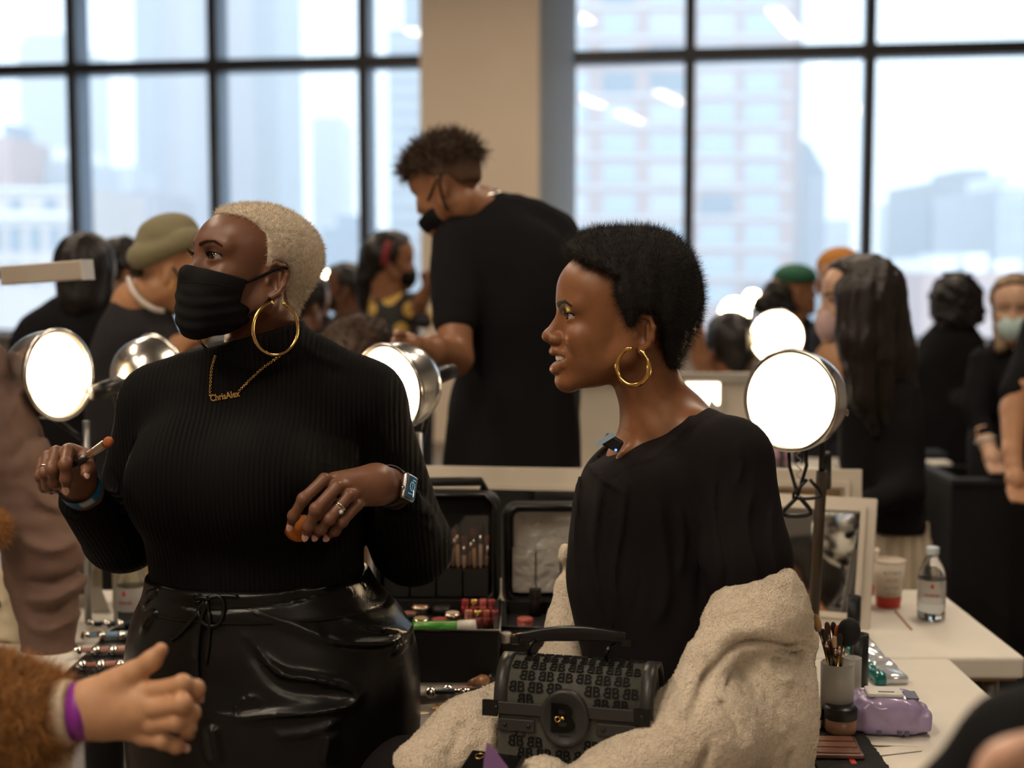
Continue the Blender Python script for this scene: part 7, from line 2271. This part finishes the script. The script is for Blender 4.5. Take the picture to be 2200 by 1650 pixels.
for k in range(4):
    xa = -hw1 + 0.022 + k * (2 * hw1 - 0.044) / 4
    mk('pocket', *xform(box((xa + 0.002, 0.018, 0.022), (xa + (2 * hw1 - 0.044) / 4 - 0.002, 0.030, 0.078)), LR, LO), m_nyl, lid1, smooth=False)
mk('clear_flap', *xform(box((-hw1 + 0.024, 0.012, 0.085), (hw1 - 0.024, 0.0135, lid1.dimensions[2] - 0.045 if False else 0.185)), LR, LO), m_vin, lid1, smooth=False)
mk('handle', *tube(np.array([(-0.05, 0.04, 0.234), (-0.045, 0.035, 0.25), (0.09, 0.035, 0.252), (0.095, 0.04, 0.234)]) @ LR.T + LO, 0.010, 8), m_nyl, case1)
m_wood = [mat('pale_wood_handle', (0.45, 0.24, 0.11), 0.4), mat('pinkish_handle', (0.48, 0.26, 0.20), 0.4), mat('dark_wood_handle', (0.14, 0.05, 0.03), 0.4)]
pos = ('first', 'second', 'third', 'fourth', 'fifth', 'sixth', 'seventh', 'eighth', 'ninth')
for i in range(9):
    xa = P(948 + i * 12, 1230, yc1 + 0.24)[0] - LO[0]
    a = np.array([xa, 0.034, 0.055 + 0.004 * (i % 3)]); bq = np.array([xa + 0.004 * ((i * 7) % 3 - 1), 0.034, 0.145 + 0.022 * ((i * 5) % 4) / 3])
    lay_brush('makeup_brush', f'{pos[i]} brush from the left standing in the large case lid', a @ LR.T + LO, bq @ LR.T + LO, 0.0042, m_wood[i % 3], m_fer, m_brdark if i % 2 else mat('auburn_bristle', (0.12, 0.03, 0.02), 0.7), 'brushes in the large case lid', tip=0.022)
zt1 = TZ + 0.098 * 0.72
def inplace(px, py, Y):     # position on the case floor plane
    q = T(px, py, TZ + 0.074); q[2] = zt1
    return q
# green tube lying across the tray
gt = thing('cosmetic_tube', 'green squeeze tube with white cap lying in the large case', 'tube', P(960, 1350, yc1 + 0.03))
ga, gb, gc_ = P(888, 1352, yc1 + 0.045), P(985, 1352, yc1 + 0.038), P(1022, 1350, yc1 + 0.035)
v, fc = tube([ga, ga * 0.5 + gb * 0.5, gb], [0.015, 0.0155, 0.0155], 18)
mk('tube_body', v, fc, mat('bright_green_plastic', (0.05, 0.33, 0.025), 0.3), gt)
mk('tube_cap', *tube([gb, gc_], [0.0165, 0.0165], 18), mat('white_plastic', (0.72, 0.70, 0.66), 0.35), gt)
mk('tube_crimp', *xform(cbox((0, 0, 0), (0.006, 0.004, 0.034)), Ry(0.05), ga), mat('bright_green_plastic'), gt, smooth=False)
mk('tube_stripe', *tube([ga * 0.95 + gb * 0.05 + np.array([0, -0.006, 0.0125]), gb + np.array([0, -0.006, 0.0138])], 0.0022, 6), mat('pale_green_print', (0.45, 0.6, 0.30), 0.4), gt)
cols = [(0.34, 0.03, 0.03), (0.42, 0.06, 0.08), (0.50, 0.10, 0.10), (0.30, 0.05, 0.04), (0.45, 0.16, 0.12), (0.55, 0.12, 0.16), (0.38, 0.08, 0.05), (0.25, 0.03, 0.04)]
for i in range(8):
    px, py = 1000 + (i % 4) * 19 + (i // 4) * 7, 1300 + (i // 4) * 24
    b0 = inplace(px, py + 22, 0)
    t = thing('lip_gloss', f'{pos[i]} red lip gloss bottle in the large case tray', 'cosmetic', b0, 'lip gloss bottles in the large case')
    mm = mat('gloss_%d' % i, cols[i], 0.15, coat=0.5)
    mk('vial', *xform(lathe([(0, 0), (0.0075, 0), (0.0088, 0.020), (0.008, 0.022), (0, 0.022)], 14), None, b0), mm, t)
    mk('cap', *xform(lathe([(0.0076, 0.022), (0.0076, 0.034), (0.006, 0.036), (0, 0.036)], 14), None, b0), m_gold if i % 4 == 1 else mm, t)
for i, (px, py, col, r) in enumerate(((905, 1300, (0.35, 0.18, 0.10), 0.021), (950, 1304, (0.03, 0.025, 0.025), 0.020), (905, 1330, (0.40, 0.28, 0.18), 0.017), (945, 1332, (0.30, 0.06, 0.05), 0.018), (972, 1318, (0.55, 0.42, 0.33), 0.016), (880, 1318, (0.22, 0.08, 0.06), 0.016))):
    b0 = inplace(px, py + 14, 0)
    t = thing('powder_compact', ('brown', 'black', 'beige', 'dark red', 'pale cream', 'maroon')[i] + ' round powder compact in the large case tray', 'compact', b0, 'compacts in the large case')
    b0 = b0 + np.array([0, 0, 0.001])
    mk('compact_base', *xform(lathe([(0, 0), (r, 0), (r * 1.02, 0.012), (r * 0.96, 0.016), (0, 0.016)], 22), None, b0), m_black if i % 2 else m_fer, t)
    mk('powder_pan', *xform(lathe([(r * 0.82, 0.0165), (r * 0.80, 0.018), (0, 0.018)], 22), None, b0), mat('powder_%d' % i, col, 0.35 if i < 3 else 0.6), t)
# second case with silver lid lining
yc2 = T(1100, 1440, TZ)[1]
x2a, x2b = P(1062, 1400, yc2)[0], P(1290, 1400, yc2)[0]
case2, lid2, LR2, LO2, hw2 = makeup_case('small open black case with silver lid lining left of the seated person', x2a + 0.012, x2b, yc2 - 0.01, yc2 + 0.2, 0.085, 0.215, 5, mat('silver_lining', (0.72, 0.69, 0.64), 0.32, metal=0.35, bump=(28, 0.7, 0.02)))
m_sil = mat('silver_lining')
for k in range(2):
    xa = -hw2 + 0.022 + k * 0.05
    mk('pocket', *xform(box((xa, 0.026, 0.03), (xa + 0.046, 0.038, 0.12)), LR2, LO2), m_sil, lid2, smooth=False)
def inplace2(px, py):
    q = T(px, py, TZ + 0.066); q[2] = TZ + 0.085 * 0.72
    return q
for i, (px, py, col, r, hh, nm) in enumerate(((1150, 1318, (0.02, 0.015, 0.015), 0.012, 0.055, 'black bottle'), (1128, 1345, (0.45, 0.10, 0.08), 0.015, 0.02, 'coral blush pot'), (1158, 1362, (0.50, 0.35, 0.20), 0.022, 0.012, 'gold-edged compact'), (1086, 1375, (0.66, 0.60, 0.52), 0.010, 0.018, 'white cream pot'), (1108, 1377, (0.60, 0.45, 0.25), 0.009, 0.018, 'gold cream pot'))):
    b0 = inplace2(px, py)
    t = thing('cosmetic_pot', f'{nm} in the small case', 'cosmetic', b0, 'pots in the small case')
    b0 = b0 + np.array([0, 0, 0.001])
    mk('pot_body', *xform(lathe([(0, 0), (r, 0), (r, hh * 0.6), (r * 0.9, hh * 0.62), (0, hh * 0.62)], 20), None, b0), mat('pot_%d' % i, col, 0.25), t)
    mk('pot_lid', *xform(lathe([(r * 1.03, hh * 0.62), (r * 1.03, hh * 0.98), (r * 0.95, hh), (0, hh)], 20), None, b0), m_gold if i in (2, 4) else mat('pot_%d' % i), t)
# mixing palette and bits in front of the cases
q0 = T(955, 1525, TZ)
pal = thing('mixing_palette', 'steel mixing palette with foundation smears in front of the large case', 'palette', q0)
PR = Rz(0.25)
bevel(mk('plate', *xform(cbox((0, 0, 0.0015), (0.125, 0.062, 0.002)), PR, q0), mat('satin_steel', (0.42, 0.41, 0.38), 0.3, metal=0.9), pal, smooth=False), 0.0008)
for dx, dy, rx, ry, col in ((0.0, 0.004, 0.024, 0.010, (0.45, 0.17, 0.03)), (0.012, 0.022, 0.020, 0.006, (0.30, 0.12, 0.05)), (-0.046, -0.018, 0.016, 0.009, (0.62, 0.50, 0.38)), (0.01, -0.018, 0.014, 0.004, (0.16, 0.06, 0.03)), (0.045, 0.0, 0.008, 0.012, (0.10, 0.04, 0.025))):
    mk('foundation_smear', *xform(sphere((dx, dy, 0.0028), (rx, ry, 0.0012), 18, 6), PR, q0), mat('smear_%g' % col[0], col, 0.35), pal)
q1 = T(1030, 1482, TZ)
t = thing('foundation_bottle', 'small brown foundation bottle lying beside the steel palette', 'bottle', q1)
mk('bottle_body', *tube([q1 + np.array([-0.012, -0.02, 0.013]), q1 + np.array([0.006, 0.01, 0.013]), q1 + np.array([0.012, 0.02, 0.013])], [0.012, 0.0125, 0.008], 16), mat('brown_foundation', (0.28, 0.13, 0.06), 0.3), t)
mk('cap', *tube([q1 + np.array([0.012, 0.02, 0.013]), q1 + np.array([0.022, 0.037, 0.013])], [0.0075, 0.0075], 14), m_black, t)
for i, (px, py) in enumerate(((925, 1487), (962, 1482))):
    a = T(px, py, TZ + 0.0095)
    lay_brush('makeup_brush', ('left', 'right')[i] + ' chrome-ended brush lying above the steel palette', a, a + np.array([0.10, 0.012, 0]), 0.0050, m_hcol[2 * i], m_chrome, m_brdark, 'brushes above the steel palette', ball=True)
q2 = T(1040, 1460, TZ)
t = thing('perfume_vial', 'slim clear vial standing between the two cases', 'bottle', q2)
mk('vial_body', *xform(lathe([(0, 0), (0.008, 0), (0.008, 0.038), (0.005, 0.043), (0, 0.043)], 16), None, q2), mat('clear_bottle'), t)
mk('vial_cap', *xform(lathe([(0.006, 0.043), (0.006, 0.058), (0, 0.058)], 14), None, q2), m_frame_w, t)

# ================================================================== on the tables: right
tw = thing('towel', 'black towel under the brush pot and powder palette', 'towel', T(1800, 1600, TZ))
fk = Field(0.004); c = (T(1745, 1650, TZ) + T(1845, 1560, TZ)) / 2
fk.add(bx(c + np.array([0.0, -0.01, 0.004]), (0.055, 0.115, 0.0042), 0.003)); fk.disp(lambda p: vnoise(p, 220, 3) * f32(0.0008))
V, Q = polygonize(fk, 0.003)
mk('towel_cloth', V, Q, mat('black_terry', (0.012, 0.011, 0.012), 0.9), tw)
zt3 = TZ + 0.009
def cup_of(label, base, R, H, m, name='brush_pot', cat='pot'):
    t = thing(name, label, cat, base)
    mk('pot_wall', *xform(lathe([(0, 0.001), (R * 0.96, 0.0), (R, H), (R * 0.95, H), (R * 0.91, 0.004), (0, 0.004)], 30), None, base), m, t)
    mk('pot_rim', *xform(torus((0, 0, H), (0, 0, 1), R * 0.975, R * 0.035, 30, 6), None, base), m, t)
    return t
m_frost = mat('frosted_plastic', (0.62, 0.60, 0.56), 0.4, trans=0.35, alpha=0.92)
pb0 = T(1797, 1558, zt3)
cup_of('frosted cup full of brushes beside the cream coat', pb0, 0.0275, 0.105, m_frost)
pb1 = T(1838, 1528, TZ)
cup_of('pale narrow cup behind the brush cup', pb1 + np.array([0.0, 0.03, 0]), 0.016, 0.085, m_frost)
blabels = ['large round black powder brush in the frosted cup', 'orange-tipped brush in the frosted cup', 'cream sponge-tip brush in the frosted cup', 'dark red lip brush in the frosted cup', 'slim gold brush in the frosted cup', 'brown fluffy brush in the frosted cup', 'golden fan brush in the frosted cup', 'thin black liner brush in the frosted cup', 'grey clear-handled brush in the frosted cup']
tops = [(1823, 1330, 0.0), (1800, 1342, 0.01), (1792, 1365, -0.01), (1785, 1380, 0.004), (1806, 1360, -0.014), (1776, 1335, 0.012), (1752, 1318, 0.0), (1768, 1350, -0.006), (1790, 1335, 0.018)]
hcols = [m_bh, m_wood[0], m_wood[1], m_bh, m_gold, m_wood[2], m_gold, m_bh, m_frost]
bcols = [mat('black_powder_bristle', (0.008, 0.008, 0.009), 0.8), mat('orange_tip', (0.60, 0.14, 0.03), 0.6), mat('cream_tip', (0.55, 0.38, 0.24), 0.7), mat('dark_red_tip', (0.10, 0.01, 0.015), 0.5), m_brdark, mat('brown_tip', (0.09, 0.035, 0.02), 0.7), mat('golden_tip', (0.42, 0.26, 0.10), 0.6), m_brdark, m_brdark]
for i, (px, py, dy) in enumerate(tops):
    Yb = pb0[1] + dy
    top = P(px, py, Yb)
    foot = pb0 + np.array([(px - 1797) * -0.0001 + (0.008 if px < 1797 else -0.008), dy * 0.4, 0.008])
    big = i == 0
    lay_brush('makeup_brush', blabels[i], foot, top, 0.0046 if big else 0.0032, hcols[i], m_fer, bcols[i], 'brushes in the frosted cup', tip=0.042 if big else (0.02 if i != 6 else 0.03))
# the big round head gets a fuller bloom
fb_ = thing('powder_puff', 'round black brush head resting on top of the frosted cup', 'brush', P(1823, 1352, pb0[1]))
bpy.data.objects.remove(fb_)
v, fc = sphere(P(1824, 1358, pb0[1]), (0.019, 0.017, 0.024), 20, 14)
big_br = [o for o in bpy.data.objects if o.get('label') == blabels[0]][0]
mk('bristle_bloom', v, fc, bcols[0], big_br)
def canister(label, base, R, H):
    t = thing('canister', label, 'canister', base, 'black canisters')
    mk('canister_wall', *xform(lathe([(0, 0.001), (R, 0), (R, H), (R * 0.93, H), (R * 0.93, H - 0.02), (0, H - 0.02)], 28), None, base), mat('blue_black_plastic', (0.010, 0.012, 0.015), 0.4), t)
    mk('canister_ring', *xform(torus((0, 0, H - 0.006), (0, 0, 1), R * 1.0, 0.0012, 28, 5), None, base), m_black, t)
    return t
canister('open black canister behind the brush cup', T(1853, 1500, TZ) + np.array([0, 0.03, 0]), 0.0165, 0.108)
canister('taller black canister next to the mirror edge', T(1846, 1400, TZ) + np.array([0.0, 0.05, 0]), 0.0135, 0.10)
jb = T(1806, 1572, zt3)
t = thing('powder_jar', 'brown powder jar with black lid in front of the brush cup', 'jar', jb)
mk('jar_body', *xform(lathe([(0, 0), (0.0235, 0), (0.025, 0.004), (0.025, 0.024), (0, 0.024)], 30), None, jb), mat('tan_powder_jar', (0.36, 0.20, 0.12), 0.3), t)
mk('jar_lid', *xform(lathe([(0.0258, 0.024), (0.0262, 0.040), (0.025, 0.0425), (0, 0.0425)], 30), None, jb), m_black, t)
jb2 = T(1752, 1560, zt3)
t = thing('cream_jar', 'small white cream jar with black lid at the coat edge', 'jar', jb2)
mk('jar_body', *xform(lathe([(0, 0), (0.012, 0), (0.013, 0.003), (0.013, 0.014), (0, 0.014)], 22), None, jb2), mat('white_plastic'), t)
mk('jar_lid', *xform(lathe([(0.0136, 0.014), (0.0136, 0.030), (0, 0.030)], 22), None, jb2), m_black, t)
pq = (T(1745, 1632, zt3) + T(1838, 1590, zt3)) / 2
t = thing('powder_palette', 'bronze powder palette in clear case at the table edge', 'palette', pq)
PRr = Rz(-0.06)
bevel(mk('palette_base', *xform(cbox((0, 0, 0.004), (0.078, 0.088, 0.007)), PRr, pq), mat('dark_bronze_case', (0.16, 0.07, 0.05), 0.3), t, smooth=False), 0.002)
for i in range(3):
    mk('powder_pan', *xform(cbox((0, -0.027 + 0.027 * i, 0.0083), (0.066, 0.022, 0.0018)), PRr, pq), mat('bronze_powder_%d' % i, ((0.34, 0.15, 0.10), (0.42, 0.20, 0.13), (0.38, 0.17, 0.12))[i], 0.35), t, smooth=False)
mk('clear_lid', *xform(cbox((0, 0, 0.0112), (0.076, 0.086, 0.0016)), PRr, pq), m_vin, t, smooth=False)
# pack of wipes
wq = (T(1852, 1590, TZ) + T(1985, 1585, TZ)) / 2 + np.array([0, 0.045, 0])
t = thing('wipes_pack', 'lilac wipes pack with white flap on the near right table', 'wipes', wq)
fk = Field(0.012); WR = Rz(-0.10)
fk.add(bx(wq + np.array([0, 0, 0.030]), (0.052, 0.045, 0.030), 0.016, WR))
fk.add(bx(wq + WR @ np.array([-0.055, 0, 0.028]), (0.008, 0.040, 0.020), 0.006, WR), bx(wq + WR @ np.array([0.058, 0, 0.024]), (0.010, 0.042, 0.016), 0.006, WR), k=0.01)
fk.disp(lambda p: vnoise(p, 75, 12) * f32(0.0028) + vnoise(p, 150, 13) * f32(0.0010))
V, Q = polygonize(fk, 0.0028)
mk('pack', V, Q, mat('lilac_foil', (0.34, 0.27, 0.46), 0.22, spec=0.6, var=0.1, var_scale=40), t)
bevel(mk('flap', *xform(cbox((-0.004, 0.004, 0.0625), (0.058, 0.046, 0.007)), WR, wq), mat('white_plastic'), t, smooth=False), 0.003, 3)
mk('flap_line', *xform(cbox((-0.002, -0.008, 0.0665), (0.026, 0.0016, 0.001)), WR, wq), mat('slate_print', (0.10, 0.10, 0.16), 0.4), t, smooth=False)
mk('printed_patch', *xform(cbox((0.038, -0.004, 0.0605), (0.020, 0.040, 0.003)), WR, wq), mat('slate_print'), t, smooth=False)
for dx in (-0.018, 0.014, 0.026):
    mk('printed_mark', *xform(cbox((dx, -0.0465, 0.010), (0.008, 0.002, 0.007)), WR, wq), mat('slate_print'), t, smooth=False)
# crinkled teal and silver sachet
sq = (T(1880, 1475, TZ) + T(1930, 1475, TZ)) / 2 + np.array([0, 0.10, 0])
t = thing('foil_sachet', 'crinkled teal and silver sachet behind the wipes pack', 'sachet', sq)
SR = Rz(0.15) @ Rx(0.12)
fk = Field(0.006); fk.add(bx(sq + np.array([0, 0, 0.018]), (0.030, 0.095, 0.010), 0.008, SR)); fk.disp(lambda p: vnoise(p, 60, 21) * f32(0.004))
V, Q = polygonize(fk, 0.003)
lx = ((V - sq) @ SR)[:, 0]
tn = np.where((lx < -0.014)[:, None], np.array((0.03, 0.20, 0.20)), np.array((0.62, 0.66, 0.70)))
mk('sachet_foil', V, Q, mat('sachet_film', tint=True, rough=0.15, metal=0.4), t, tint=tn)
# cups, bottle, stirrer, paper
def paper_cup(label, base, R=0.036, H=0.105, text=True):
    t = thing('paper_cup', label, 'cup', base, 'paper cups with red bases')
    r0, r1 = R * 0.72, R
    rad = lambda z: r0 + (r1 - r0) * z / H
    mk('cup_wall', *xform(lathe([(0, 0.004), (r0 * 0.95, 0.004), (r0, 0.0), (rad(H), H), (rad(H) * 0.965, H), (rad(0.006) * 0.96, 0.008), (0, 0.008)], 36), None, base), mat('white_cup_card', (0.74, 0.66, 0.56), 0.6), t)
    mk('cup_rim', *xform(torus((0, 0, H), (0, 0, 1), r1 * 0.99, 0.0018, 36, 6), None, base), mat('white_cup_card'), t)
    mk('red_base', *xform(lathe([(rad(0.001) * 1.012, 0.001), (rad(H * 0.25) * 1.012, H * 0.25)], 36), None, base), mat('red_print'), t)
    if text:
        for z, s_, sz, mm in ((H * 0.78, 'BUTTER H', 0.009, mat('grey_print', (0.25, 0.22, 0.20), 0.6)), (H * 0.62, 'BETTER', 0.008, mat('pink_print', (0.55, 0.30, 0.25), 0.6)), (H * 0.45, 'BUTTER', 0.009, mat('grey_print')), (H * 0.32, 'BETTER', 0.007, mat('pink_print'))):
            tv3 = text_vf(s_, sz, 0.0002, 0.0)
            v = tv3[0]
            rr = rad(z + v[:, 2]) * 1.006 - v[:, 1]
            ang = v[:, 0] / rad(z)
            mk('cup_lettering', np.stack([np.sin(ang) * rr, -np.cos(ang) * rr, z + v[:, 2]], 1) + base, tv3[1], mm, t, smooth=False)
    return t
c1 = T(1908, 1303, TZ)
paper_cup('front paper cup with printed words and a red base', c1)
paper_cup('paper cup behind the front cup', T(1862, 1285, TZ) + np.array([0, 0.04, 0]))
paper_cup('paper cup half hidden by the small mirror', T(1838, 1312, TZ), text=False)
bottle('water_bottle', 'clear water bottle with red lettering standing on the right table', T(2000, 1330, TZ), 0.0295, 0.158, cap_m=mat('pale_blue_cap', (0.55, 0.62, 0.68), 0.35))
a, b = T(1923, 1312, TZ + 0.002), T(1958, 1352, TZ + 0.002)
o = mk_at('stir_stick', *xform(cbox((0, 0, 0), (0.004, float(np.linalg.norm(b - a)), 0.002)), Rz(math.atan2(b[1] - a[1], b[0] - a[0]) - PI / 2), (a + b) / 2), m_wood[0], (a + b) / 2, smooth=False)
tag(o, 'wooden stir stick lying in front of the paper cups', 'stirrer')
for i, (px, py, w, h, rz, lb_) in enumerate(((1925, 1612, 0.075, 0.03, 0.3, 'folded white paper slip in front of the wipes pack'), (1900, 1600, 0.10, 0.012, -0.1, 'narrow white strip of paper under the wipes pack'))):
    q = T(px, py, TZ + 0.001 + 0.001 * i)
    v, fc = prism([(-w / 2, 0), (w / 2, 0), (w / 2, 0.001), (-w / 2, 0.001)], h)
    o = mk_at('paper_slip', *xform(cbox((0, 0, 0.0008), (w, h, 0.0012)), Rz(rz), q), m_cloth, q, smooth=False)
    tag(o, lb_, 'paper')
q = T(1832, 1645, TZ + 0.002)
o = mk_at('red_clip', *cbox(q + np.array([0, 0, 0.004]), (0.010, 0.020, 0.008)), mat('red_print'), q, smooth=False)
bevel(o, 0.002)
tag(o, 'small red clip beside the bronze palette', 'clip')
